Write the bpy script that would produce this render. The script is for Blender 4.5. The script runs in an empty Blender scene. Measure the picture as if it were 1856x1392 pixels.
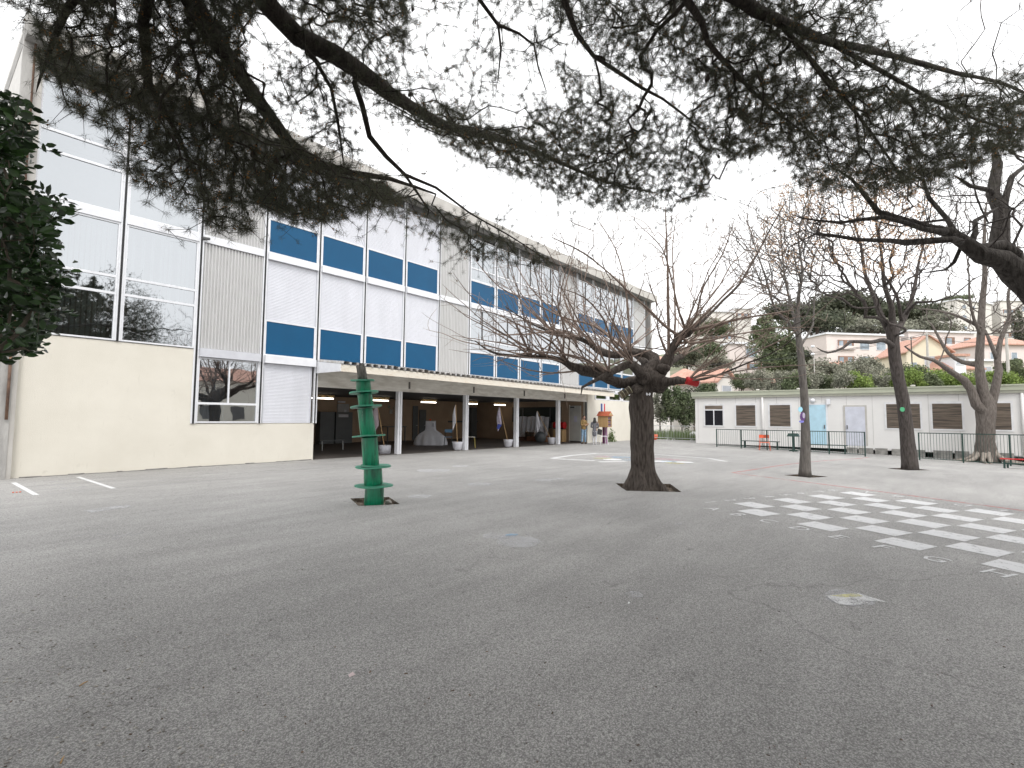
import bpy, math, random
import numpy as np
from mathutils import Vector, Matrix, noise as mnoise
random.seed(7); rng = np.random.default_rng(7)
S = bpy.context.scene; COL = S.collection; PI = math.pi

# ---------------------------------------------------------------- camera
FPX, YAW, PITCH, ROLL, CAMH = 922.0, math.radians(50.281), math.radians(3.794), math.radians(0.478), 1.6
def _basis():
    cy, sy, cp, sp = math.cos(YAW), math.sin(YAW), math.cos(PITCH), math.sin(PITCH)
    f = np.array([sy*cp, cy*cp, sp]); r = np.array([cy, -sy, 0.]); u = np.cross(r, f)
    c, s = math.cos(ROLL), math.sin(ROLL)
    return c*r+s*u, -s*r+c*u, f
CR, CU, CF = _basis(); CAM = np.array([0., 0., CAMH])
cd = bpy.data.cameras.new('camera'); cam = bpy.data.objects.new('camera', cd); COL.objects.link(cam)
cd.sensor_width = 36; cd.lens = FPX/1856*36; cd.clip_end = 3000; cd.clip_start = 0.05
m = Matrix(((CR[0], CU[0], -CF[0], 0), (CR[1], CU[1], -CF[1], 0), (CR[2], CU[2], -CF[2], CAMH), (0, 0, 0, 1)))
cam.matrix_world = m; S.camera = cam

# ---------------------------------------------------------------- world, sun, exposure
SUN_EL, SUN_AZ = math.radians(52), math.radians(215)      # azimuth clockwise from +Y
w = bpy.data.worlds.new('World'); S.world = w; w.use_nodes = True
nt = w.node_tree; nt.nodes.clear()
sky = nt.nodes.new('ShaderNodeTexSky'); sky.sky_type = 'NISHITA'; sky.sun_disc = False
sky.sun_elevation = SUN_EL; sky.sun_rotation = SUN_AZ; sky.dust_density = 4.0; sky.air_density = 1.0
hs = nt.nodes.new('ShaderNodeHueSaturation'); hs.inputs['Saturation'].default_value = 0.10
mixc = nt.nodes.new('ShaderNodeMix'); mixc.data_type = 'RGBA'; mixc.inputs[0].default_value = 0.72
mixc.inputs[7].default_value = (13.2, 13.25, 13.35, 1)
cn = nt.nodes.new('ShaderNodeTexNoise'); cn.inputs['Scale'].default_value = 2.2; cn.inputs['Detail'].default_value = 5
tcw = nt.nodes.new('ShaderNodeTexCoord'); nt.links.new(tcw.outputs['Generated'], cn.inputs['Vector'])
mr = nt.nodes.new('ShaderNodeMapRange'); mr.inputs[1].default_value = 0.3; mr.inputs[2].default_value = 0.7
mr.inputs[3].default_value = 0.86; mr.inputs[4].default_value = 1.1
nt.links.new(cn.outputs['Fac'], mr.inputs[0])
vm = nt.nodes.new('ShaderNodeVectorMath'); vm.operation = 'SCALE'
bgn = nt.nodes.new('ShaderNodeBackground'); bgn.inputs['Strength'].default_value = 0.10
wo = nt.nodes.new('ShaderNodeOutputWorld')
nt.links.new(sky.outputs['Color'], hs.inputs['Color']); nt.links.new(hs.outputs['Color'], mixc.inputs[6])
nt.links.new(mixc.outputs[2], vm.inputs[0]); nt.links.new(mr.outputs[0], vm.inputs['Scale'])
nt.links.new(vm.outputs[0], bgn.inputs['Color']); nt.links.new(bgn.outputs[0], wo.inputs['Surface'])
sd = bpy.data.lights.new('sun', 'SUN'); sd.energy = 0.8; sd.angle = math.radians(18); sd.color = (1, 0.965, 0.92)
so = bpy.data.objects.new('sun', sd); COL.objects.link(so)
sdir = Vector((math.sin(SUN_AZ)*math.cos(SUN_EL), math.cos(SUN_AZ)*math.cos(SUN_EL), math.sin(SUN_EL)))
so.rotation_euler = sdir.to_track_quat('Z', 'Y').to_euler(); so.location = (0, 0, 30)
vs = S.view_settings; vs.view_transform = 'Standard'; vs.look = 'None'; vs.gamma = 1; vs.exposure = 0.76
S.cycles.max_bounces = 7; S.cycles.diffuse_bounces = 3; S.cycles.glossy_bounces = 3; S.cycles.transparent_max_bounces = 8

# ---------------------------------------------------------------- helpers
def ray(x, y): return CF+(x-928)/FPX*CR-(y-696)/FPX*CU
def smooth(t): t = min(1, max(0, t)); return t*t*(3-2*t)
def zg(X, Y):      # the yard dips gently towards the right in front of the cabin
    z = -0.024*min(18, max(0, 12.2-Y))*smooth((X-20)/12)
    return z
def G(x, y, dz=0.):
    d = ray(x, y); z = 0.
    for _ in range(12):
        P = CAM+d*((z+dz-CAMH)/d[2]); z = zg(P[0], P[1])
    return P
def T(x, y, depth): return CAM+ray(x, y)*depth
def F(x, y, Y): d = ray(x, y); return CAM+d*(Y/d[1])
def PXp(x, y, X): d = ray(x, y); return CAM+d*(X/d[0])

class MB:
    def __init__(s): s.v = []; s.f = []
    def add(s, vs, fs):
        o = len(s.v); s.v.extend([tuple(map(float, v)) for v in vs]); s.f.extend([tuple(i+o for i in f) for f in fs]); return s
    def box(s, x0, y0, z0, x1, y1, z1):
        if x0 > x1: x0, x1 = x1, x0
        if y0 > y1: y0, y1 = y1, y0
        if z0 > z1: z0, z1 = z1, z0
        return s.add([(x0,y0,z0),(x1,y0,z0),(x1,y1,z0),(x0,y1,z0),(x0,y0,z1),(x1,y0,z1),(x1,y1,z1),(x0,y1,z1)],
                     [(0,3,2,1),(4,5,6,7),(0,1,5,4),(1,2,6,5),(2,3,7,6),(3,0,4,7)])
    def obox(s, c, a, b, d):   # centre and three half axes
        c, a, b, d = map(np.array, (c, a, b, d))
        vs = [c+sx*a+sy*b+sz*d for sz in (-1,1) for sy in (-1,1) for sx in (-1,1)]
        return s.add(vs, [(0,2,3,1),(4,5,7,6),(0,1,5,4),(1,3,7,5),(3,2,6,7),(2,0,4,6)])
    def quad(s, *p): return s.add(p, [tuple(range(len(p)))])
    def prism(s, poly, z0, z1):    # poly in xy
        n = len(poly)
        return s.add([(x,y,z0) for x,y in poly]+[(x,y,z1) for x,y in poly],
                     [tuple(range(n))[::-1], tuple(range(n,2*n))]+[(i,(i+1)%n,n+(i+1)%n,n+i) for i in range(n)])
    def tube(s, pts, rad, n=8, cap=True, noisef=None):
        pts = [np.array(p, float) for p in pts]
        if not hasattr(rad, '__len__'): rad = [rad]*len(pts)
        vs = []; fs = []; up = None
        for i, p in enumerate(pts):
            t = pts[min(i+1, len(pts)-1)]-pts[max(i-1, 0)]; t = t/(np.linalg.norm(t)+1e-9)
            if up is None:
                up = np.array([0, 0, 1.]) if abs(t[2]) < .9 else np.array([1., 0, 0])
            a = up-t*(up@t); na = np.linalg.norm(a)
            if na < 1e-4: a = np.array([1., 0, 0])-t*t[0]; na = np.linalg.norm(a)
            a /= na; b = np.cross(t, a); up = a
            for k in range(n):
                th = 2*PI*k/n; r = rad[i]
                if noisef: r *= noisef(th, i, p)
                vs.append(p+r*(math.cos(th)*a+math.sin(th)*b))
        for i in range(len(pts)-1):
            for k in range(n):
                fs.append((i*n+k, i*n+(k+1) % n, (i+1)*n+(k+1) % n, (i+1)*n+k))
        if cap:
            fs.append(tuple(range(n))[::-1]); fs.append(tuple((len(pts)-1)*n+k for k in range(n)))
        return s.add(vs, fs)
    def lathe(s, prof, c, n=20, axis=(0,0,1)):   # prof: (r, h)
        a = np.array(axis, float); a /= np.linalg.norm(a)
        u = np.cross(a, [1,0,0]) if abs(a[0]) < .9 else np.cross(a, [0,1,0]); u /= np.linalg.norm(u); v = np.cross(a, u)
        c = np.array(c, float); vs = []; fs = []
        for r, h in prof:
            for k in range(n):
                th = 2*PI*k/n; vs.append(c+a*h+max(r, 1e-4)*(math.cos(th)*u+math.sin(th)*v))
        for i in range(len(prof)-1):
            for k in range(n): fs.append((i*n+k, i*n+(k+1) % n, (i+1)*n+(k+1) % n, (i+1)*n+k))
        fs.append(tuple(range(n))[::-1]); fs.append(tuple((len(prof)-1)*n+k for k in range(n)))
        return s.add(vs, fs)
    def ball(s, c, r, sz=1., n=10, mrg=6):
        return s.lathe([(r*math.sin(PI*i/mrg), -r*sz*math.cos(PI*i/mrg)) for i in range(mrg+1)], c, n)

def mkobj(name, verts, faces, mat, parent=None, org=(0,0,0), smoothf=False):
    me = bpy.data.meshes.new(name); org = np.array(org, float)
    v = np.array(verts, dtype=np.float32)-org.astype(np.float32)
    if isinstance(faces, np.ndarray):
        n, k = faces.shape
        me.vertices.add(len(v)); me.vertices.foreach_set('co', v.ravel())
        me.loops.add(n*k); me.loops.foreach_set('vertex_index', faces.astype(np.int32).ravel())
        me.polygons.add(n); me.polygons.foreach_set('loop_start', np.arange(0, n*k, k, dtype=np.int32))
        me.update(calc_edges=True)
    else:
        me.from_pydata([tuple(map(float, x)) for x in v], [], faces); me.update()
    if smoothf: me.polygons.foreach_set('use_smooth', [True]*len(me.polygons))
    if mat: me.materials.append(mat)
    o = bpy.data.objects.new(name, me); COL.objects.link(o)
    if parent: o.parent = parent
    else: o.location = org
    return o
def tag(o, label=None, cat=None, group=None, kind=None):
    if label: o['label'] = label
    if cat: o['category'] = cat
    if group: o['group'] = group
    if kind: o['kind'] = kind
    return o
def thing(name, loc, label, cat, group=None):
    o = bpy.data.objects.new(name, None); COL.objects.link(o); o.location = tuple(map(float, loc)); o.empty_display_size = .1
    return tag(o, label, cat, group)
class Th:    # a thing; its parts are given in world coordinates
    def __init__(s, name, loc, label, cat, group=None):
        s.loc = np.array(loc, float); s.o = thing(name, loc, label, cat, group)
    def part(s, name, mb, mat, parent=None, sm=False, label=None):
        o = mkobj(name, mb.v, mb.f, mat, parent or s.o, s.loc, sm)
        if label: o['label'] = label
        return o
def single(name, mb, mat, loc, label, cat, group=None, sm=False, kind=None):
    return tag(mkobj(name, mb.v, mb.f, mat, None, loc, sm), label, cat, group, kind)
def copy_tree(o, parent=None):
    kids = list(o.children)
    c = o.copy(); COL.objects.link(c)
    if parent: c.parent = parent
    for k in kids: copy_tree(k, c)
    return c

# ---------------------------------------------------------------- materials
def newmat(name):
    mt = bpy.data.materials.new(name); mt.use_nodes = True
    return mt, mt.node_tree, mt.node_tree.nodes['Principled BSDF']
def mat(name, col, rough=.6, col2=None, sc=3., amt=1., bump=0., bsc=40., metal=0., spec=.5, stretch=(1,1,1), trans=0., detail=5, lo=.35, hi=.65, island=0.):
    mt, t, b = newmat(name); L = t.links.new
    b.inputs['Roughness'].default_value = rough; b.inputs['Metallic'].default_value = metal
    b.inputs['Specular IOR Level'].default_value = spec
    tc = t.nodes.new('ShaderNodeTexCoord'); mp = t.nodes.new('ShaderNodeMapping'); mp.inputs['Scale'].default_value = stretch
    L(tc.outputs['Object'], mp.inputs['Vector'])
    if col2 is None: col2 = tuple(c*.86 for c in col)
    n = t.nodes.new('ShaderNodeTexNoise'); n.inputs['Scale'].default_value = sc; n.inputs['Detail'].default_value = detail
    n.inputs['Roughness'].default_value = .6
    L(mp.outputs[0], n.inputs['Vector'])
    r = t.nodes.new('ShaderNodeMapRange'); r.inputs[1].default_value = lo; r.inputs[2].default_value = hi; r.inputs[4].default_value = amt
    L(n.outputs['Fac'], r.inputs[0])
    mx = t.nodes.new('ShaderNodeMix'); mx.data_type = 'RGBA'; mx.inputs[6].default_value = (*col, 1); mx.inputs[7].default_value = (*col2, 1)
    L(r.outputs[0], mx.inputs[0])
    out = mx.outputs[2]
    if island:
        g = t.nodes.new('ShaderNodeNewGeometry'); h = t.nodes.new('ShaderNodeMapRange')
        h.inputs[3].default_value = 1-island; h.inputs[4].default_value = 1+island
        L(g.outputs['Random Per Island'], h.inputs[0])
        v2 = t.nodes.new('ShaderNodeVectorMath'); v2.operation = 'SCALE'; L(out, v2.inputs[0]); L(h.outputs[0], v2.inputs['Scale']); out = v2.outputs[0]
    L(out, b.inputs['Base Color'])
    if bump:
        n2 = t.nodes.new('ShaderNodeTexNoise'); n2.inputs['Scale'].default_value = bsc; n2.inputs['Detail'].default_value = 4
        L(mp.outputs[0], n2.inputs['Vector'])
        bp = t.nodes.new('ShaderNodeBump'); bp.inputs['Strength'].default_value = bump; bp.inputs['Distance'].default_value = .02
        L(n2.outputs['Fac'], bp.inputs['Height']); L(bp.outputs[0], b.inputs['Normal'])
    if trans:
        tb = t.nodes.new('ShaderNodeBsdfTranslucent'); ms = t.nodes.new('ShaderNodeMixShader'); ms.inputs[0].default_value = trans
        L(out, tb.inputs['Color']); L(b.outputs[0], ms.inputs[1]); L(tb.outputs[0], ms.inputs[2])
        L(ms.outputs[0], t.nodes['Material Output'].inputs['Surface'])
    return mt
def emis(name, col, st):
    mt, t, b = newmat(name); b.inputs['Base Color'].default_value = (*col, 1)
    b.inputs['Emission Color'].default_value = (*col, 1); b.inputs['Emission Strength'].default_value = st
    return mt
def glass(name, tint=(.45,.5,.5), refl=.45):
    mt, t, b = newmat(name); L = t.links.new; t.nodes.remove(b)
    tr = t.nodes.new('ShaderNodeBsdfTransparent'); tr.inputs['Color'].default_value = (*tint, 1)
    gl = t.nodes.new('ShaderNodeBsdfGlossy'); gl.inputs['Roughness'].default_value = .015; gl.inputs['Color'].default_value = (.80,.83,.86,1)
    fr = t.nodes.new('ShaderNodeFresnel'); fr.inputs['IOR'].default_value = 1.5
    ad = t.nodes.new('ShaderNodeMath'); ad.operation = 'ADD'; ad.inputs[1].default_value = refl; ad.use_clamp = True
    n = t.nodes.new('ShaderNodeTexNoise'); n.inputs['Scale'].default_value = .8; tc = t.nodes.new('ShaderNodeTexCoord'); L(tc.outputs['Object'], n.inputs['Vector'])
    bp = t.nodes.new('ShaderNodeBump'); bp.inputs['Strength'].default_value = .05; bp.inputs['Distance'].default_value = .1; L(n.outputs['Fac'], bp.inputs['Height']); L(bp.outputs[0], gl.inputs['Normal'])
    ms = t.nodes.new('ShaderNodeMixShader'); L(fr.outputs[0], ad.inputs[0]); L(ad.outputs[0], ms.inputs[0]); L(tr.outputs[0], ms.inputs[1]); L(gl.outputs[0], ms.inputs[2])
    L(ms.outputs[0], t.nodes['Material Output'].inputs['Surface']); return mt

def asphalt():
    mt, t, b = newmat('asphalt'); L = t.links.new
    tc = t.nodes.new('ShaderNodeTexCoord')
    def N(sc, det=5, stretch=None, rot=0, rough=.6):
        n = t.nodes.new('ShaderNodeTexNoise'); n.inputs['Scale'].default_value = sc; n.inputs['Detail'].default_value = det; n.inputs['Roughness'].default_value = rough
        if stretch:
            mp = t.nodes.new('ShaderNodeMapping'); mp.inputs['Scale'].default_value = stretch; mp.inputs['Rotation'].default_value = (0,0,rot)
            L(tc.outputs['Object'], mp.inputs[0]); L(mp.outputs[0], n.inputs[0])
        else: L(tc.outputs['Object'], n.inputs[0])
        return n.outputs['Fac']
    def rng_(x, a, b_, c, d):
        r = t.nodes.new('ShaderNodeMapRange'); r.inputs[1].default_value = a; r.inputs[2].default_value = b_; r.inputs[3].default_value = c; r.inputs[4].default_value = d; L(x, r.inputs[0]); return r.outputs[0]
    def mul(a, c):
        k = t.nodes.new('ShaderNodeMath'); k.operation = 'MULTIPLY'; L(a, k.inputs[0]); L(c, k.inputs[1]); return k.outputs[0]
    vo = t.nodes.new('ShaderNodeTexVoronoi'); vo.inputs['Scale'].default_value = 135; L(tc.outputs['Object'], vo.inputs[0])
    sep = t.nodes.new('ShaderNodeSeparateColor'); L(vo.outputs['Color'], sep.inputs[0])
    agg = rng_(sep.outputs[0], 0, 1, .62, 1.42)            # individual stones
    gap = rng_(vo.outputs['Distance'], .35, .75, 1.08, .7)
    f = mul(agg, gap)
    f = mul(f, rng_(N(45, 3), .3, .7, .88, 1.12))
    f = mul(f, rng_(N(.35, 6), .3, .7, .87, 1.10))
    f = mul(f, rng_(N(1.1, 5, (.5, 2.2, 1), .5), .3, .7, .90, 1.09))
    f = mul(f, rng_(N(.12, 3), .35, .65, .91, 1.06))
    st = rng_(N(2.6, 6), .66, .76, 1.0, .62); f = mul(f, st)        # dark oily stains
    # hairline cracks
    vc = t.nodes.new('ShaderNodeTexVoronoi'); vc.feature = 'DISTANCE_TO_EDGE'; vc.inputs['Scale'].default_value = .16
    mpc = t.nodes.new('ShaderNodeMapping'); mpc.inputs['Scale'].default_value = (1, 1, 1)
    nn = t.nodes.new('ShaderNodeTexNoise'); nn.inputs['Scale'].default_value = 1.2; nn.inputs['Detail'].default_value = 6; L(tc.outputs['Object'], nn.inputs[0])
    va = t.nodes.new('ShaderNodeVectorMath'); va.operation = 'MULTIPLY_ADD'; va.inputs[1].default_value = (1.3,1.3,0); L(nn.outputs['Color'], va.inputs[0]); L(tc.outputs['Object'], va.inputs[2])
    L(va.outputs[0], vc.inputs[0])
    crk = rng_(vc.outputs['Distance'], 0.0, .0014, .72, 1.0)
    f = mul(f, crk)
    # chalk dust, the few pale smears
    ch = rng_(N(.9, 7, (1,1,1)), .70, .84, 0, .35)
    cr = t.nodes.new('ShaderNodeMix'); cr.data_type = 'RGBA'; cr.inputs[6].default_value = (0,0,0,1); cr.inputs[7].default_value = (.355,.347,.336,1)
    L(f, cr.inputs[0]); cr.clamp_factor = False
    c2 = t.nodes.new('ShaderNodeMix'); c2.data_type = 'RGBA'; c2.inputs[7].default_value = (.5,.5,.51,1); L(ch, c2.inputs[0]); L(cr.outputs[2], c2.inputs[6])
    L(c2.outputs[2], b.inputs['Base Color']); b.inputs['Roughness'].default_value = .82; b.inputs['Specular IOR Level'].default_value = .35
    hh = t.nodes.new('ShaderNodeMath'); hh.operation = 'SUBTRACT'; hh.inputs[0].default_value = 1; L(vo.outputs['Distance'], hh.inputs[1])
    bp = t.nodes.new('ShaderNodeBump'); bp.inputs['Strength'].default_value = .5; bp.inputs['Distance'].default_value = .005; L(hh.outputs[0], bp.inputs['Height']); L(bp.outputs[0], b.inputs['Normal'])
    return mt
def paint(name, col, cover=.62, sc=9., alpha=.95):     # worn road paint: asphalt shows through where it has rubbed off
    mt, t, b = newmat(name); L = t.links.new; tc = t.nodes.new('ShaderNodeTexCoord')
    n = t.nodes.new('ShaderNodeTexNoise'); n.inputs['Scale'].default_value = sc; n.inputs['Detail'].default_value = 8; n.inputs['Roughness'].default_value = .75; L(tc.outputs['Object'], n.inputs[0])
    v = t.nodes.new('ShaderNodeTexVoronoi'); v.inputs['Scale'].default_value = 75; L(tc.outputs['Object'], v.inputs[0])
    ad = t.nodes.new('ShaderNodeMath'); ad.operation = 'MULTIPLY_ADD'; ad.inputs[1].default_value = -.22; L(v.outputs['Distance'], ad.inputs[0]); L(n.outputs['Fac'], ad.inputs[2])
    r = t.nodes.new('ShaderNodeMapRange'); r.inputs[1].default_value = .40-.3*(cover-.5)-.12; r.inputs[2].default_value = .62-.3*(cover-.5)-.12; r.inputs[4].default_value = alpha; L(ad.outputs[0], r.inputs[0])
    b.inputs['Base Color'].default_value = (*col, 1); b.inputs['Roughness'].default_value = .8; b.inputs['Specular IOR Level'].default_value = .3
    L(r.outputs[0], b.inputs['Alpha']); return mt

M_asph = asphalt()
M_white = mat('white_lacquer', (.78,.79,.82), .35, (.66,.67,.70), 4, .6)
M_shut = mat('roller_shutter', (.70,.71,.76), .45, (.63,.64,.685), 1.5, .8, stretch=(1.5,1,.35))
M_shutgrey = mat('grey_shutter_box', (.60,.61,.65), .4, (.5,.51,.55), 3, .6)
M_blue = mat('blue_panel', (.003,.080,.185), .35, (.003,.070,.165), 1.2, .7, spec=.28)
M_corr = mat('corrugated_panel', (.56,.557,.553), .5, (.49,.487,.483), 2, .8, stretch=(6,6,.6))
M_cream = mat('cream_render', (.735,.70,.62), .85, (.67,.635,.555), .8, .8, bump=.25, bsc=60)
def scuff(mt, sc, lo, hi, col, amt, stretch=(1,1,1)):
    t = mt.node_tree; b = t.nodes['Principled BSDF']; L = t.links.new; src = b.inputs['Base Color'].links[0].from_socket
    tc = t.nodes.new('ShaderNodeTexCoord'); mp = t.nodes.new('ShaderNodeMapping'); mp.inputs['Scale'].default_value = stretch; L(tc.outputs['Object'], mp.inputs[0])
    n = t.nodes.new('ShaderNodeTexNoise'); n.inputs['Scale'].default_value = sc; n.inputs['Detail'].default_value = 7; n.inputs['Roughness'].default_value = .7; L(mp.outputs[0], n.inputs[0])
    r = t.nodes.new('ShaderNodeMapRange'); r.inputs[1].default_value = lo; r.inputs[2].default_value = hi; r.inputs[4].default_value = amt; L(n.outputs['Fac'], r.inputs[0])
    mx = t.nodes.new('ShaderNodeMix'); mx.data_type = 'RGBA'; mx.inputs[7].default_value = (*col, 1); L(r.outputs[0], mx.inputs[0]); L(src, mx.inputs[6]); L(mx.outputs[2], b.inputs['Base Color'])
scuff(M_cream, 2.4, .62, .74, (.40,.37,.31), .35); scuff(M_cream, 5, .60, .72, (.45,.42,.36), .30, (3,3,.35))
scuff(M_shut, 3, .60, .75, (.45,.45,.46), .22, (5,5,.4)); scuff(M_white, 4, .62, .75, (.42,.41,.40), .25, (4,4,.6))
M_black = mat('black_gap', (.012,.012,.014), .5)
M_conc = mat('grey_concrete', (.46,.45,.43), .85, (.27,.26,.25), 2.2, .9, bump=.4, bsc=30, stretch=(2,2,.4))
M_paleconc = mat('pale_concrete', (.64,.625,.60), .8, (.50,.485,.46), 1.6, .8, bump=.2, bsc=30)
M_zinc = mat('zinc_cover', (.52,.50,.47), .6, (.42,.40,.37), 2, .8)
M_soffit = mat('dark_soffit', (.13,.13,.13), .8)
M_beam = mat('stained_beam', (.74,.72,.67), .7, (.48,.45,.40), 2.2, .8, stretch=(.6,1,2.5))
M_fascia = mat('cream_fascia', (.72,.67,.58), .6, (.52,.40,.28), 3, .7, stretch=(1,1,4), lo=.5, hi=.8)
M_tin = mat('galvanised_tin', (.66,.66,.66), .5, (.36,.31,.26), 5, .8, metal=.2)
M_glass = glass('window_glass'); M_glass2 = glass('clear_glass', (.75,.8,.8), .22)
M_tan = mat('tan_interior', (.40,.29,.20), .8, (.32,.23,.16), 1.3, .8)
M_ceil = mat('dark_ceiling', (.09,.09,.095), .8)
M_room = mat('room_wall', (.50,.49,.46), .85)
M_doorg = mat('grey_door', (.36,.36,.36), .5)
M_doord = mat('dark_grey_door', (.10,.11,.115), .5)
M_curt = mat('blue_curtain', (.42,.52,.62), .9)
M_blind = mat('pale_blind', (.62,.64,.63), .8)
M_tube = emis('lit_tube', (1,.90,.76), 4.0)
M_green = None
def greenpaint():
    mt = mat('green_paint', (.004,.235,.115), .34, (.003,.085,.045), 5, 1, bump=.25, bsc=25, stretch=(3,3,.45), lo=.42, hi=.66)
    t = mt.node_tree; b = t.nodes['Principled BSDF']; L = t.links.new; src = b.inputs['Base Color'].links[0].from_socket
    tc = t.nodes.new('ShaderNodeTexCoord'); mp = t.nodes.new('ShaderNodeMapping'); mp.inputs['Scale'].default_value = (16,16,1.6); L(tc.outputs['Object'], mp.inputs[0])
    n = t.nodes.new('ShaderNodeTexNoise'); n.inputs['Scale'].default_value = 1.6; n.inputs['Detail'].default_value = 4; L(mp.outputs[0], n.inputs[0])
    r = t.nodes.new('ShaderNodeMapRange'); r.inputs[1].default_value = .68; r.inputs[2].default_value = .72; L(n.outputs['Fac'], r.inputs[0])
    mx = t.nodes.new('ShaderNodeMix'); mx.data_type = 'RGBA'; mx.inputs[7].default_value = (.22,.42,.32,1); L(r.outputs[0], mx.inputs[0]); L(src, mx.inputs[6]); L(mx.outputs[2], b.inputs['Base Color'])
    return mt
M_green = greenpaint()
M_disc = mat('green_disc_paint', (.035,.30,.18), .42, (.08,.22,.16), 6, .9, bump=.15)
M_stump = mat('grey_dead_wood', (.16,.15,.135), .9, (.05,.045,.04), 9, 1, bump=.8, bsc=40, stretch=(3,3,.6))
M_dirt = mat('pit_soil', (.10,.075,.055), .95, (.33,.29,.24), 14, .9, bump=.8, bsc=25, lo=.5, hi=.7)
def barkmat(name, c1, c2, sc=6):
    mt = mat(name, c1, .92, c2, sc, 1, bump=1.0, bsc=14, stretch=(4,4,.7), spec=.2, detail=8)
    return mt
M_mul = barkmat('mulberry_bark', (.040,.032,.028), (.115,.098,.085))
M_mulshoot = mat('mulberry_shoot', (.30,.225,.185), .8, (.17,.125,.10), 5, 1)
M_gbark = barkmat('grey_bark', (.19,.175,.16), (.105,.095,.088), 5)
M_dbark = barkmat('dark_bark', (.050,.043,.039), (.115,.10,.094), 6)
M_nbark = barkmat('near_dark_bark', (.030,.026,.023), (.10,.09,.082), 5)
M_bbark = barkmat('brown_bark', (.095,.08,.07), (.19,.168,.152), 6)
M_pbark = barkmat('pine_bark', (.030,.026,.023), (.075,.064,.054), 8)
M_needle = mat('pine_needles', (.050,.058,.034), .6, (.085,.083,.050), 1.3, 1, island=.5, trans=.25)
M_cone = mat('pine_cone', (.022,.016,.012), .8, (.05,.034,.022), 20, 1, bump=.8, bsc=60)
M_bud = mat('pollen_cones', (.30,.14,.035), .8, (.22,.11,.03), 5, 1)
M_leaf = mat('glossy_leaf', (.016,.036,.012), .35, (.045,.105,.022), 7, 1, island=.55, spec=.6, trans=.12)
M_driedleaf = mat('dried_seed_clusters', (.52,.34,.20), .9, (.38,.23,.13), 3, 1, island=.4, trans=.3)
M_wood = mat('pale_wood', (.50,.33,.16), .7, (.42,.26,.12), 8, .8, stretch=(1,1,.3))
M_dkgreen = mat('dark_green_metal', (.012,.045,.035), .45)
M_port = mat('cabin_wall', (.74,.73,.715), .6, (.68,.67,.655), 1.2, .7)
M_portframe = mat('cabin_window_frame', (.74,.74,.75), .5)
M_portroof = mat('cabin_roof_edge', (.47,.49,.385), .55, (.38,.40,.31), 3, .8, stretch=(.4,.4,1))
M_brownshut = mat('brown_slat_shutter', (.20,.16,.125), .6, (.085,.07,.058), 2.2, 1, stretch=(.35,.35,6), lo=.42, hi=.6)
M_doorblue = mat('pale_blue_door', (.46,.68,.80), .5)
M_doorlav = mat('pale_lavender_door', (.62,.64,.72), .5)
M_block = mat('concrete_block', (.32,.31,.29), .9, (.16,.155,.145), 4, 1)
M_grass = mat('grass_blades', (.075,.14,.025), .7, (.13,.17,.05), 2, 1, island=.4, trans=.3)
M_red = mat('red_paint', (.50,.012,.015), .35)
M_orange = mat('orange_plastic', (.75,.13,.05), .45)
M_cloth = mat('grey_cloth', (.78,.78,.82), .9, (.68,.68,.72), 4, .8)
M_wcloth = mat('white_cloth', (.62,.62,.66), .9, (.52,.52,.56), 5, .8)
M_steel = mat('galvanised_rail', (.55,.57,.57), .45, metal=.3)
M_terr = mat('terracotta_roof', (.56,.33,.26), .85, (.42,.24,.18), 1.4, .9, bump=.5, bsc=6, stretch=(1,3,1))

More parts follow.
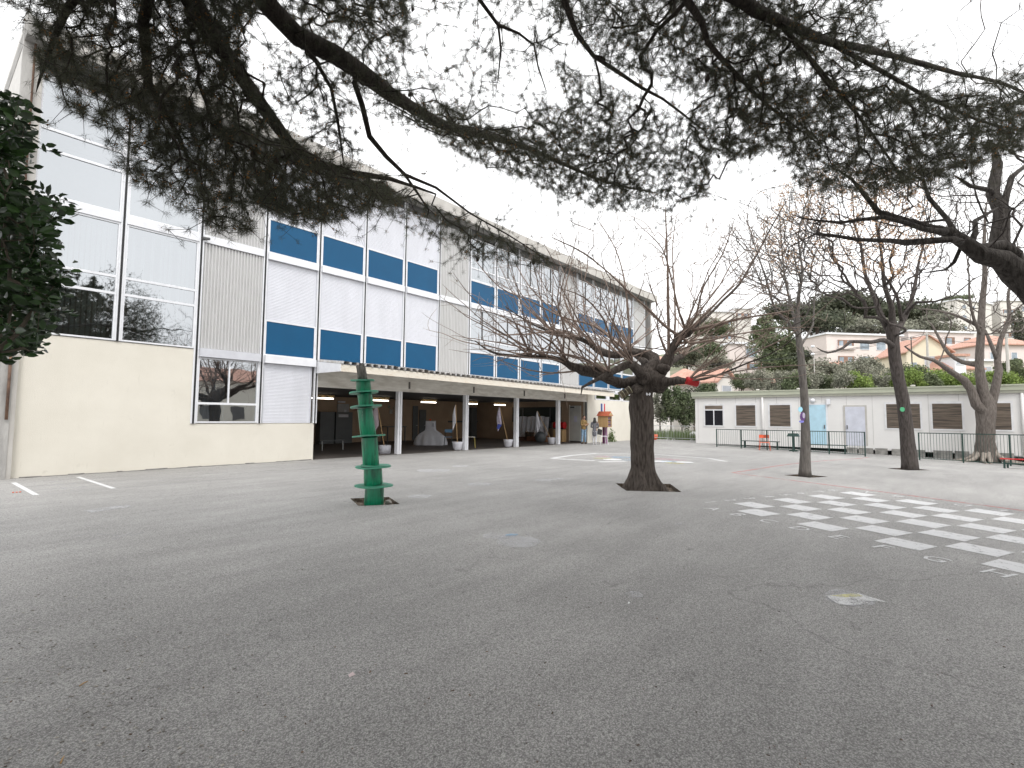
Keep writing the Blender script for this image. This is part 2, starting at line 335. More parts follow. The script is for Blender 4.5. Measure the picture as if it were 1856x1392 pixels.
# ---------------------------------------------------------------- the ground, with real holes for the tree pits
PITS = {'tower': [(5.74,8.86),(5.36,8.0),(5.98,7.62),(6.36,8.46)],
        'mulberry': [(11.45,6.15),(10.45,5.35),(11.10,4.35),(12.30,5.10)],
        'slim': [(16.55,3.45),(16.35,2.75),(17.0,2.4),(17.3,3.1)],
        'leaning': [(21.6,1.35),(21.2,.75),(21.95,.2),(22.4,.85)]}
def build_ground():
    import bmesh
    xs = sorted(set([-400,-150,-60,-30,-12,-6]+[round(x,2) for x in np.arange(-3,50,1.0)]+[60,80,120,200,400,900]))
    ys = sorted(set([-400,-150,-60,-40,-30]+[round(y,2) for y in np.arange(-24,34,1.0)]+[40,60,100,200,500,900]))
    V = [(x,y,zg(x,y)) for x in xs for y in ys]; ny = len(ys)
    Fc = [(i*ny+j, (i+1)*ny+j, (i+1)*ny+j+1, i*ny+j+1) for i in range(len(xs)-1) for j in range(ny-1)]
    me = bpy.data.meshes.new('ground'); me.from_pydata(V, [], Fc); me.update()
    bm = bmesh.new(); bm.from_mesh(me)
    for poly in PITS.values():
        n = len(poly); cx = sum(p[0] for p in poly)/n; cy = sum(p[1] for p in poly)/n
        def near():
            return [f for f in bm.faces if all(abs(v.co.x-cx) < 3.2 and abs(v.co.y-cy) < 3.2 for v in f.verts)]
        for i in range(n):
            a, b = poly[i], poly[(i+1) % n]; nx, ny_ = b[1]-a[1], a[0]-b[0]
            fs = near(); geom = list(set([v for f in fs for v in f.verts]))+list(set([e for f in fs for e in f.edges]))+fs
            bmesh.ops.bisect_plane(bm, geom=geom, plane_co=(a[0],a[1],0), plane_no=(nx,ny_,0))
        area = sum(poly[i][0]*poly[(i+1)%n][1]-poly[(i+1)%n][0]*poly[i][1] for i in range(n)); sg = 1 if area > 0 else -1
        kill = []
        for f in near():
            c = f.calc_center_median()
            if all(sg*((poly[(i+1)%n][0]-poly[i][0])*(c.y-poly[i][1])-(poly[(i+1)%n][1]-poly[i][1])*(c.x-poly[i][0])) > 0 for i in range(n)): kill.append(f)
        bmesh.ops.delete(bm, geom=kill, context='FACES')
    bm.to_mesh(me); bm.free(); me.materials.append(M_asph)
    o = bpy.data.objects.new('ground', me); COL.objects.link(o); o['kind'] = 'structure'; return o
ground = build_ground()
def sheet(name, polys, mt, dz=.004, label=None):
    mb = MB()
    for p in polys: mb.quad(*[(x, y, zg(x, y)+dz) for x, y in p])
    o = mkobj(name, mb.v, mb.f, mt, ground, (0,0,0))
    if label: o['label'] = label
    return o
for k, poly in PITS.items():      # soil a hand below the paving, with the cut edge of the asphalt
    mb = MB(); n = len(poly); cx = sum(p[0] for p in poly)/n; cy = sum(p[1] for p in poly)/n; z = zg(cx, cy)
    N = 14
    P = lambda s, t_: ((1-s)*(1-t_)*poly[0][0]+s*(1-t_)*poly[1][0]+s*t_*poly[2][0]+(1-s)*t_*poly[3][0], (1-s)*(1-t_)*poly[0][1]+s*(1-t_)*poly[1][1]+s*t_*poly[2][1]+(1-s)*t_*poly[3][1])
    vs = []
    for i in range(N+1):
        for j in range(N+1):
            x, y = P(i/N, j/N); vs.append((x, y, z-.075+.06*mnoise.noise(Vector((x*5, y*5, 3)))-.02))
    mb.add(vs, [(i*(N+1)+j, (i+1)*(N+1)+j, (i+1)*(N+1)+j+1, i*(N+1)+j+1) for i in range(N) for j in range(N)])
    for i in range(n):
        a, b = poly[i], poly[(i+1) % n]; mb.quad((a[0],a[1],z-.15),(b[0],b[1],z-.15),(b[0],b[1],z),(a[0],a[1],z))
    o = mkobj('tree_pit', mb.v, mb.f, M_dirt, ground)

# painted markings
M_pw = paint('white_road_paint', (.68,.68,.685), 1.08, 7); M_pw2 = paint('faded_white_paint', (.64,.64,.65), .72, 4, .48)
M_pr = paint('faded_red_paint', (.70,.26,.26), .62, 3, .6); M_chalkm = paint('chalk', (.66,.66,.68), .48, 5, .6)
M_chy = paint('yellow_chalk', (.66,.62,.30), .5, 5, .7); M_chp = paint('pink_chalk', (.68,.42,.46), .42, 5, .6)
M_chb = paint('blue_chalk', (.32,.52,.72), .45, 5, .6)
bo, bu, bv = np.array([9.762,3.249]), np.array([.521,-.221]), np.array([-.271,-.510])
cells = []
for i in range(8):
    for j in range(8):
        if (i+j) % 2:
            o_ = bo+i*bu+j*bv+rng.normal(0, .012, 2); a = bu*rng.uniform(.80,.88); b = bv*rng.uniform(.92,.99)
            cells.append([o_, o_+b, o_+a+b, o_+a])
sheet('chessboard_marking', cells, M_pw, .004, 'large worn white chessboard squares painted on the yard')
def ground_text(txt, c, h, xdir, mt, name):
    cu = bpy.data.curves.new('t', 'FONT'); cu.body = txt; cu.size = 1; cu.resolution_u = 2
    ob = bpy.data.objects.new('t', cu); COL.objects.link(ob)
    me = bpy.data.meshes.new_from_object(ob); bpy.data.objects.remove(ob); bpy.data.curves.remove(cu)
    v = np.array([x.co[:] for x in me.vertices]); f = [tuple(p.vertices) for p in me.polygons]; bpy.data.meshes.remove(me)
    v -= (v.max(0)+v.min(0))/2; v *= h/(v[:,1].max()-v[:,1].min())
    xd = np.array(xdir)/np.linalg.norm(xdir); yd = np.array([-xd[1], xd[0]])
    out = [(c[0]+a*xd[0]+b*yd[0], c[1]+a*xd[1]+b*yd[1], zg(c[0], c[1])+.005) for a, b, _ in v]
    return mkobj(name, out, f, mt, ground)
for j, ch in enumerate('ABCDEFGH'):
    ground_text(ch, bo-bu*.42+(j+.45)*bv, .26, bv, M_pw, 'painted_letter')
    ground_text(ch, bo+8.25*bu+(j+.45)*bv, .26, -bv, M_pw, 'painted_letter')
for i in range(8):
    ground_text(str(i+1), bo-bv*.5+(i+.45)*bu, .26, bv, M_pw, 'painted_number')
def strip(pts, wd): 
    out = []
    for a, b in zip(pts[:-1], pts[1:]):
        a = np.array(a, float); b = np.array(b, float); d = b-a; L_ = np.linalg.norm(d); n = np.array([-d[1], d[0]])/L_*wd/2
        k = max(1, int(L_/1.0))
        for q in range(k): p0 = a+d*q/k; p1 = a+d*(q+1)/k; out.append([p0-n, p1-n, p1+n, p0+n])
    return out
sheet('red_line_marking', strip([(13.0,-6), (13.0,-1.3), (14.4,1.2), (16.1,4.75), (20,4.25), (31,2.6)], .10), M_pr, .004, 'faded red line painted across the yard')
sheet('running_lane_marking', strip([(1.80,16.5),(1.83,13.66)], .09)+strip([(3.02,16.9),(3.07,13.72)], .09), M_pw)
sheet('running_lane_line', strip([(1.8,13.68),(5.6,13.72),(9.5,13.9)], .05)+strip([(1.8,14.5),(9.5,14.6)], .05)+strip([(1.9,15.3),(9.5,15.4)], .05)+strip([(1.9,16.1),(9.0,16.2)], .04), M_pw2)
for k_, (x, y) in enumerate([(2.45,16.05),(2.5,15.3),(2.55,14.5),(2.6,13.95)]): ground_text('4321'[k_], (x, y), .42, (0,-1), M_pw2, 'painted_number')
sheet('hopscotch_outline', strip([(20.6,12.0),(18.6,12.1),(16.7,11.8),(16.7,11.1),(17.0,10.0)], .22)+strip([(16.6,9.6),(17.6,9.0)], .22)+strip([(20.6,12.0),(21.9,9.5),(21.4,7.2),(20.3,6.2)], .16), M_pw, .004, 'white painted outline of a play figure behind the big tree')
hop = G(1080,830)[:2]; hop2 = G(1250,838)[:2]
def patch(c, r, sx=1., n=14, seed=0):
    return [(c[0]+r*sx*math.cos(a)*(1+.3*mnoise.noise(Vector((math.cos(a)*2, math.sin(a)*2, seed)))), c[1]+r*math.sin(a)*(1+.3*mnoise.noise(Vector((math.cos(a)*2, math.sin(a)*2, seed+5))))) for a in np.linspace(0, 2*PI, n, endpoint=False)]
pw = [(M_chp,(1095,827.5),.42),(M_chb,(1125,829),.5),(M_pw,(1110,833),.38),(M_chy,(1092,831),.36),(M_chb,(1140,834),.3),(M_chp,(1200,832),.45),(M_chp,(1225,834),.40),(M_pw,(1200,837),.36),(M_chy,(1222,840),.34),(M_pw,(1240,838.5),.34),(M_chb,(1212,837),.3)]
for k, (mt_, p, r) in enumerate(pw): sheet('coloured_play_marking', [patch(G(*p), r, 1, 12, k)], mt_, .004+.0012*k)
sheet('chalk_drawing', [patch((5.57,.66), .2, 1.2, 16, 2)+[]], M_chalkm, .004); 
cp = [(5.50,.83),(5.77,.61),(5.67,.38),(5.56,.55),(5.50,.47),(5.31,.70)]
sheet('chalk_drawing', [cp], paint('thick_chalk', (.74,.74,.74), .7, 5, .85), .0055, 'bright smeared chalk patch near the chessboard')
sheet('chalk_drawing', [[(5.52,.80),(5.76,.62),(5.70,.56),(5.56,.68)]], M_chy, .0068)
sheet('chalk_drawing', [[tuple(G(150,925)[:2]),tuple(G(165,929)[:2]),tuple(G(238,919)[:2]),tuple(G(232,915)[:2])]], M_chalkm, .004)
for k, (x, y, r) in enumerate([(785,853,.5),(600,870,.0),(690,820,.0),(940,982,.30),(900,972,.2),(985,870,.26),(870,878,.3),(760,900,.24),(1010,868,.18),(1230,950,.05),(1060,858,.1),(835,845,.3),(1150,1078,.08)]):
    if r: sheet('chalk_scribble', [patch(G(x, y), r, 1, 14, k+20)], M_pw2 if k % 2 else M_chalkm, .004)
for a, b in [((130,973),(165,966)),((150,980),(190,974)),((175,968),(215,971)),((205,978),(240,966)),((235,972),(262,965)),((700,850),(800,846)),((800,843),(905,834)),((1000,868),(1045,872)),((900,985),(965,985)),((955,968),(968,985)),((700,838),(1000,824))]:
    sheet('chalk_line', strip([G(*a)[:2], G(*b)[:2]], .03), M_pw2, .0045)
sheet('chalk_drawing', [patch(G(928,970), .07, 1.6, 10, 3)], M_chb, .006)

# stones, twigs and bits lying about
def bits(n, gen, name, mt, lab, cat, smin, smax, flat=.35):
    mb = MB()
    for _ in range(n):
        x, y = gen(); s = random.uniform(smin, smax); a = random.uniform(0, PI)
        c, d = math.cos(a), math.sin(a); l = s*random.uniform(1, 2.6)
        z = zg(x, y)+.001
        mb.obox((x, y, z+s*flat*.5), (c*l/2, d*l/2, 0), (-d*s/2, c*s/2, 0), (0, 0, s*flat*.5))
    o = mkobj(name, mb.v, mb.f, mt); tag(o, lab, cat, kind='stuff'); return o
bits(420, lambda: (lambda p: (p[0], p[1]))(G(max(-200, random.gauss(120, 170)), random.uniform(1080, 1500))), 'litter', mat('pale_chips', (.42,.40,.37), .8, (.22,.19,.16), 60, 1, island=.5), 'small pale chips and dry bits strewn over the near left asphalt', 'litter', .003, .010)
bits(220, lambda: (lambda p: (p[0], p[1]))(G(random.uniform(-100, 1900), random.uniform(900, 1450))), 'debris', mat('dark_bits', (.05,.04,.035), .8, (.16,.10,.06), 60, 1, island=.5), 'tiny dark bits scattered across the yard', 'litter', .003, .009)
def stick(px, py, ang, L_, r, lab):
    p = G(px, py); d = np.array([math.cos(ang), math.sin(ang), 0])*L_/2
    mb = MB(); mb.tube([p-d+[0,0,r], p+[0,0,r+.004], p+d+[0,0,r]], [r, r*1.1, r*.5], 6)
    single('twig', mb, M_wood, p, lab, 'twig', sm=True)
stick(152, 1240, .6, .055, .004, 'short tan twig on the asphalt at the lower left')
stick(113, 1378, 1.2, .06, .0035, 'brown twig nearest the bottom left corner')
p = G(636, 1225); mb = MB()
mb.quad(p+[-.018,-.012,.002], p+[.015,-.015,.004], p+[.020,.010,.016], p+[-.010,.014,.006]); mb.quad(p+[.015,-.015,.004], p+[.03,-.004,.002], p+[.028,.012,.003], p+[.020,.010,.016])
single('paper_scrap', mb, mat('pinkish_paper', (.70,.58,.58), .8), p, 'crumpled pinkish white paper scrap lying alone on the near asphalt', 'litter')
p = G(1140, 1094); mb = MB(); mb.quad(p+[-.016,-.006,.002], p+[.016,-.004,.003], p+[.012,.008,.014], p+[-.012,.009,.004])
single('paper_scrap', mb, mat('white_paper', (.75,.75,.75), .8), p, 'tiny white paper scrap in the middle of the yard', 'litter')
p = G(30, 893); mb = MB()
for q in range(3): mb.ball(p+np.array([q*.05-.05, random.uniform(-.03,.03), .012]), .02, .5, 7, 4)
single('orange_peel', mb, M_orange, p, 'bits of orange peel near the start of the running lanes', 'litter')

# ---------------------------------------------------------------- the school building
FY, X0, BW = 17.585, 1.808, 1.995
MX = [X0+k*BW for k in range(19)]; XE = 38.75; BACK = 27.6
ZL, ZH, Z1, Z2, Z3, Z4, Z5, ZS, ZT = 1.34, 3.66, 3.66, 4.89, 7.29, 8.46, 10.38, 11.05, 11.5
OX0, OX1 = MX[4]+.02, 28.97        # the open covered playground under the building
B = Th('school_building', (X0, FY, 0), 'long three storey school with blue panels, white shutters and cream rendered base', 'building')
mb = MB()     # cream base walls
mb.box(MX[0]+.04, FY, 0, MX[2]-.05, FY+.3, ZH-.02); mb.box(MX[2]-.05, FY, 0, OX0-.02, FY+.3, ZL)
mb.box(OX0-.3, FY+.3, 0, OX0-.02, BACK, 2.76)
B.part('wall', mb, M_cream, label='cream rendered wall below the windows')
mb = MB(); x = MX[0]+.2
while x < OX0-.1:      # broken edge where the asphalt meets the wall
    l = random.uniform(.08, .5); mb.prism([(x,FY-.002),(x,FY-random.uniform(.02,.07)),(x+l*.5,FY-random.uniform(.03,.09)),(x+l,FY-random.uniform(.01,.05)),(x+l,FY-.002)], .003, random.uniform(.012,.035)); x += l-.004
o = B.part('crumbled_wall_foot', mb, M_block)
mb = MB()
mb.box(OX1, FY, 0, XE-.25, FY+.3, 2.86); mb.box(XE-1.3, FY, 2.86, XE-.25, FY+.3, 3.40); mb.box(OX1, FY, 2.86, OX1+.9, FY+.3, 3.40)
mb.box(OX1, FY+.3, 0, OX1+.3, BACK, 2.76)
B.part('wall', mb, M_cream, label='cream wall at the far end beyond the covered playground')
mb = MB(); mb.box(OX0-.02, BACK, 0, OX1+.3, BACK+.25, 2.76); mb.box(OX1-.012, FY+.31, 0, OX1-.002, BACK-.01, 2.75)
B.part('wall', mb, M_tan, label='brownish back wall of the covered playground')
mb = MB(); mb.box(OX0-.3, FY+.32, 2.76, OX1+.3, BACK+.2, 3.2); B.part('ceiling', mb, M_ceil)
# the body behind the curtain wall: floors, a back wall, gable and roof
mb = MB(); mb.box(X0-.28, FY+.02, 0, X0+.02, BACK+.6, ZT+.2); B.part('wall', mb, M_paleconc, label='pale gable end wall')
mb = MB(); mb.box(XE-.25, FY-.12, 0, XE, BACK+.6, ZT-.05); B.part('wall', mb, M_conc, label='stained concrete end wall')
mb = MB(); mb.box(X0+.02, BACK+.25, 0, XE-.25, BACK+.55, ZT); B.part('wall', mb, M_paleconc)
mb = MB(); mb.box(X0+.02, FY+.10, 3.3, OX0-.32, BACK+.2, 3.45); mb.box(X0+.02, FY+.10, 3.45, XE-.26, BACK+.2, 3.55); mb.box(X0+.02, FY+.10, 7.10, XE-.26, BACK+.2, 7.22); mb.box(X0+.02, FY+.10, 10.45, XE-.26, BACK+.2, 10.6)
for k in (2, 3, 7, 8, 12, 13, 17): mb.box(MX[k]-.04, FY+.15, 3.56, MX[k]+.04, FY+4.5, 7.09); mb.box(MX[k]-.04, FY+.15, 7.23, MX[k]+.04, FY+4.5, 10.44)
mb.box(X0+.03, FY+4.5, 0, OX0-.33, FY+4.6, 3.29)
mb.box(X0+.03, FY+4.5, 3.56, XE-.27, FY+4.6, 7.09); mb.box(X0+.03, FY+4.5, 7.23, XE-.27, FY+4.6, 10.44)
B.part('room_interior', mb, M_room)
mb = MB(); mb.box(X0-.29, FY-.55, ZS, XE+.05, BACK+.7, ZT-.02); B.part('roof', mb, mat('weathered_roof_edge', (.37,.36,.345), .85, (.22,.215,.205), 1.6, .9, bump=.3, bsc=20, stretch=(.8,1,3)))
mb = MB(); mb.box(X0+.02, FY-.5, ZT-.019, XE-.1, FY-.35, ZT+.06); mb.box(X0+.0, FY-.6, ZS-.04, XE+.08, FY-.552, ZT+.05); B.part('gutter', mb, M_zinc)
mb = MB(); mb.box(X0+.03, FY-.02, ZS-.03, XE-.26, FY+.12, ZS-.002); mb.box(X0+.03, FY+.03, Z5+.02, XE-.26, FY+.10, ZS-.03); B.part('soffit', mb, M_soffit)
# left corner: pilaster, zinc cover and the rain pipe
mb = MB()
mb.box(X0-.30, FY-.16, 0, X0-.06, FY+.015, ZT+.30); B.part('pilaster', mb, M_conc)
mb = MB(); mb.box(X0-.06, FY-.10, 3.55, X0+.10, FY+.01, ZT+.02); mb.box(X0-.075, FY-.14, 0, X0+.035, FY-.001, 2.2); mb.box(X0-.065, FY-.12, 2.2, X0+.04, FY-.001, 3.55)
B.part('corner_cover', mb, M_zinc)
mb = MB(); mb.tube([(X0-.09, FY-.19, 3.3), (X0-.09, FY-.19, 11.0), (X0-.05, FY-.3, 11.25)], .022, 8); mb.tube([(X0-.12, FY-.20, 1.45), (X0-.12, FY-.20, 3.3)], .03, 8)
B.part('rain_pipe', mb, mat('rusty_pipe', (.10,.06,.045), .8, (.20,.12,.08), 6, 1), sm=True)
# mullions
for k in range(0, 19):
    x = MX[k]; z0 = ZL if k in (2, 3, 4) else (3.42 if k > 4 else ZH+0.0)
    if k == 0: z0 = ZH
    mb = MB(); mb.box(x-.026, FY-.055, z0, x+.026, FY+.06, ZS-.04); mo = B.part('mullion', mb, M_black)
    mb = MB()
    if k > 0: mb.box(x-.070, FY-.045, z0, x-.028, FY+.05, ZS-.05)
    if k < 18: mb.box(x+.028, FY-.045, z0, x+.070, FY+.05, ZS-.05)
    B.part('mullion_trim', mb, M_white, mo)
def frame(mb, x0, x1, z0, z1, t=.05, y0=-.03, y1=.04, tb=None):
    tb = tb or t
    mb.box(x0, FY+y0, z0, x0+t, FY+y1, z1); mb.box(x1-t, FY+y0, z0, x1, FY+y1, z1)
    mb.box(x0+t, FY+y0, z1-t, x1-t, FY+y1, z1); mb.box(x0+t, FY+y0, z0, x1-t, FY+y1, z0+tb)
def window(x0, x1, z0, z1, rails=(), split=False, blind=None, splitz=None):
    mb = MB(); frame(mb, x0, x1, z0, z1, .045)
    for r in rails: mb.box(x0+.045, FY-.025, r-.035, x1-.045, FY+.035, r+.035)
    xm = (x0+x1)/2
    lo = max([z0+.045]+list(rails)) if rails else z0+.045
    wn = B.part('window', mb, M_white)
    if split:
        s0 = splitz if splitz else lo
        mb = MB(); mb.box(xm-.022, FY-.022, s0+.035, xm+.022, FY+.03, z1-.046); B.part('centre_bar', mb, M_white if split == 1 else M_soffit, wn)
    mb = MB(); mb.quad((x0+.04, FY+.012, z0+.04), (x1-.04, FY+.012, z0+.04), (x1-.04, FY+.012, z1-.04), (x0+.04, FY+.012, z1-.04)); B.part('pane', mb, M_glass, wn)
    if blind:
        mb = MB(); n = 14
        for i in range(n):
            if random.random() < blind:
                a = x0+.1+(x1-x0-.2)*i/n; mb.box(a, FY+.30, z0+.1, a+(x1-x0-.2)/n*.72, FY+.315, z1-.12)
        B.part('blind', mb, M_blind, wn)
    return wn
def shutter(x0, x1, z0, z1, pitch=.052, y=-.002):
    n = max(2, int((z1-z0)/pitch)); vs = []; fs = []
    for i in range(n):
        a = z0+(z1-z0)*i/n; b = z0+(z1-z0)*(i+1)/n; o = len(vs); off = random.uniform(0, .0015)
        vs += [(x0,FY+y,a),(x1,FY+y,a),(x0,FY+y-.007-off,a+(b-a)*.25),(x1,FY+y-.007-off,a+(b-a)*.25),(x0,FY+y-.007-off,a+(b-a)*.8),(x1,FY+y-.007-off,a+(b-a)*.8),(x0,FY+y,b-.0005),(x1,FY+y,b-.0005)]
        fs += [(o,o+1,o+3,o+2),(o+2,o+3,o+5,o+4),(o+4,o+5,o+7,o+6)]
    mb = MB().add(vs, fs); mb.box(x0, FY+y-.012, z0-.04, x1, FY+y+.01, z0)
    sh = B.part('shutter', mb, M_shut)
    for a, b in ((x0-.03, x0), (x1, x1+.03)):
        mb = MB(); mb.box(a, FY-.035, z0-.04, b, FY+.03, z1); B.part('shutter_guide', mb, M_shutgrey, sh)
def corrug(x0, x1, z0, z1, pitch=.095):
    n = int((x1-x0)/pitch); vs = []; fs = []
    for i in range(n+1):
        a = x0+(x1-x0)*i/n
        for dx, dy in ((0, 0), (.35, 0), (.5, -.040), (.85, -.040)):
            if i == n and dx > 0: break
            x = a+dx*(x1-x0)/n; vs += [(x, FY+.01+dy, z0), (x, FY+.01+dy, z1)]
    for i in range(len(vs)//2-1): fs.append((2*i, 2*i+2, 2*i+3, 2*i+1))
    B.part('corrugated_panel', MB().add(vs, fs), M_corr)
def bluep(x0, x1, z0, z1):
    mb = MB(); mb.box(x0, FY-.012, z0, x1, FY+.02, z1); p = B.part('blue_panel', mb, M_blue)
    mb = MB(); frame(mb, x0-.05, x1+.05, z0-.05, z1+.055, .05, -.03, .03); B.part('panel_frame', mb, M_white, p)
def sillbox(x0, x1, z0, z1, d=.13, m_=None):
    mb = MB(); mb.box(x0, FY-d, z0, x1, FY+.02, z1); B.part('shutter_box', mb, m_ or M_white)
def glazed(x0, x1, za, zb):       # window above, blue below (storey za..zb)
    zt = za+1.19
    bluep(x0+.05, x1-.05, za+.05, zt-.05)
    window(x0+.01, x1-.01, zt+.01, zb-.005, rails=(zt+.62,), split=2, blind=.45, splitz=zt+.62)
for k in range(18):
    x0, x1 = MX[k]+.072, MX[k+1]-.072
    if k == 0: x0 = MX[0]+.10
    if k in (0, 1):
        window(x0, x1, ZH+.0, 7.02, rails=(4.99, 5.47), blind=.75)
        sillbox(MX[k]+.07, x1, 7.03, 7.27, .06)
        window(x0, x1, Z3-.01, Z5+.0, rails=(8.50, 9.06), blind=None)
        mb = MB(); mb.box(x0, FY-.03, Z5+.01, x1, FY+.03, Z5+.10); B.part('window_head', mb, M_white)
    elif k in (2, 7, 12, 17):
        corrug(x0, x1, (3.70 if k < 4 else 3.45), 7.04)
        corrug(x0, x1, Z3+.01, Z5+.3)
        sillbox(x0-.0, x1, 7.05, Z3, .07)
    elif k in (3, 4, 5, 6):
        if k == 3: bluep(x0+.05, x1-.05, Z1+.05, Z2-.05)
        else: bluep(x0+.05, x1-.05, 3.50, Z2-.05)
        shutter(x0+.03, x1-.03, Z2+.05, 6.99); sillbox(x0, x1, 7.00, Z3-.05, .13)
        bluep(x0+.05, x1-.05, Z3+.0, Z4-.05); shutter(x0+.03, x1-.03, Z4+.05, Z5+.3)
    else:
        glazed(x0, x1, Z1, 7.02); sillbox(x0, x1, 7.03, Z3-.05, .12); glazed(x0, x1, Z3-.02, Z5+.25)
# ground floor bays 2 and 3
x0, x1 = MX[2]+.072, MX[3]-.072
sillbox(x0, x1, 3.42, 3.68, .16, M_shutgrey)
window(x0, x1, ZL+.02, 3.41, rails=(1.97,), split=1, splitz=1.97)
mb = MB(); n = 26; vs = []; fs = []
for i in range(n+1):
    x = x0+.06+.85*i/n; y = FY+.25+.05*math.sin(i*1.7)+.02*math.sin(i*3.1); vs += [(x, y, ZL+.1), (x, y+.01, 3.35)]
for i in range(n): fs.append((2*i, 2*i+2, 2*i+3, 2*i+1))
B.part('curtain', mb.add(vs, fs), M_curt)
x0, x1 = MX[3]+.072, MX[4]-.072
sillbox(x0, x1, 3.40, 3.66, .16, M_white); shutter(x0+.05, x1-.12, ZL+.05, 3.39, .05)
mb = MB(); mb.box(MX[4]-.028, FY-.05, ZL, MX[4]+.07, FY+.05, 3.45); B.part('corner_trim', mb, M_white)
# low strip windows above the far cream wall
for a, b in ((30.0, 31.55), (31.85, 33.6), (33.9, 35.6), (35.9, 37.4)):
    mb = MB(); mb.box(a, FY, 2.87, a+.08, FY+.06, 3.40); mb.box(b-.08, FY, 2.87, b, FY+.06, 3.40); mb.box(a+.08, FY, 2.87, b-.08, FY+.06, 2.93); mb.box(a+.08, FY, 3.34, b-.08, FY+.06, 3.40)
    wn = B.part('window', mb, M_white); mb = MB(); mb.quad((a+.07, FY+.03, 2.92), (b-.07, FY+.03, 2.92), (b-.07, FY+.03, 3.36), (a+.07, FY+.03, 3.36)); B.part('pane', mb, M_glass, wn)
for a, b in ((31.55,31.85),(33.6,33.9),(35.6,35.9),(37.4,37.5)):
    mb = MB(); mb.box(a+.005, FY-.02, 2.875, b-.005, FY+.2, 3.40); B.part('window_pier', mb, M_white)
mb = MB(); mb.box(28.97, FY-.02, 3.41, XE-.26, FY+.06, 3.62); B.part('window_head', mb, M_white)
# covered playground: beam, columns
mb = MB(); mb.box(OX0, FY+.06, 2.72, OX1+.9, FY+.30, 3.40); mb.box(OX0, FY+.04, 2.69, OX1+.2, FY+.33, 2.74); B.part('beam', mb, M_beam)
for x in (12.15, 14.15, 18.2, 22.25, 26.3):
    if x > 13: 
        mb = MB(); mb.box(x+.02, FY+.02, 2.82, x+.09, FY+.058, 3.12); B.part('drain_slot', mb, mat('slot_grey', (.13,.12,.11), .8))
for x in (13.78, 17.86, 21.80, 25.85):
    mb = MB(); y = FY+.20
    mb.box(x-.105, y-.10, 0, x-.015, y+.10, 2.69); mb.box(x+.015, y-.10, 0, x+.105, y+.10, 2.69)
    c_ = B.part('column', mb, M_white)
    mb = MB(); mb.box(x-.015, y-.05, 0, x+.015, y+.05, 2.69); B.part('column_web', mb, M_shutgrey, c_)
    mb = MB(); mb.box(x-.13, y-.13, 0.0, x+.13, y+.13, .012); B.part('foot_plate', mb, M_conc, c_)
# a darker brown-grey sheet laid over the floor under the cover
sl = sheet('covered_floor', [[(OX0, FY+.06), (OX1, FY+.06), (OX1, BACK), (OX0, BACK)]], mat('dark_floor_sheet', (.115,.10,.09), .7, (.075,.065,.06), .7, .9, bump=.2), .008)
# canopy
CY = 15.95; CX0, CX1 = OX0+.0, 29.55
czf = lambda x: 3.44-.0085*(x-9.8)        # top of the front edge
mb = MB()
mb.add([(CX0,CY,czf(CX0)-.02),(CX1,CY,czf(CX1)-.02),(CX1,FY-.06,3.60),(CX0,FY-.06,3.60),(CX0,CY+.05,czf(CX0)-.14),(CX1,CY+.05,czf(CX1)-.14),(CX1,FY-.06,3.42),(CX0,FY-.06,3.42)],
       [(0,1,2,3),(4,7,6,5),(0,4,5,1),(1,5,6,2),(2,6,7,3),(3,7,4,0)])
can = B.part('canopy', mb, M_beam, label='flat canopy over the covered playground')
mb = MB(); n = 20
for i in range(n):
    a = CX0+(CX1-CX0)*i/n; b = CX0+(CX1-CX0)*(i+1)/n-.004
    za, zb = czf(a), czf(b)
    mb.add([(a,CY-.03,za-.27),(b,CY-.03,zb-.27),(b,CY-.03,zb-.02),(a,CY-.03,za-.02),(a,CY+.03,za-.27),(b,CY+.03,zb-.27),(b,CY+.03,zb-.02),(a,CY+.03,za-.02)],
           [(0,1,2,3),(7,6,5,4),(0,4,5,1),(3,2,6,7),(0,3,7,4),(1,5,6,2)])
B.part('fascia', mb, M_fascia, can)
mb = MB(); mb.add([(CX0-.03,CY-.02,czf(CX0)-.27),(CX0-.03,CY-.02,czf(CX0)-.005),(CX0-.03,FY-.06,3.61),(CX0-.03,FY-.06,3.18),(CX0-.005,CY-.02,czf(CX0)-.27),(CX0-.005,CY-.02,czf(CX0)-.005),(CX0-.005,FY-.06,3.61),(CX0-.005,FY-.06,3.18)],[(0,1,2,3),(7,6,5,4),(0,4,5,1),(1,5,6,2),(2,6,7,3),(3,7,4,0)])
B.part('end_plate', mb, M_white, can)
# folded tin sheet on top, its edge turned up between the ribs
mb = MB(); n = int((CX1-CX0)/.30); tw = (CX1-CX0)/n
for i in range(n):
    a = CX0+i*tw; zz = czf(a); wob = random.uniform(-.012, .012) + (.03 if i in (6,7,11,12) else 0)
    pr_ = [(a, 0), (a+tw*.20, 0), (a+tw*.26, .085+wob), (a+tw*.92, .085+wob*.5), (a+tw, 0)]
    vs = []
    for (x, h) in pr_: vs += [(x, CY-.09+random.uniform(-.012,.012), zz+.0+h), (x, FY-.07, 3.615+h)]
    mb.add(vs, [(2*j, 2*j+2, 2*j+3, 2*j+1) for j in range(4)])
B.part('tin_roof', mb, M_tin, can)
mb = MB(); mb.box(CX0, CY-.05, 3.26, CX0+.01, CY-.04, 3.27)

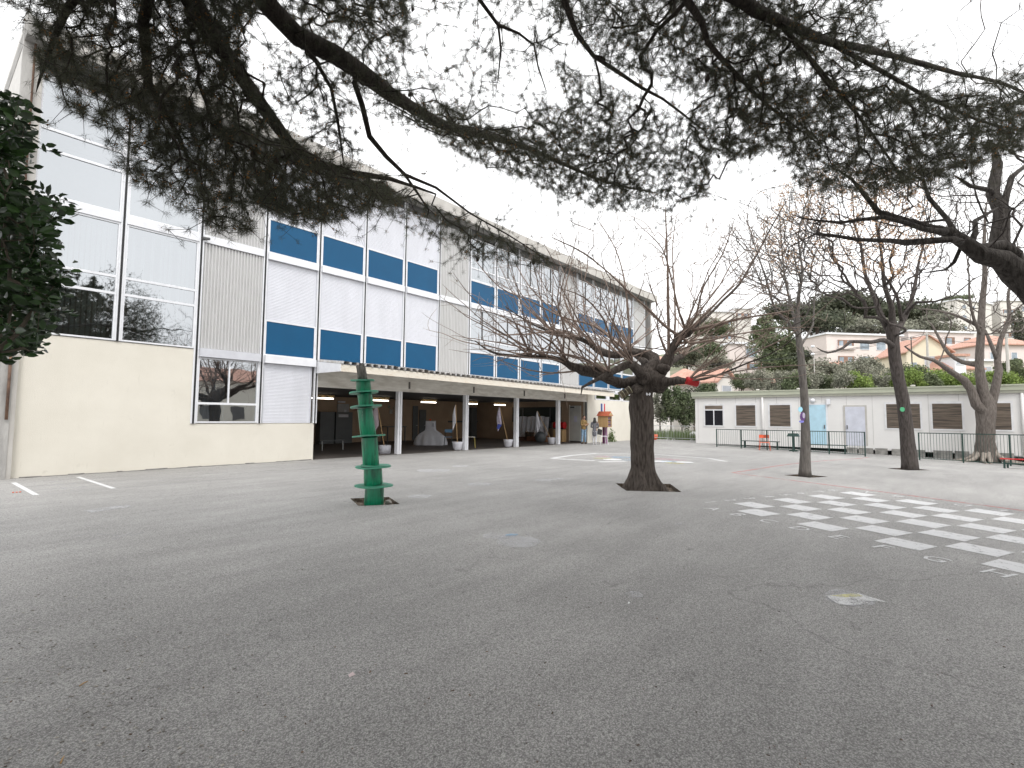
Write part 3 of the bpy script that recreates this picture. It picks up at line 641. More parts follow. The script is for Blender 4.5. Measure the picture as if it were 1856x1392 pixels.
# doors and boards inside the covered playground
YB = BACK-.02
def boxpart(par, name, mt, *b, **kw): mb = MB(); mb.box(*b); return B.part(name, mb, mt, par, **kw)
def door_back(x0, x1, z1, mt, sign=False):
    d = boxpart(None, 'door', mt, x0, YB-.05, .02, x1, YB-.005, z1)
    boxpart(d, 'handle', M_steel, x1-.16, YB-.1, 1.0, x1-.05, YB-.05, 1.04)
    if sign:
        boxpart(d, 'sign', M_wcloth, x0+.45, YB-.06, 1.75, x0+.60, YB-.051, 2.0); boxpart(d, 'sign', M_wcloth, x0+.45, YB-.06, 1.45, x0+.60, YB-.051, 1.70)
def bk(x, y): return F(x, y, YB)
door_back(bk(611,0+740)[0], bk(632,740)[0], 2.35, M_doorg, True)
door_back(bk(748,740)[0], bk(757,740)[0], 2.35, M_doord)
door_back(bk(760,740)[0], bk(772,740)[0], 2.1, M_doord)
bx0, bx1 = bk(573,740)[0], bk(583,740)[0]
cab = boxpart(None, 'cupboard', M_doord, bx0, YB-.5, .0, bx0+.9, YB-.01, 1.85); cab2 = boxpart(None, 'cupboard', M_doord, bx0+1.0, YB-.5, .0, bx0+2.1, YB-.01, 1.85); boxpart(cab2, 'notice', M_wcloth, bx0+1.15, YB-.51, 1.55, bx0+1.8, YB-.501, 1.72)
boxpart(None, 'exit_lamp', M_wcloth, bk(612,728)[0], YB-.06, 2.42, bk(625,728)[0], YB-.005, 2.52)
for (a, b, c_, d_) in ((641,735,647,744),(650,735,655,744),(706,742,711,750),(712,736,716,742),(716,748,720,762),(724,742,728,748),(703,735,707,740)):
    P0, P1 = bk(a, b), bk(c_, d_); boxpart(None, 'poster', mat('poster_%d' % a, random.choice([(.35,.12,.10),(.5,.48,.42),(.30,.33,.25),(.45,.38,.25)]), .7, (.1,.1,.1), 9, .8), P0[0], YB-.02, P1[2], P1[0], YB-.003, P0[2])
boxpart(None, 'coat_rail', M_doord, bk(812,761)[0], YB-.08, 1.22, bk(872,761)[0], YB-.003, 1.34)
boxpart(None, 'dark_pillar', M_doord, bk(846,750)[0], YB-.5, 0, bk(856,750)[0], YB-.01, 2.35)
XS = OX1-.02    # the side wall of the recess
sb = boxpart(None, 'blackboard', mat('blackboard', (.012,.022,.020), .5, (.02,.03,.028), 2, .8), XS-.05, 19.65, 1.30, XS, 23.95, 2.36)
boxpart(sb, 'board_wing', M_doord, XS-.08, 20.5, 1.34, XS-.051, 20.6, 2.3); boxpart(sb, 'board_wing', M_doord, XS-.08, 22.9, 1.34, XS-.051, 23.0, 2.3)
d = boxpart(None, 'door', mat('offwhite_door', (.50,.50,.47), .5), XS-.05, 18.07, .10, XS, 18.92, 2.44)
boxpart(d, 'door_closer', M_doord, XS-.12, 18.55, 2.28, XS-.05, 18.85, 2.36); boxpart(d, 'notice', mat('bluish_paper', (.50,.50,.62), .8), XS-.06, 18.35, 1.35, XS-.051, 18.58, 1.75)
boxpart(d, 'threshold', M_doord, XS-.10, 18.0, .05, XS, 18.95, .09)
boxpart(None, 'door_frame', M_cream, XS-.04, 18.925, .0, XS, 19.0, 2.5); boxpart(None, 'corner_post', M_doord, OX1-.10, FY+.05, 0, OX1-.001, FY+.12, 2.68)
# tricolour plaque on the cream wall
pl = Th('wall_plaque', (31.0, FY, 2.3), 'small blue, white and red vertical striped plaque on the cream wall', 'plaque')
for nm, c_, a, b in (('blue_stripe',(.05,.09,.28),30.70,30.88),('white_stripe',(.78,.78,.78),30.885,31.06),('red_stripe',(.55,.03,.05),31.065,31.24)):
    mb = MB(); mb.box(a, FY-.03, 2.04, b, FY-.005, 2.62); pl.part(nm, mb, mat(nm, c_, .5))
# wall lamp near the left corner, camera on a mullion
c = F(50, 240, FY-.40); q = Th('wall_floodlight', c, 'round hooded grey lamp high on the left corner pilaster', 'lamp')
ax = np.array([-.25,-.95,-.15]); mb = MB(); mb.lathe([(.04,.10),(.14,.07),(.185,0),(.19,-.02),(.17,-.02),(.12,.05),(.0,.07)], c+[0,0,.02], 24, -ax); q.part('hood', mb, M_zinc, sm=True)
mb = MB(); mb.ball(c-ax*.0+np.array([0,.0,.0]), .10, .8, 14, 8); q.part('lens', mb, mat('dark_lens', (.03,.025,.02), .2, (.3,.28,.22), 8, .7), sm=True)
mb = MB(); mb.box(c[0]-.11, c[1]-.02, c[2]-.36, c[0]+.11, c[1]+.16, c[2]-.16); q.part('control_box', mb, M_zinc)
mb = MB(); mb.box(c[0]-.03, c[1]+.1, c[2]-.28, c[0]+.03, FY-.11, c[2]-.22); q.part('bracket', mb, M_conc)
c = F(371, 431, FY-.12); q = Th('security_camera', c, 'little dark security camera fixed to a mullion between the glass and the corrugated panel', 'camera')
mb = MB(); mb.tube([c+[.0,.06,.0], c+[.10,-.10,-.03]], .045, 10); q.part('camera_body', mb, M_soffit, sm=True); mb = MB(); mb.box(c[0]-.04, c[1]+.05, c[2]-.05, c[0]+.04, FY-.046, c[2]+.05); q.part('bracket', mb, M_soffit)

# ceiling lights of the covered playground
FIT = [(585,719,'leftmost strip light under the dark ceiling, right beside the cream wall'),(688,722,'strip light behind the green spool trunk'),(777,727,'strip light above the draped table'),(854,730,'strip light just right of the second white column'),(906,734,'strip light nearest the right end of the covered playground')]
fz = 2.52
for i, (x, y, lab) in enumerate(FIT):
    X = F(x, y, 24.3)[0]
    q = Th('ceiling_light', (X, 24.3, fz), lab, 'ceiling light', 'strip lights in the covered playground')
    mb = MB(); mb.box(X-.62, 24.2, fz+.115, X+.62, 24.4, fz+.18); q.part('housing', mb, mat('amber_glow', (.75,.50,.22), .5))  # amber colour stands in for the lit ceiling above the tube
    mb = MB(); mb.tube([(X-.6, 24.3, fz), (X+.6, 24.3, fz)], .034, 8); q.part('tube', mb, M_tube)
    mb = MB(); mb.box(X-.45, 24.29, fz+.11, X-.43, 24.31, 2.76); mb.box(X+.43, 24.29, fz+.11, X+.45, 24.31, 2.76); q.part('hanger', mb, M_conc)

# ---------------------------------------------------------------- tree machinery
class Skel:
    """branches as a graph: limbs drawn as polylines, twigs grown to target points by the cheapest path"""
    def __init__(s): s.P = []; s.par = []; s.fix = []; s.pl = []
    def limb(s, pts, rads, parent=-1, step=.25):
        pts = [np.array(p, float) for p in pts]; idx = parent; out = []
        for i in range(len(pts)):
            if i == 0:
                if parent >= 0 and np.linalg.norm(s.P[parent]-pts[0]) < .02: continue
                seg = [(pts[0], rads[0])]
            else:
                L_ = np.linalg.norm(pts[i]-pts[i-1]); k = max(1, int(L_/step)); seg = []
                for q in range(1, k+1):
                    t = q/k
                    p0 = pts[max(i-2, 0)]; p1 = pts[i-1]; p2 = pts[i]; p3 = pts[min(i+1, len(pts)-1)]
                    c = .5*((2*p1)+(-p0+p2)*t+(2*p0-5*p1+4*p2-p3)*t*t+(-p0+3*p1-3*p2+p3)*t**3)
                    seg.append((c, rads[i-1]+(rads[i]-rads[i-1])*t))
            for p, r in seg:
                s.P.append(np.array(p, float)); s.par.append(idx); s.fix.append(r)
                s.pl.append(0. if idx < 0 else s.pl[idx]+float(np.linalg.norm(s.P[idx]-p))); idx = len(s.P)-1; out.append(idx)
        return out
    def nearest(s, p): return int(np.argmin(np.linalg.norm(np.array(s.P)-np.array(p), axis=1)))
    def grow(s, tg, bf=.3, sub=.22, jit=.12, ok=None):
        tg = np.array(tg, float); n = len(tg); P = np.array(s.P); pl = np.array(s.pl)
        cand = np.arange(len(P)) if ok is None else np.array(ok)
        best = np.full(n, 1e18); bi = np.zeros(n, int)
        for j in cand:
            c = np.linalg.norm(tg-P[j], axis=1)+bf*pl[j]; m_ = c < best; best[m_] = c[m_]; bi[m_] = j
        alive = np.ones(n, bool); res = []
        for _ in range(n):
            k = int(np.argmin(np.where(alive, best, 1e18))); alive[k] = False
            a = bi[k]; p0 = s.P[a]; p1 = tg[k]; d = p1-p0; L_ = np.linalg.norm(d); q = max(1, int(L_/sub)); idx = a; new = []
            side = rng.normal(0, 1, 3); side -= d*(side@d)/(L_*L_+1e-9); side *= jit*L_/(np.linalg.norm(side)+1e-9)
            for i in range(1, q+1):
                t = i/q; p = p0+d*t+side*math.sin(PI*t)*(.5 if q > 1 else 0)
                s.P.append(p); s.par.append(idx); s.fix.append(0.); s.pl.append(s.pl[idx]+L_/q); idx = len(s.P)-1; new.append(idx)
            res.append(idx)
            for j in new:
                c = np.linalg.norm(tg-s.P[j], axis=1)+bf*s.pl[j]; m_ = (c < best) & alive; best[m_] = c[m_]; bi[m_] = j
        return res
    def shoot(s, parent, d, L_, r0, up=.25, wob=.12, step=.16, twigs=0.):
        d = np.array(d, float); d /= np.linalg.norm(d); idx = parent; p = s.P[parent].copy(); k = max(2, int(L_/step)); out = []
        for i in range(k):
            d = d+np.array([0, 0, up])*step+rng.normal(0, wob, 3)*step; d[2] = max(d[2], -.12); d /= np.linalg.norm(d); p = p+d*step
            s.P.append(p.copy()); s.par.append(idx); s.fix.append(r0*(1-.8*i/k)); s.pl.append(s.pl[idx]+step); idx = len(s.P)-1; out.append(idx)
            if twigs and i > 1 and rng.random() < twigs*step:
                t = np.cross(d, rng.normal(0, 1, 3)); t /= np.linalg.norm(t)
                s.shoot(idx, d*.8+t*.7, L_*(1-i/k)*rng.uniform(.35, .8)+.15, r0*(1-.8*i/k)*.6, up, wob, step*.8, twigs*.8)
        return out
    def radii(s, tip=.003, ex=2.4):
        n = len(s.P); acc = np.zeros(n); r = np.zeros(n)
        for i in range(n-1, -1, -1):
            v = acc[i] if acc[i] > 0 else tip**ex
            r[i] = max(v**(1/ex), s.fix[i]); v = max(v, 0)
            if s.fix[i]: r[i] = s.fix[i] if s.fix[i] > .3*v**(1/ex) else v**(1/ex)
            if s.par[i] >= 0: acc[s.par[i]] += min(v, r[i]**ex)
        s.r = r; return r
    def mesh(s, tip=.003, ex=2.4, nmax=10, thick=None, lump=0.):
        r = s.radii(tip, ex); n = len(s.P); main = [-1]*n; kids = [[] for _ in range(n)]
        for i in range(n):
            if s.par[i] >= 0: kids[s.par[i]].append(i)
        mb = MB(); mb2 = MB()
        starts = [(i, -1) for i in range(n) if s.par[i] < 0]
        while starts:
            i, par = starts.pop(); chain = []; rr = []
            if par >= 0: chain.append(s.P[par]); rr.append(min(r[par]*.9, r[i]*1.15))
            while True:
                chain.append(s.P[i]); rr.append(r[i] if not chain[:-1] or par < 0 else min(r[i], rr[-1]*1.02))
                ks = kids[i]
                if not ks: break
                b = max(ks, key=lambda k: r[k])
                for k in ks:
                    if k != b: starts.append((k, i))
                i = b
            if len(chain) < 2: continue
            rr[-1] *= .6; mx = max(rr); k = 3 if mx < .006 else 4 if mx < .012 else 6 if mx < .03 else (nmax if mx < .15 else nmax*2)
            f = None
            if lump and mx > .025: f = lambda th, i_, p: 1+lump*mnoise.noise(Vector((p[0]*6+math.cos(th)*.7, p[1]*6+math.sin(th)*.7, p[2]*6)))+lump*.6*mnoise.noise(Vector((p[0]*2+math.cos(th)*3, p[1]*2+math.sin(th)*3, p[2]*1.4)))
            (mb2 if thick and mx < thick else mb).tube(chain, rr, k, noisef=f)
        return (mb, mb2) if thick else mb
def inpoly(x, y, poly):
    c = False; j = len(poly)-1
    for i in range(len(poly)):
        if (poly[i][1] > y) != (poly[j][1] > y) and x < (poly[j][0]-poly[i][0])*(y-poly[i][1])/(poly[j][1]-poly[i][1])+poly[i][0]: c = not c
        j = i
    return c
PINE_N = 4.2
def cloud(poly, d0, d1, n, cl=0., jig=1):     # points through a volume seen inside an outline between two depths
    xs = [p[0] for p in poly]; ys = [p[1] for p in poly]; out = []; k = 0
    while len(out) < n and k < n*60:
        k += 1; x = random.uniform(min(xs), max(xs)); y = random.uniform(min(ys), max(ys))
        if not inpoly(x, y, poly): continue
        if random.random() < (.26 if cl else .14): x += random.gauss(0, 36); y += random.gauss(0, 28)
        d = random.uniform(d0, d1); P = T(x, y, d)
        if cl and mnoise.noise(Vector(P*cl))+random.uniform(-.25, .25) < -.05: continue
        out.append(P)
    return out
def leafset(c, nrm, size, aspect=.5, fold=0.):   # arrays of 4-corner leaves
    c = np.array(c); n = len(c); a = rng.normal(0, 1, (n, 3)) if nrm is None else nrm
    a /= np.linalg.norm(a, axis=1)[:, None]+1e-9; b = np.cross(a, rng.normal(0, 1, (n, 3))); b /= np.linalg.norm(b, axis=1)[:, None]+1e-9
    s_ = size*rng.uniform(.6, 1.35, (n, 1))
    tip = c+a*s_; m_ = c+a*s_*.45
    V = np.stack([c, m_+b*s_*aspect*.5, tip, m_-b*s_*aspect*.5], 1).reshape(-1, 3)
    return V, np.arange(n*4).reshape(n, 4)

# ---------------------------------------------------------------- the big pine whose boughs hang over the yard
def build_pine():
    base = np.array([-2.6, -0.9, 0.]); q = Th('pine_tree', base, 'big dark pine whose cone-hung boughs spread over the top of the whole yard', 'tree')
    s = Skel()
    tr = s.limb([base+[0,0,-.05], base+[.05,.02,1.5], base+[.25,.05,3.4], base+[.3,.25,5.2], base+[.25,.3,7.2]], [.34,.30,.26,.21,.15], step=.4)
    a1 = s.nearest(base+[.25,.05,3.6]); a2 = s.nearest(base+[.3,.2,4.8]); a3 = s.nearest(base+[.28,.28,6.2])
    def px(l): return [T(x, y, d) for x, y, d in l]
    L1 = s.limb([s.P[a1]]+px([(330,-330,3.6),(440,-60,4.6),(540,67,5.2),(607,100,5.5),(654,130,5.8),(707,170,6.1),(757,200,6.5),(807,228,6.9),(874,244,7.4),(941,262,7.9),(1010,292,8.4),(1100,330,9.0),(1190,350,9.5)]),
                [.16,.135,.11,.095,.089,.085,.08,.072,.062,.052,.042,.032,.022,.012], a1)
    L2 = s.limb([s.P[s.nearest(T(330,-330,3.6))]]+px([(300,-120,3.9),(370,40,4.3),(440,144,4.7),(490,214,5.0),(523,257,5.2),(574,297,5.4),(640,314,5.7),(707,324,6.1),(790,352,6.6)]), [.10,.085,.075,.065,.058,.052,.045,.035,.025,.012], s.nearest(T(330,-330,3.6)))
    k = s.nearest(T(640,120,5.7)); L3 = s.limb([s.P[k]]+px([(642,150,5.8),(656,190,5.9),(670,247,6.1),(700,284,6.3),(734,317,6.6),(777,381,7.0)]), [.035,.034,.032,.030,.026,.022,.010], k)
    k = s.nearest(T(734,317,6.6)); s.limb([s.P[k]]+px([(790,340,6.9),(850,385,7.4),(920,425,7.9),(990,470,8.4)]), [.02,.017,.014,.011,.006], k)
    k = s.nearest(T(500,40,5.0)); s.limb([s.P[k]]+px([(572,110,5.3),(600,160,5.6),(612,220,5.8),(622,290,6.0)]), [.025,.022,.019,.016,.008], k)
    L4 = s.limb([s.P[a2]]+px([(900,-900,2.6),(1180,-330,3.8),(1280,-60,4.6),(1345,2,5.0),(1370,19,5.1),(1409,36,5.3),(1457,58,5.6),(1505,77,5.9),(1563,87,6.3),(1636,106,6.8),(1732,132,7.4),(1819,152,8.0),(1900,190,8.6)]),
                [.14,.12,.10,.075,.062,.058,.054,.050,.046,.040,.034,.028,.022,.015], a2)
    k = s.nearest(T(1180,-330,3.8)); s.limb([s.P[k]]+px([(1190,-120,4.3),(1245,0,4.7),(1272,39,4.9),(1283,77,5.0),(1330,130,5.4),(1390,190,5.8),(1470,250,6.3)]), [.06,.045,.035,.032,.028,.022,.016,.008], k)
    k = s.nearest(T(1180,-330,3.8)); s.limb([s.P[k]]+px([(1060,-160,4.2),(1023,0,4.6),(1045,60,4.9),(1076,101,5.1),(1119,130,5.4),(1163,159,5.7),(1201,179,6.0),(1280,240,6.6)]), [.055,.045,.032,.026,.022,.019,.017,.015,.008], k)
    k = s.nearest(T(1409,36,5.3)); s.limb([s.P[k]]+px([(1470,110,5.7),(1540,190,6.0),(1600,270,6.4),(1640,330,6.8)]), [.03,.025,.02,.015,.008], k)
    k = s.nearest(T(1505,77,5.9)); s.limb([s.P[k]]+px([(1600,130,6.2),(1690,180,6.6),(1780,220,7.0),(1870,240,7.4)]), [.03,.025,.02,.015,.01], k)
    k = s.nearest(T(440,-60,4.6)); s.limb([s.P[k]]+px([(640,-160,4.6),(800,-90,5.0),(870,0,5.3),(903,45,5.5),(908,90,5.6),(902,150,5.7)]), [.045,.038,.028,.02,.018,.012,.006], k)
    k = s.nearest(T(903,45,5.5)); s.limb([s.P[k]]+px([(940,60,5.6),(968,82,5.7),(975,120,5.9),(990,165,6.0)]), [.014,.013,.012,.009,.005], k)
    k = s.nearest(T(300,-120,3.9)); s.limb([s.P[k]]+px([(190,-60,4.0),(120,20,4.2),(90,90,4.4),(70,150,4.6)]), [.05,.04,.03,.02,.01], k)
    k = s.nearest(T(300,-120,3.9)); s.limb([s.P[k]]+px([(260,40,4.2),(270,150,4.4),(320,240,4.6),(360,330,4.8)]), [.05,.04,.03,.02,.01], k)
    # boughs over and behind the camera, out of the frame
    for d, z, l in (((1,.9,.25),1,5),((.9,-.3,.2),1,5),((.2,1,.3),2,5),((-.8,.3,.3),1,4),((0,-1,.3),2,4.5),((.8,.4,.5),3,4.5),((-.4,-.8,.4),3,3.5)):
        s.shoot([a1,a2,a3][z-1], d, l, .10, up=.02, wob=.08, step=.3)
    vis0 = len(s.P)
    D = []
    A = [(-60,-90),(-20,-10),(62,25),(75,140),(110,150),(200,190),(250,245),(330,330),(380,360),(470,385),(560,410),(640,395),(730,365),(700,335),(640,300),(570,270),(510,225),(450,130),(440,60),(480,0),(480,-90)]
    D += cloud(A, 3.9, 6.6, int(1050*PINE_N), .5)
    D += cloud([(500,20),(600,80),(720,150),(860,215),(1000,260),(1000,300),(860,270),(700,205),(560,110)], 5.1, 7.6, int(170*PINE_N))
    D += cloud([(60,-60),(70,130),(200,180),(330,320),(440,340),(430,160),(400,-60)], 3.9, 5.6, int(260*PINE_N))
    D += cloud([(430,270),(480,380),(600,400),(720,370),(700,330),(600,300)], 4.7, 6.4, int(210*PINE_N), .8)
    D += cloud([(440,-70),(740,-70),(740,60),(720,150),(640,110),(560,60),(470,0)], 4.6, 7.0, int(300*PINE_N), .8)
    D += cloud([(480,60),(640,170),(660,300),(560,270),(500,190)], 5.0, 6.6, int(90*PINE_N), 1.2)
    D += cloud([(740,-50),(1000,-50),(1010,100),(990,190),(760,190),(720,120)], 5.2, 7.5, int(110*PINE_N), 1.)
    D += cloud([(740,205),(880,170),(1000,190),(1100,215),(1200,250),(1290,290),(1285,350),(1210,385),(1100,380),(1010,355),(950,325),(880,300),(800,262)], 6.4, 9.6, int(900*PINE_N), .7)
    D += cloud([(1000,100),(1060,140),(1150,170),(1270,220),(1400,270),(1330,290),(1180,240),(1030,200)], 5.6, 8.6, int(210*PINE_N), .8)
    Fp = [(950,-90),(1640,-90),(1600,0),(1580,60),(1720,115),(1870,125),(1880,270),(1790,290),(1700,330),(1600,345),(1500,350),(1440,325),(1400,268),(1300,240),(1240,205),(1180,165),(1110,130),(1010,60)]
    D += cloud(Fp, 4.8, 8.2, int(1150*PINE_N), .75)
    D += cloud([(1250,120),(1700,170),(1870,170),(1860,270),(1640,330),(1450,300),(1350,230)], 5.0, 7.6, int(650*PINE_N))
    D += cloud([(960,-60),(1400,-60),(1500,90),(1300,160),(1120,120),(1010,40)], 4.8, 7.0, int(380*PINE_N))
    D += cloud([(690,325),(800,380),(900,420),(1000,468),(1015,495),(950,485),(860,470),(800,445),(740,415),(690,380)], 6.3, 8.4, int(130*PINE_N), 1.2)
    D += cloud([(200,195),(330,320),(450,370),(465,425),(400,425),(310,370),(240,335),(190,240)], 3.6, 4.6, int(70*PINE_N))
    D += cloud([(100,150),(200,190),(190,240),(110,190)], 3.8, 4.6, int(14*PINE_N))
    D += cloud([(1440,320),(1800,290),(1790,330),(1620,360),(1460,350)], 5.4, 7., int(60*PINE_N))
    vis_targets = s.grow(D, .16, .18, .22)
    vis1 = len(s.P)
    O = []  # unseen crown overhead, made wide and dense to shade the near ground
    while len(O) < 4600:
        x, y = random.uniform(-9, 8.5), random.uniform(-8.5, 8); z = random.uniform(4.0, 9.0)
        P = np.array([x, y, z]); d = P-CAM; dz = d@CF
        if dz > .05:
            u_, v_ = 928+FPX*(d@CR)/dz, 696-FPX*(d@CU)/dz
            if -330 < u_ < 2180 and v_ > -330: continue
        if mnoise.noise(Vector(P*.5)) < -.30: continue
        O.append(P)
    over = s.grow(O, .12, .4, .15)
    kids = set(s.par); mb, mbt = s.mesh(.0026, 2.9, 10, thick=.0105, lump=.28)
    # split trunk from limbs by building the trunk part separately: the thick mesh is trunk and boughs
    q.part('trunk_and_boughs', mb, M_pbark, sm=True); q.part('twigs', mbt, M_pbark)
    # needle tufts at twig ends and along the last twigs
    P = np.array(s.P); par = np.array(s.par)
    def tufts(tips, L_, wdt, per, back, skip):
        cs = []; ds = []
        for t in tips:
            i = t
            for b in range(back):
                j = par[i]
                if j < 0 or s.fix[i] > 0: break
                d = P[i]-P[j]; l = np.linalg.norm(d)+1e-9
                m_ = 1 if b == 0 else max(1, int(l/skip))
                for q_ in range(m_): cs.append(P[i]-d*q_/m_); ds.append(d/l)
                i = j
        cs = np.array(cs); ds = np.array(ds); n = len(cs); c = np.repeat(cs, per, 0); d = np.repeat(ds, per, 0)
        v = d*rng.uniform(.0, .9, (n*per, 1))+rng.normal(0, .6, (n*per, 3)); v /= np.linalg.norm(v, axis=1)[:, None]
        ln = L_*rng.uniform(.65, 1.2, (n*per, 1)); sd_ = np.cross(v, rng.normal(0, 1, (n*per, 3))); sd_ /= np.linalg.norm(sd_, axis=1)[:, None]
        c = c+rng.normal(0, .012, (n*per, 3))
        dr = np.array([0,0,-.10])*ln
        V = np.stack([c-sd_*wdt/2, c+sd_*wdt/2, c+v*ln+dr], 1).reshape(-1, 3)
        return V, n*per
    V1, n1 = tufts(vis_targets, .070, .0025, 23, 2, .09)
    V2, n2 = tufts(over, .24, .050, 18, 3, .12)  # coarse wide needles thicken the out-of-frame crown for its shade
    V = np.concatenate([V1, V2]); o = mkobj('crown', V, np.arange(len(V)).reshape(-1, 3), M_needle, q.o, q.loc)
    print('pine nodes', len(s.P), 'needles', n1+n2)
    # pollen cones: little rusty clusters at some twig ends
    c = []; 
    for t in random.sample(vis_targets, int(len(vis_targets)*.16)):
        for _ in range(7): c.append(P[t]+rng.normal(0, .012, 3))
    V, Fq = leafset(c, None, .018, .6); o = mkobj('pollen_cones', V, Fq, M_bud, q.o, q.loc); o['kind'] = 'stuff'
    # hanging cones
    cm = None; pool = [i for i in range(vis0, vis1) if s.r[i] > .004]
    for i in random.sample(pool, min(90, len(pool))):
        p = P[i]-np.array([0, 0, .045])
        if cm is None:
            mb = MB(); mb.lathe([(.002,-.045),(.020,-.036),(.030,-.012),(.029,.012),(.018,.034),(.004,.045)], p, 9); o = mkobj('pine_cone', mb.v, mb.f, M_cone, q.o, p, True); o.location = p-q.loc; cm = o
        else:
            o = cm.copy(); COL.objects.link(o); o.location = p-q.loc; o.parent = q.o
        o.rotation_euler = (random.uniform(-.5, .5), random.uniform(-.5, .5), random.uniform(0, 6)); sc_ = random.uniform(.5, .85); o.scale = (sc_,)*3
build_pine()

# ---------------------------------------------------------------- the pollarded mulberry in the middle of the yard
def build_mulberry():
    D0 = 11.75; base = G(1165, 884); q = Th('mulberry_tree', base, 'stout gnarled dark pollarded tree with long bare reddish shoots in the middle of the yard', 'tree')
    def t(x, y, dd=0.): return T(x, y, D0+dd)
    prof = [(893,.40,1167),(884,.36,1167),(874,.315,1166),(862,.285,1165.5),(845,.262,1165),(825,.252,1164.5),(800,.250,1164),(775,.252,1164),(752,.262,1163.5),(738,.268,1162.5),(728,.262,1162.5),(718,.240,1163),(708,.228,1165),(698,.245,1169),(688,.27,1174),(676,.24,1181),(664,.18,1186),(654,.12,1190)]
    prof2 = []
    for a, b in zip(prof[:-1], prof[1:]):
        for k in range(4): u = k/4; prof2.append(tuple(a[i]+(b[i]-a[i])*u for i in range(3)))
    pts = [t(x, y) for y, r, x in prof2]; rr = [r for y, r, x in prof2]
    def nf(th, i, p):
        z = p[2]; fl = max(0, .5-z)
        rdg = mnoise.noise(Vector((math.cos(th)*3.2, math.sin(th)*3.2, z*.55)))
        fine = mnoise.noise(Vector((math.cos(th)*9, math.sin(th)*9, z*3.5)))
        root = fl*1.1*max(0, math.cos(5*th+1.2))**1.5
        knob = .16*math.exp(-((z-.72)/.10)**2)*max(0, math.cos(th-2.9))**4 + .10*math.exp(-((z-2.2)/.12)**2)*max(0, math.cos(th-2.2))**3
        return 1+.10*rdg+.055*fine+root+knob+.05*mnoise.noise(Vector((p[0]*3,p[1]*3,z*3)))
    mb = MB(); mb.tube(pts, rr, 56, noisef=nf); q.part('trunk', mb, M_mul, sm=True)
    s = Skel(); sp = t(1172, 700); s.P.append(sp); s.par.append(-1); s.fix.append(.20); s.pl.append(0)
    def L(pts_, r_, par=0): return s.limb([s.P[par]]+[t(*p) for p in pts_], [r_[0]]+list(r_), par, .12)
    A = L([(1149,694,-.1),(1121,694,-.3),(1105,688,-.5),(1089,679,-.65),(1075,674,-.75),(1056,671,-.85),(1037,664,-.95),(1019,653,-1.0),(1000,648,-1.05),(950,646,-1.1),(905,642,-1.15),(880,632,-1.2),(862,618,-1.2)],
          [.14,.115,.115,.10,.105,.095,.085,.06,.045,.035,.028,.018,.010])
    Bm = L([(1185,665,.2),(1187,648,.4),(1177,642,.5),(1159,638,.6),(1138,639,.7),(1119,643,.75),(1093,640,.8),(1075,628,.85),(1056,616,.9),(1028,611,.95),(1010,606,1.0),(960,585,1.05),(915,555,1.1)],
           [.15,.12,.095,.085,.085,.095,.085,.065,.05,.04,.03,.022,.010])
    Cc = L([(1192,680,-.1),(1205,664,-.2),(1212,645,-.2),(1222,626,-.25),(1232,610,-.25),(1245,602,-.3)], [.16,.13,.10,.085,.085,.10,.11])
    Dd = L([(1200,694,-.2),(1218,690,-.5),(1235,691,-.7),(1246,691,-.8)], [.15,.10,.075,.065,.06])
    Ee = L([(1158,672,-.5),(1140,660,-.9),(1120,668,-1.1),(1105,676,-1.2)], [.12,.09,.075,.06,.045])
    Ff = L([(1150,706,-.35),(1142,710,-.45)], [.10,.06,.05])
    Gg = L([(1176,672,.5),(1166,652,1.1),(1150,640,1.6),(1140,628,1.9)], [.13,.10,.085,.075,.07])
    Hh = L([(1195,676,.5),(1215,655,1.0),(1228,648,1.4),(1240,645,1.6)], [.12,.10,.08,.07,.07])
    # the long shoots that can be picked out
    def tr(par, l, r):
        r = r*1.55; s.limb([s.P[par]]+[t(*p) for p in l], [r]+[r*(1-.75*(i+1)/len(l)) for i in range(len(l))], par, .2)
    kc = Cc[-1]; kc2 = Cc[-6] if len(Cc) > 6 else Cc[0]
    nr = s.nearest
    kn = lambda x, y, d=0: nr(t(x, y, d))
    tr(kn(1212,645,-.2), [(1212,600,-.3),(1211,550,-.4),(1210,500,-.5),(1208,430,-.6),(1206,375,-.7)], .028)
    tr(kn(1222,626,-.25), [(1224,580,-.1),(1222,520,0),(1219,450,.1),(1226,390,.2)], .018)
    tr(kn(1245,602,-.3), [(1232,570,-.5),(1218,510,-.7),(1200,450,-.9),(1160,410,-1.1)], .018)
    tr(kn(1232,610,-.25), [(1205,590,-.6),(1170,556,-.9),(1140,530,-1.2),(1115,505,-1.4),(1060,460,-1.7),(1000,430,-2.0)], .022)
    tr(kn(1245,602,-.3), [(1275,580,-.1),(1310,545,.1),(1340,515,.2),(1375,455,.4),(1400,408,.5),(1425,365,.6)], .026)
    tr(kn(1245,602,-.3), [(1290,590,-.6),(1340,578,-.9),(1390,570,-1.1),(1440,562,-1.3)], .024)
    tr(kn(1232,612,-.25), [(1250,622,-.5),(1290,616,-.8),(1320,608,-1.),(1345,612,-1.1),(1370,622,-1.2)], .022)
    tr(kn(1245,602,-.3), [(1262,570,-.7),(1275,520,-1.0),(1310,460,-1.3),(1330,400,-1.5)], .018)
    tr(kn(1138,639,.7), [(1110,615,.5),(1075,590,.3),(1020,575,.1),(960,545,-.1),(905,520,-.2),(860,470,-.3)], .020)
    tr(kn(1138,639,.7), [(1140,600,.6),(1138,560,.6),(1130,500,.5),(1115,450,.4),(1085,400,.3)], .022)
    tr(kn(1093,640,.8), [(1050,600,.8),(1000,560,.8),(960,520,.7),(930,470,.6)], .020)
    tr(kn(1075,628,.85), [(1040,580,.6),(1022,540,.6),(1035,480,.5),(1045,420,.4)], .016)
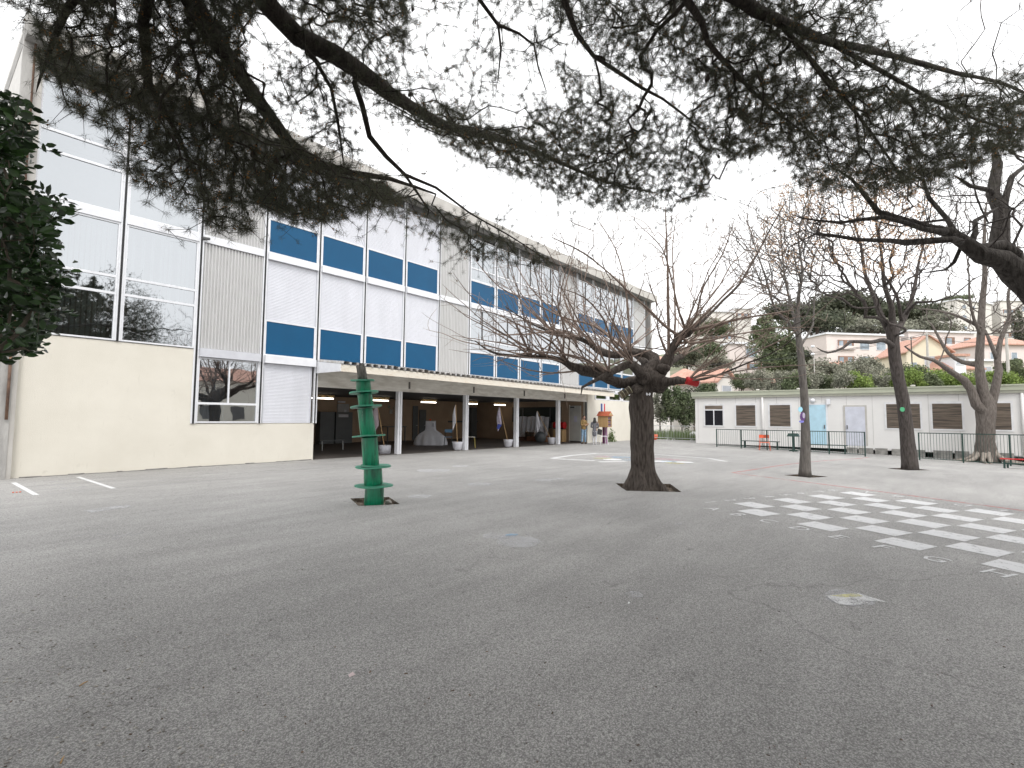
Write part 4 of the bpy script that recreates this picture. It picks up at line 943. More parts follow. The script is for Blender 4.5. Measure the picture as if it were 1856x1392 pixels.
    tr(kn(1056,616,.9), [(1010,600,.9),(950,606,.8),(900,605,.7),(860,590,.6)], .018)
    tr(kn(1028,611,.95), [(990,590,1.),(960,560,1.1),(925,525,1.2),(880,500,1.3)], .015)
    tr(kn(1105,688,-.5), [(1070,655,-1.),(1010,640,-1.4),(950,640,-1.7),(900,655,-1.9)], .018)
    tr(kn(1056,671,-.85), [(1000,676,-1.2),(950,668,-1.4),(905,652,-1.6)], .014)
    tr(kn(1037,664,-.95), [(1000,620,-1.1),(960,600,-1.3),(915,575,-1.4),(868,560,-1.5)], .016)
    tr(kn(1019,653,-1.), [(1022,600,-1.2),(1010,540,-1.3),(1015,500,-1.4),(985,440,-1.5)], .015)
    tr(kn(1105,676,-1.2), [(1070,694,-1.4),(1055,702,-1.5),(1053,716,-1.5)], .030)
    tr(kn(1158,672,-.5), [(1140,650,-.9),(1110,620,-1.3),(1095,580,-1.6),(1060,540,-1.8),(1010,520,-2.0)], .022)
    tr(kn(1246,691,-.8), [(1262,672,-.9),(1268,664,-.9),(1240,660,-.8)], .016)
    tr(kn(1235,691,-.7), [(1270,682,-1.),(1310,680,-1.2),(1350,690,-1.3)], .012)
    pts0 = len(s.P)
    spots = [A[-12], A[len(A)//2], A[len(A)//3], A[2*len(A)//3], Bm[len(Bm)//2], Bm[len(Bm)//3], Bm[2*len(Bm)//3], Cc[-1], Cc[-2], Cc[-3], Cc[len(Cc)//2], Dd[-1], Ee[-1], Ee[len(Ee)//2], Gg[-1], Hh[-1], Gg[-2], Hh[-2]]
    hub = s.P[0]
    for k in spots:
        for _ in range(4 if k in Cc[-4:] else 7):
            out = s.P[k]-hub; out[2] = 0; out /= np.linalg.norm(out)+1e-6
            d = out*rng.uniform(.2, 1.3)+rng.normal(0, 1.0 if k in Cc[-4:] else .6, 3); d[2] = abs(d[2])*.6+rng.uniform(.0, .9)
            s.shoot(k, d, rng.uniform(1.4, 3.4), rng.uniform(.013, .023), up=rng.uniform(-.04,.16), wob=.32, step=.18, twigs=.75)
    for k in list(range(pts0)):
        if s.fix[k] and s.fix[k] < .03 and rng.random() < .30:
            d = s.P[k]-s.P[s.par[k]]; d /= np.linalg.norm(d)+1e-6
            tdir = np.cross(d, rng.normal(0, 1, 3)); tdir /= np.linalg.norm(tdir)
            s.shoot(k, d*.7+tdir, rng.uniform(.3, 1.1), s.fix[k]*.5, up=.15, wob=.4, step=.12, twigs=.9)
    ok = [i for i in range(len(s.P)) if .004 < s.fix[i] < .06]
    dome = [(850,600),(868,520),(905,440),(990,400),(1100,385),(1230,380),(1340,385),(1430,400),(1450,480),(1445,570),(1390,625),(1290,640),(1230,600),(1150,600),(1060,640),(980,690),(900,665)]
    tgs = cloud(dome, D0-2.4, D0+2.4, 1100, .6)+cloud([(1240,600),(1330,560),(1430,480),(1450,570),(1380,625),(1270,650)], D0-1.8, D0+1.8, 110)
    s.grow(tgs, .32, .16, .38, ok)
    mb, mt_ = s.mesh(.0052, 2.7, 12, thick=.052, lump=.42)
    q.part('limbs', mb, M_mul, sm=True); q.part('shoots', mt_, M_mulshoot, sm=True)
    # burrs on the heads
    for (x, y, d, r) in ((1246,601,-.3,.125),(1232,611,-.25,.10),(1150,640,.55,.09),(1119,643,.75,.10),(1105,676,-1.2,.08),(1186,690,-.15,.24),(1203,668,-.25,.13),(1168,688,-.2,.18),(1194,702,-.1,.15),(1056,671,-.85,.08),(1143,688,1.2,.0)):
        if r: 
            c = t(x, y, d); mb = MB(); n0 = 0; mb.ball(c, r, .9, 18, 12)
            for i in range(n0, len(mb.v)):
                v = np.array(mb.v[i]); mb.v[i] = tuple(c+(v-c)*(1+.45*mnoise.noise(Vector(v*7))))
            q.part('burl', mb, M_mul, sm=True)
    # red drink can shade pushed over a cut stub, and an old tin under the left limb
    c = t(1255, 692, -.85); a = t(1243, 689, -.85)-c; a = -a/np.linalg.norm(a)
    rd = Th('red_can', c, 'glossy red tin pushed over the cut end of a bough on the gnarled tree', 'can')
    mb = MB(); mb.lathe([(.0,-.14),(.078,-.14),(.088,-.12),(.088,.10),(.078,.125),(.0,.125)], c, 22, a); rd.part('can_body', mb, M_red, sm=False)
    mb = MB(); mb.lathe([(.080,.126),(.080,.134),(.0,.134)], c, 22, a); rd.part('lid', mb, M_white)
    c = t(1134, 711, -.45); a = np.array(t(1143, 706, -.45)-t(1125, 717, -.45)); a /= np.linalg.norm(a)
    rd = Th('old_tin', c, 'rusty dark tin with pale bands over a stub left of the big tree trunk', 'can')
    mb = MB(); mb.lathe([(.0,-.15),(.088,-.15),(.088,.13),(.0,.13)], c, 20, a); rd.part('can_body', mb, mat('dark_tin', (.05,.045,.04), .35, (.16,.13,.08), 8, 1, metal=.6))
    for h in (-.135, -.06, .02, .115):
        mb = MB(); mb.lathe([(.088,h-.006),(.092,h),(.088,h+.006)], c, 20, a); rd.part('band', mb, mat('tin_band', (.45,.42,.30), .4, metal=.5))
    c = t(1175, 715, -.32); bf = Th('white_butterfly', c, 'small white butterfly cutout fixed high on the dark trunk', 'decoration')
    for sg in (-1, 1):
        mb = MB(); mb.quad(c, c+CR*sg*.035+CU*.045, c+CR*sg*.055+CU*.01, c+CR*sg*.03-CU*.03); mb.quad(*[np.array(p)-CF*.004 for p in (c, c+CR*sg*.03-CU*.03, c+CR*sg*.055+CU*.01, c+CR*sg*.035+CU*.045)])
        bf.part('wing', mb, M_white)
build_mulberry()

# ---------------------------------------------------------------- bare trees on the right
def bare_tree(name, base, lab, bark, trunk, limbs, crown, n, bf, tip, lump=.08, leaves=0, rootflare=0, group=None, leafpoly=None, twigmat=None, sub=.35, nmin=None):
    q = Th(name, base, lab, 'tree', group); s = Skel()
    idx = s.limb(trunk[0], trunk[1], step=.3)
    for l, r in limbs:
        k = s.nearest(l[0]); r = list(r)
        while len(l) > 3 and (np.linalg.norm(l[1]-s.P[k]) < .12 or (l[1]-s.P[k])@(l[2]-l[1]) < .35*np.linalg.norm(l[1]-s.P[k])*np.linalg.norm(l[2]-l[1])): l = [l[0]]+list(l[2:]); r = [r[0]]+r[2:]
        l = [np.array(p_)+(rng.normal(0, .05, 3) if 0 < i_ < len(l)-1 else 0) for i_, p_ in enumerate(l)]; s.limb([s.P[k]]+list(l[1:]), r, k, .3)
    ok = [i for i in range(len(s.P)) if s.P[i][2] > crown[1]]
    tg = crown[0]
    ends = s.grow(tg, bf, sub*.7, .38, ok)
    if rootflare:
        mb = MB(); pts = [p for p in trunk[0]]
    mb, mt_ = s.mesh(tip, 2.35, 14, thick=.02, lump=lump)
    q.part('trunk', mb, bark, sm=True); q.part('twigs', mt_, twigmat or bark)
    if rootflare:
        mb = MB()
        for i in range(rootflare):
            a = 2*PI*i/rootflare+random.uniform(-.25, .25); l = random.uniform(.7, 1.35); d = np.array([math.cos(a), math.sin(a), 0]); r0 = trunk[1][0]
            e = np.array([-d[1], d[0], 0])*random.uniform(-.3, .3)
            b0 = np.array(base); pp = [b0+d*r0*.35+[0,0,.75], b0+d*r0*.75+[0,0,.33], b0+d*(r0+.18)+[0,0,.11], b0+d*(r0+l*.55)+e*.5+[0,0,.03], b0+d*(r0+l)+e+[0,0,-.03]]
            mb.tube(pp, [.13,.12,.09,.055,.02], 9, noisef=lambda th, i_, p: 1+.25*mnoise.noise(Vector(p*5)))
        q.part('roots', mb, mat('worn_roots', (.33,.29,.25), .85, (.22,.19,.165), 4, 1, bump=.6), sm=True)
    if leaves:
        cs = []
        for e in random.sample(list(ends), min(leaves, len(ends))):
            if leafpoly is not None:
                d = s.P[e]-CAM; dz = d@CF; u_, v_ = 928+FPX*(d@CR)/dz, 696-FPX*(d@CU)/dz
                if not inpoly(u_, v_, leafpoly): continue
            for _ in range(16): cs.append(s.P[e]+rng.normal(0, .07, 3)-[0,0,.08])
        if cs: V, Fq = leafset(cs, None, .055, .7); o = mkobj('seed_clusters', V, Fq, M_driedleaf, q.o, q.loc); o['kind'] = 'stuff'
    return q
def mk(l, d): return [T(p[0], p[1], d+(p[2] if len(p) > 2 else 0)) for p in l]
# slim grey tree
b1 = G(1459, 863); d1 = (b1-CAM)@CF
bare_tree('bare_tree', b1, 'slim pale grey bare tree with owl decorations on its trunk', M_gbark,
    (mk([(1459,868),(1459,850),(1460,800),(1459,750),(1457,706),(1455,690),(1452,650),(1447,610),(1445,580)], d1), [.19,.15,.125,.108,.104,.100,.092,.08,.07]),
    [(mk([(1447,610),(1440,580,.2),(1432,550,.4),(1425,500,.5),(1418,440,.6),(1412,380,.7)], d1), [.055,.045,.035,.026,.018,.01]),
     (mk([(1445,580),(1448,540,-.2),(1455,490,-.4),(1450,430,-.5),(1460,370,-.6)], d1), [.06,.045,.032,.022,.012]),
     (mk([(1447,615),(1425,585,-.5),(1405,560,-.9),(1390,500,-1.2),(1370,440,-1.4),(1355,400,-1.5)], d1), [.042,.036,.03,.022,.015,.008]),
     (mk([(1450,620),(1470,590,.5),(1478,540,.8),(1490,480,1.),(1500,420,1.1)], d1), [.036,.028,.022,.015,.008])],
    (cloud([(1290,440),(1320,370),(1400,335),(1470,330),(1520,380),(1530,460),(1500,530),(1470,560),(1420,565),(1370,540),(1320,500)], d1-2.2, d1+2.2, 1500), 3.9), 520, .42, .0052, twigmat=M_gbark)
# leaning dark tree with brown seed clusters
b2 = G(1649, 851); d2 = (b2-CAM)@CF
LP = [(1290,300),(1700,300),(1690,470),(1620,500),(1500,470),(1420,500),(1330,420)]
bare_tree('bare_tree', b2, 'dark leaning tree with a green disc on its trunk and brown seed clusters above', M_dbark,
    (mk([(1650,858),(1649,840),(1645,800),(1641,760),(1636,722),(1629,690),(1622,650),(1618,610),(1616,598)], d2), [.27,.235,.205,.192,.182,.175,.172,.175,.17]),
    [(mk([(1619,620),(1600,615,-.6),(1575,618,-1.1),(1550,622,-1.5),(1530,630,-1.8),(1505,638,-2.1),(1480,630,-2.4)], d2), [.085,.07,.06,.048,.036,.026,.014]),
     (mk([(1617,605),(1600,575,.3),(1585,540,.6),(1572,500,.8),(1560,450,1.),(1550,400,1.2),(1545,350,1.3)], d2), [.12,.095,.075,.055,.04,.026,.014]),
     (mk([(1617,600),(1612,560,-.3),(1600,520,-.6),(1595,460,-.8),(1590,400,-.9),(1585,340,-1.)], d2), [.11,.085,.06,.042,.028,.014]),
     (mk([(1618,605),(1634,582,.3),(1648,560,.5),(1660,520,.7),(1668,470,.8),(1680,420,.9),(1690,360,1.)], d2), [.12,.09,.075,.058,.04,.026,.014]),
     (mk([(1634,582,.3),(1622,540,.0),(1605,500,-.3),(1590,470,-.5)], d2), [.06,.045,.03,.018]),
     (mk([(1640,575,.4),(1665,548,-.2),(1700,545,-.6),(1730,535,-1.),(1770,500,-1.3)], d2), [.05,.042,.034,.024,.01])],
    (cloud([(1360,520),(1370,420),(1420,330),(1520,290),(1640,290),(1740,340),(1740,440),(1700,500),(1650,540),(1560,545),(1480,540),(1410,530)], d2-3.0, d2+3.0, 1700), 4.4), 720, .42, .0065, leaves=1000, leafpoly=LP, twigmat=M_dbark)
# wide brown tree with spreading roots
b3 = G(1788, 838); d3 = (b3-CAM)@CF
bare_tree('bare_tree', b3, 'thick brown forked tree with splayed surface roots in front of the right cabin railing', M_bbark,
    (mk([(1788,842),(1787,825),(1786,800),(1786,770),(1787,748),(1789,736),(1790,724),(1791,712)], d3), [.56,.42,.36,.345,.375,.34,.24,.12]),
    [(mk([(1782,752),(1768,728),(1756,705,.1),(1745,690,.1),(1735,679,.1),(1712,668,-.3),(1690,652,-.6),(1670,645,-.9),(1640,628,-1.2)], d3), [.25,.20,.18,.165,.14,.10,.08,.06,.03]),
     (mk([(1788,748),(1784,715,-.1),(1779,690,-.1),(1775,660),(1777,610),(1782,560,.1),(1783,500,.2),(1786,440,.3),(1786,380,.3)], d3), [.30,.24,.20,.165,.15,.13,.10,.08,.04]),
     (mk([(1794,748),(1800,720),(1806,695),(1809,672,.1),(1808,650,.2),(1815,615,.3),(1823,575,.4),(1832,530,.5),(1840,480,.6),(1842,420,.6)], d3), [.27,.19,.165,.15,.13,.10,.08,.06,.035,.015]),
     (mk([(1775,665),(1745,655,.6),(1722,640,.8),(1705,615,1.),(1690,590,1.2)], d3), [.13,.10,.08,.065,.04]),
     (mk([(1777,610),(1765,578,-.4),(1758,540,-.6),(1752,500,-.8),(1748,440,-.9)], d3), [.08,.06,.045,.03,.015]),
     (mk([(1778,590),(1740,572,-.5),(1700,565,-.9),(1670,560,-1.2)], d3), [.09,.06,.045,.02]),
     (mk([(1809,660,.1),(1797,635,.3),(1790,618,.4),(1786,600,.5)], d3), [.10,.085,.07,.06])],
    (cloud([(1660,560),(1690,440),(1720,340),(1800,300),(1900,300),(1920,560),(1860,610),(1740,600)], d3-3.0, d3+3.0, 1300), 4.2), 520, .42, .007, lump=.10, rootflare=11, twigmat=M_bbark)
# the near plane tree beyond the right edge: its limb reaches in
d4 = 7.4; bb = G(2150, 960); 
def build_near():
    LA = mk([(2120,560),(1990,560),(1905,548),(1868,522),(1842,497),(1815,474),(1785,457),(1755,447),(1715,432),(1690,412),(1650,392),(1600,375),(1570,352),(1540,330),(1505,300)], d4)
    tb = np.array([LA[0][0]+.2, LA[0][1]-.1, 0.])
    limbs = [(LA, [.26,.24,.21,.185,.16,.14,.12,.10,.075,.058,.046,.036,.026,.018,.01]),
      (mk([(1855,528),(1860,490,.2),(1845,462,.2),(1822,448,.1),(1790,442,.1),(1760,440)], d4), [.11,.085,.085,.08,.075,.05]),
      (mk([(1838,500),(1826,490,.8),(1819,470,1.2),(1816,430,1.4),(1816,385,1.5),(1815,345,1.6),(1808,300,1.7),(1800,260,1.8)], d4), [.13,.145,.15,.14,.12,.095,.07,.05]),
      (mk([(1738,438),(1700,438,-.2),(1660,440,-.3),(1620,430,-.5),(1560,436,-.6),(1480,436,-.8),(1430,448,-.9)], d4), [.055,.045,.04,.032,.025,.018,.008]),
      (mk([(1745,440),(1735,415,.2),(1712,390,.4),(1690,360,.5),(1670,330,.6),(1640,310,.7)], d4), [.05,.04,.035,.028,.02,.01]),
      (mk([(1715,432),(1660,418,-.3),(1600,400,-.5),(1530,394,-.7),(1450,395,-.8)], d4), [.05,.035,.028,.018,.008]),
      (mk([(1752,446),(1725,462,.3),(1700,480,.5),(1672,495,.6)], d4), [.035,.025,.018,.008]),
      (mk([(1772,445),(1771,420,.1),(1768,400,.2),(1785,380,.3),(1810,375,.4)], d4), [.04,.035,.03,.022,.012]),
      (mk([(1816,370,1.5),(1840,330,1.6),(1870,290,1.7)], d4), [.06,.045,.03]),
      (mk([(1816,350,1.6),(1795,345,1.4),(1765,335,1.2),(1730,318,1.0)], d4), [.05,.04,.03,.015])]
    tg = cloud([(1380,470),(1440,400),(1500,320),(1600,300),(1750,290),(1870,280),(1900,480),(1800,420),(1740,440),(1650,470),(1520,470)], d4-1.6, d4+2.2, 420)+cloud([(1720,-40),(1880,-40),(1880,300),(1740,260)], d4+.4, d4+2.6, 150)
    bare_tree('bare_tree', tb, 'near bare tree reaching a thick dark limb in from the right edge', M_nbark,
        ([tb+[0,0,-.05], tb+[0,0,1.0], tb+[-.05,0,2.2], LA[0]+np.array([.05,0,0]), LA[0]+np.array([.2,.1,1.6])], [.55,.42,.38,.34,.26]), limbs, (tg, 3.6), 0, .25, .0038, lump=.30, twigmat=M_dbark, sub=.25)
build_near()
# decorations on the trunks
p = T(1448, 742, d1-.16); q = Th('owl_decoration', p, 'pale blue and purple owl cutout hung on the slim grey tree', 'decoration')
for nm, c_, (x, y, r, sx, sy) in (('head', (.35,.65,.78), (1451,742,.075,.8,1)), ('body', (.13,.06,.20), (1455,755,.10,.75,1.25)), ('belly', (.45,.40,.52), (1457,753,.06,.6,1.3)), ('tail', (.20,.20,.55), (1453,764,.045,1.5,.8))):
    c = T(x, y, d1-.20-(.02 if nm == 'belly' else 0)); mb = MB(); n = 14
    ring = [(math.cos(a)*r*sx, math.sin(a)*r*sy) for a in np.linspace(0, 2*PI, n, endpoint=False)]
    mb.add([c+CR*a+CU*b for a, b in ring]+[c+CR*a+CU*b+CF*.015 for a, b in ring], [tuple(range(n)), tuple(range(n, 2*n))[::-1]]+[(i, n+i, n+(i+1) % n, (i+1) % n) for i in range(n)])
    q.part(nm, mb, mat('owl_'+nm, c_, .6, tuple(v*1.5 for v in c_), 12, .7))
c = T(1635, 742, d2-.33); mb = MB(); mb.lathe([(.0,0),(.075,0),(.075,.02),(.0,.02)], c, 20, -CF)
single('round_plate', mb, mat('bright_green_plate', (.08,.42,.20), .5), c, 'bright green round plate on the dark leaning trunk', 'decoration')

# ---------------------------------------------------------------- the green painted spool trunk
def build_spool():
    D_ = 9.24; base = G(677, 912); D_ = (base-CAM)@CF; k = D_/FPX
    q = Th('spool_trunk', base, 'leaning dead trunk sleeved in green cylinders and discs like a stack of spools', 'tree sculpture')
    t = lambda x, y: T(x, y, D_)
    segs = [((677.5,916),(679,879),17.2), ((677,878),(675.5,848),16.6), ((672.5,843),(669.5,792),14.6), ((667.5,789),(661.5,740),13.8), ((664,735),(660.5,713),13.2), ((659.5,710),(658.5,690.5),13.2)]
    for (a, b, r) in segs:
        A_, B_ = t(*a), t(*b); ax = B_-A_; L_ = np.linalg.norm(ax); R_ = r*k
        mb = MB(); mb.lathe([(R_*.97,0),(R_,.01),(R_*.985,L_*.5),(R_*.96,L_-.01),(R_*.94,L_)], A_, 40, ax)
        q.part('green_sleeve', mb, M_green, sm=False)
        me = q.o.children[-1].data; me.polygons.foreach_set('use_smooth', [len(p.vertices) == 4 for p in me.polygons])
    discs = [((677.5,880),34,(.0,.0)), ((676.5,845.5),31,(.02,-.03)), ((681,843.8),26,(-.03,.02)), ((669,790),29.5,(.07,.04)), ((663.5,737),27.5,(.10,.05)), ((659.5,711.5),25.5,(.10,.04)), ((657,689.5),21,(.03,-.03))]
    for i, ((x, y), r, (tx, ty)) in enumerate(discs):
        c = t(x, y); R_ = r*k; ax = np.array([0,0,1.])-CR*tx+CF*ty; ax /= np.linalg.norm(ax); n = 44
        u = np.cross(ax, CF); u /= np.linalg.norm(u); v = np.cross(ax, u); vs = []
        for h in (-.012, .012):
            for j in range(n):
                a = 2*PI*j/n; rr_ = R_*(1+.03*mnoise.noise(Vector((math.cos(a)*2, math.sin(a)*2, i*3)))); vs.append(c+ax*(h+.004*math.sin(3*a+i))+rr_*(math.cos(a)*u+math.sin(a)*v))
        mb = MB(); mb.add(vs, [tuple(range(n))[::-1], tuple(range(n, 2*n))]+[(j, (j+1) % n, n+(j+1) % n, n+j) for j in range(n)])
        q.part('disc', mb, M_disc)
    mb = MB(); mb.tube([t(657.5,692), t(656.5,680), t(654.5,668), t(652.5,662)], [.092,.085,.078,.072], 18, noisef=lambda th, i, p: 1+.18*mnoise.noise(Vector((math.cos(th)*3, math.sin(th)*3, p[2]*3))))
    q.part('broken_stump', mb, M_stump, sm=True)
    for (x, y) in ((668,914),(690,913),(657,909)):
        pass
    c = G(704, 908); mb = MB(); n0 = 0; mb.ball(c+[0,0,-.03], .07, .7, 10, 7); mb.v = [tuple(np.array(v)+.02*mnoise.noise(Vector(v)*20)) for v in mb.v]
    single('stone', mb, mat('pale_stone', (.42,.40,.36), .9, (.25,.24,.21), 20, 1), c, 'pale stone in the pit at the foot of the green spool trunk', 'stone', sm=True)
build_spool()

# ---------------------------------------------------------------- glossy leafed small tree at the left edge
def build_leafy():
    base = np.array([-.75, 3.3, 0]); q = Th('broadleaf_tree', base, 'small dark glossy leafed evergreen poking in at the left edge', 'tree')
    s = Skel(); s.limb([base, base+[.02,0,.8], base+[.05,.02,1.6], base+[.02,0,2.6]], [.07,.06,.05,.02], step=.2)
    D = []
    for poly, n in (([(-40,160),(10,170),(42,200),(50,250),(50,300),(30,345),(-40,350)], 95), ([(-40,345),(40,350),(95,368),(115,378),(100,410),(115,440),(85,470),(92,500),(118,515),(95,560),(70,590),(80,610),(60,640),(20,620),(5,655),(-40,640)], 330)):
        D += cloud(poly, 2.7, 3.9, n)
    while len(D) < 900:
        P = base+[rng.uniform(-1.1, .7), rng.uniform(-.9, .9), rng.uniform(1.1, 4.2)]
        e = (P-base-[-.1,0,2.4])/[1.0,.9,1.6]
        d = P-CAM; dz = d@CF
        if e@e < 1 and not (dz > 0 and 928+FPX*(d@CR)/dz > -40): D.append(P)
    ends = s.grow(D, .25, .12, .2)
    mb = s.mesh(.0022, 2.5, 8); q.part('trunk', mb, mat('leafy_bark', (.16,.13,.10), .9, (.08,.07,.05), 8, 1), sm=True)
    P = np.array(s.P); cs = []; up = []
    for e in ends:
        for _ in range(6): cs.append(P[e]+rng.normal(0, .022, 3)); v = rng.normal(0, 1, 3); v[2] = abs(v[2])*.3-.1; up.append(v)
        j = s.par[e]
        for _ in range(3): cs.append(P[j]+rng.normal(0, .02, 3)); up.append(rng.normal(0, 1, 3))
    # leaves as six-sided slightly folded blades
    c = np.array(cs); a = np.array(up); a /= np.linalg.norm(a, axis=1)[:, None]; n = len(c)
    b = np.cross(a, rng.normal(0, 1, (n, 3))); b /= np.linalg.norm(b, axis=1)[:, None]; nn = np.cross(a, b); L_ = rng.uniform(.045, .082, (n, 1))
    c = c+a*.012
    V = np.stack([c, c+a*L_*.3+b*L_*.24+nn*L_*.06, c+a*L_*.68+b*L_*.23+nn*L_*.05, c+a*L_-nn*L_*.06, c+a*L_*.68-b*L_*.23+nn*L_*.05, c+a*L_*.3-b*L_*.24+nn*L_*.06], 1).reshape(-1, 3)
    i = np.arange(n)[:, None]*6; Fq = np.concatenate([i+np.array([[0,1,2,3]]), i+np.array([[0,3,4,5]])])
    mkobj('crown', V, Fq, M_leaf, q.o, q.loc)
build_leafy()

# ---------------------------------------------------------------- the prefabricated cabin on the right
XP = 34.38; YA, YZ = 12.45, -12.0; ZR0, ZR1 = 3.00, 3.40
cab = Th('classroom_cabin', (XP, 2, 0), 'long low cream prefabricated classroom with greenish roof edge and brown slatted windows', 'building')
mb = MB(); mb.box(XP, YZ, .12, XP+7, YA, 3.02); cab.part('wall', mb, M_port)
mb = MB(); y = YA-.2
for i, y in enumerate(np.arange(YA-.2, YZ, -1.2)): 
    mb.box(XP-.006, y-.012, .13, XP-.001, y+.012, 3.0)
cab.part('panel_joint', mb, mat('joint_strip', (.58,.57,.55), .6))
mb = MB(); mb.box(XP-.16, YZ-.2, ZR0+.13, XP+7.2, YA+.2, ZR1); rf = cab.part('roof', mb, M_portroof)
mb = MB(); mb.box(XP-.13, YZ-.2, ZR0, XP+7.2, YA+.16, ZR0+.128); cab.part('roof_band', mb, mat('roof_under_band', (.36,.36,.30), .6), rf)
mb = MB(); mb.box(XP-.20, YZ-.2, ZR1-.05, XP-.161, YA+.22, ZR1+.02); cab.part('drip_edge', mb, M_portroof, rf)
mb = MB(); mb.box(XP-.02, YZ, .0, XP-.003, YA-.02, .26); cab.part('base_rail', mb, M_port)
for (y, a, b) in ((9.0,.35,.15),(6.6,.3,.12),(.9,.5,.2),(-5,.5,.2)):
    mb = MB(); mb.lathe([(.07,0),(.07,.15),(.13,.17),(.10,.22),(0,.24)], (XP+2.0, y, ZR1), 10); cab.part('roof_vent', mb, M_zinc, rf)
def cwin(y0, y1, z0=1.21, z1=2.51, closed=True):
    if y0 < y1: y0, y1 = y1, y0
    mb = MB(); X = XP
    for (a, b, c, d) in ((y1-.09, y1-.0, z0-.08, z1+.12), (y0+.0, y0+.09, z0-.08, z1+.12), (y1, y0, z1, z1+.12), (y1, y0, z0-.08, z0)):
        mb.box(X-.035, a, c, X-.004, b, d)
    wn = cab.part('window', mb, M_portframe)
    if closed:
        n = 24; vs = []; fs = []
        for i in range(n):
            a = z0+(z1-z0)*i/n; b = z0+(z1-z0)*(i+1)/n; o = len(vs); g = .004 if random.random() < .3 else 0
            vs += [(X-.012,y0,a),(X-.012,y1,a),(X-.030-g,y0,a+(b-a)*.3),(X-.030-g,y1,a+(b-a)*.3),(X-.030-g,y0,b-.012),(X-.030-g,y1,b-.012),(X-.012,y0,b),(X-.012,y1,b)]
            fs += [(o+1,o,o+2,o+3),(o+3,o+2,o+4,o+5),(o+5,o+4,o+6,o+7)]
        cab.part('slat_shutter', MB().add(vs, fs), M_brownshut, wn)
    else:
        mb = MB(); mb.box(X-.03, y1+.01, z1-.25, X-.01, y0-.01, z1-.01); cab.part('slat_shutter', mb, M_brownshut, wn)
        mb = MB(); mb.box(X-.045, y1, z1-.32, X-.006, y0, z1-.25); ym = (y0+y1)/2; mb.box(X-.045, ym-.03, z0, X-.006, ym+.03, z1-.32); cab.part('sash', mb, M_white, wn)
        mb = MB(); mb.box(X-.02, y1, z0, X-.008, y0, z1-.32); cab.part('pane', mb, mat('dark_pane', (.02,.02,.025), .06), wn)
cwin(11.79, 10.65, closed=False); cwin(9.82, 8.67); cwin(7.84, 6.71); cwin(2.03, .6); cwin(.10, -1.05); cwin(-1.75, -2.83); cwin(-4.2, -5.3); cwin(-6.2, -7.3)
def cdoor(y0, y1, z1, m_):
    mb = MB(); mb.box(XP-.04, y1, .20, XP-.004, y0, z1); d = cab.part('door', mb, m_)
    mb = MB(); mb.box(XP-.03, y0+.005, .20, XP-.004, y0+.09, z1+.08); mb.box(XP-.03, y1-.09, .20, XP-.004, y1-.005, z1+.08); mb.box(XP-.03, y1, z1+.005, XP-.004, y0, z1+.08); cab.part('door_frame', mb, M_white if m_ is M_doorblue else M_zinc, d)
    mb = MB(); mb.box(XP-.10, y1+.05 if m_ is M_doorblue else y0-.10, 1.12, XP-.041, y1+.10 if m_ is M_doorblue else y0-.05, 1.34); cab.part('handle', mb, M_soffit, d)
cdoor(5.9, 4.87, 2.50, M_doorblue); cdoor(3.92, 3.0, 2.38, M_doorlav)
for y in (8.24, -3.24): mb = MB(); mb.tube([(XP-.06,y,.0),(XP-.06,y,3.0)], .07, 8); cab.part('rain_pipe', mb, M_port, sm=True)
mb = MB(); mb.ball((XP-.12, 5.5, 2.76), .14, .9, 14, 8); cab.part('globe_lamp', mb, M_white, sm=True)
mb = MB(); mb.box(XP-.14, 4.62, 2.52, XP-.004, 4.80, 2.84); cab.part('wall_box', mb, M_white)
mb = MB(); mb.tube([(XP-.02, 5.6, .1), (XP-.02, 6.6, .1)], .02, 6)
y = 3.9
while y > YZ:
    mb = MB(); l = random.uniform(.45, .8); mb.box(XP-.10+random.uniform(-.03,.03), y-l, zg(XP,y)-.05, XP+.1, y, .10+random.uniform(-.012,.010)); y -= l+random.uniform(.02, .5)
    cab.part('plinth_block', mb, M_block)
# railings in front of the cabin
def railing(XF, ys, htop, lab, grp):
    y0, y1 = ys[0], ys[-1]; base = (XF, y0, zg(XF, y0)); q = Th('railing', base, lab, 'railing', grp)
    zt = htop
    mb = MB(); mb.box(XF-.02, y1, zt-.03, XF+.02, y0, zt+.01); q.part('top_rail', mb, M_dkgreen)
    mb = MB(); zb = lambda y: zg(XF, y)+.10
    n = 8
    for i in range(n):
        a = y0+(y1-y0)*i/n; b = y0+(y1-y0)*(i+1)/n
        mb.add([(XF-.015,a,zb(a)-.015),(XF+.015,a,zb(a)-.015),(XF+.015,a,zb(a)+.015),(XF-.015,a,zb(a)+.015),(XF-.015,b,zb(b)-.015),(XF+.015,b,zb(b)-.015),(XF+.015,b,zb(b)+.015),(XF-.015,b,zb(b)+.015)],[(0,1,2,3),(4,7,6,5),(0,4,5,1),(1,5,6,2),(2,6,7,3),(3,7,4,0)])
    q.part('bottom_rail', mb, M_dkgreen)
    mb = MB(); y = y0-.11
    while y > y1+.05: mb.tube([(XF,y,zb(y)),(XF,y,zt-.02)], .008, 5, cap=False); y -= .11
    q.part('bars', mb, M_dkgreen)
    for y in ys: mb = MB(); mb.box(XF-.028, y-.028, zg(XF,y)-.02, XF+.028, y+.028, zt+.012); q.part('post', mb, M_dkgreen)
XR = 31.6
def yof(x): return PXp(x, 790, XR)[1]
railing(XR, [yof(1299), yof(1343), yof(1390), yof(1437), yof(1502), yof(1567)], 1.02, 'long dark green railing in front of the cabin doors', 'railings before the cabin')
railing(XR, [yof(1665), yof(1744), yof(1829), yof(1940)], 1.04, 'dark green railing by the right end of the cabin beside the thick forked tree', 'railings before the cabin')
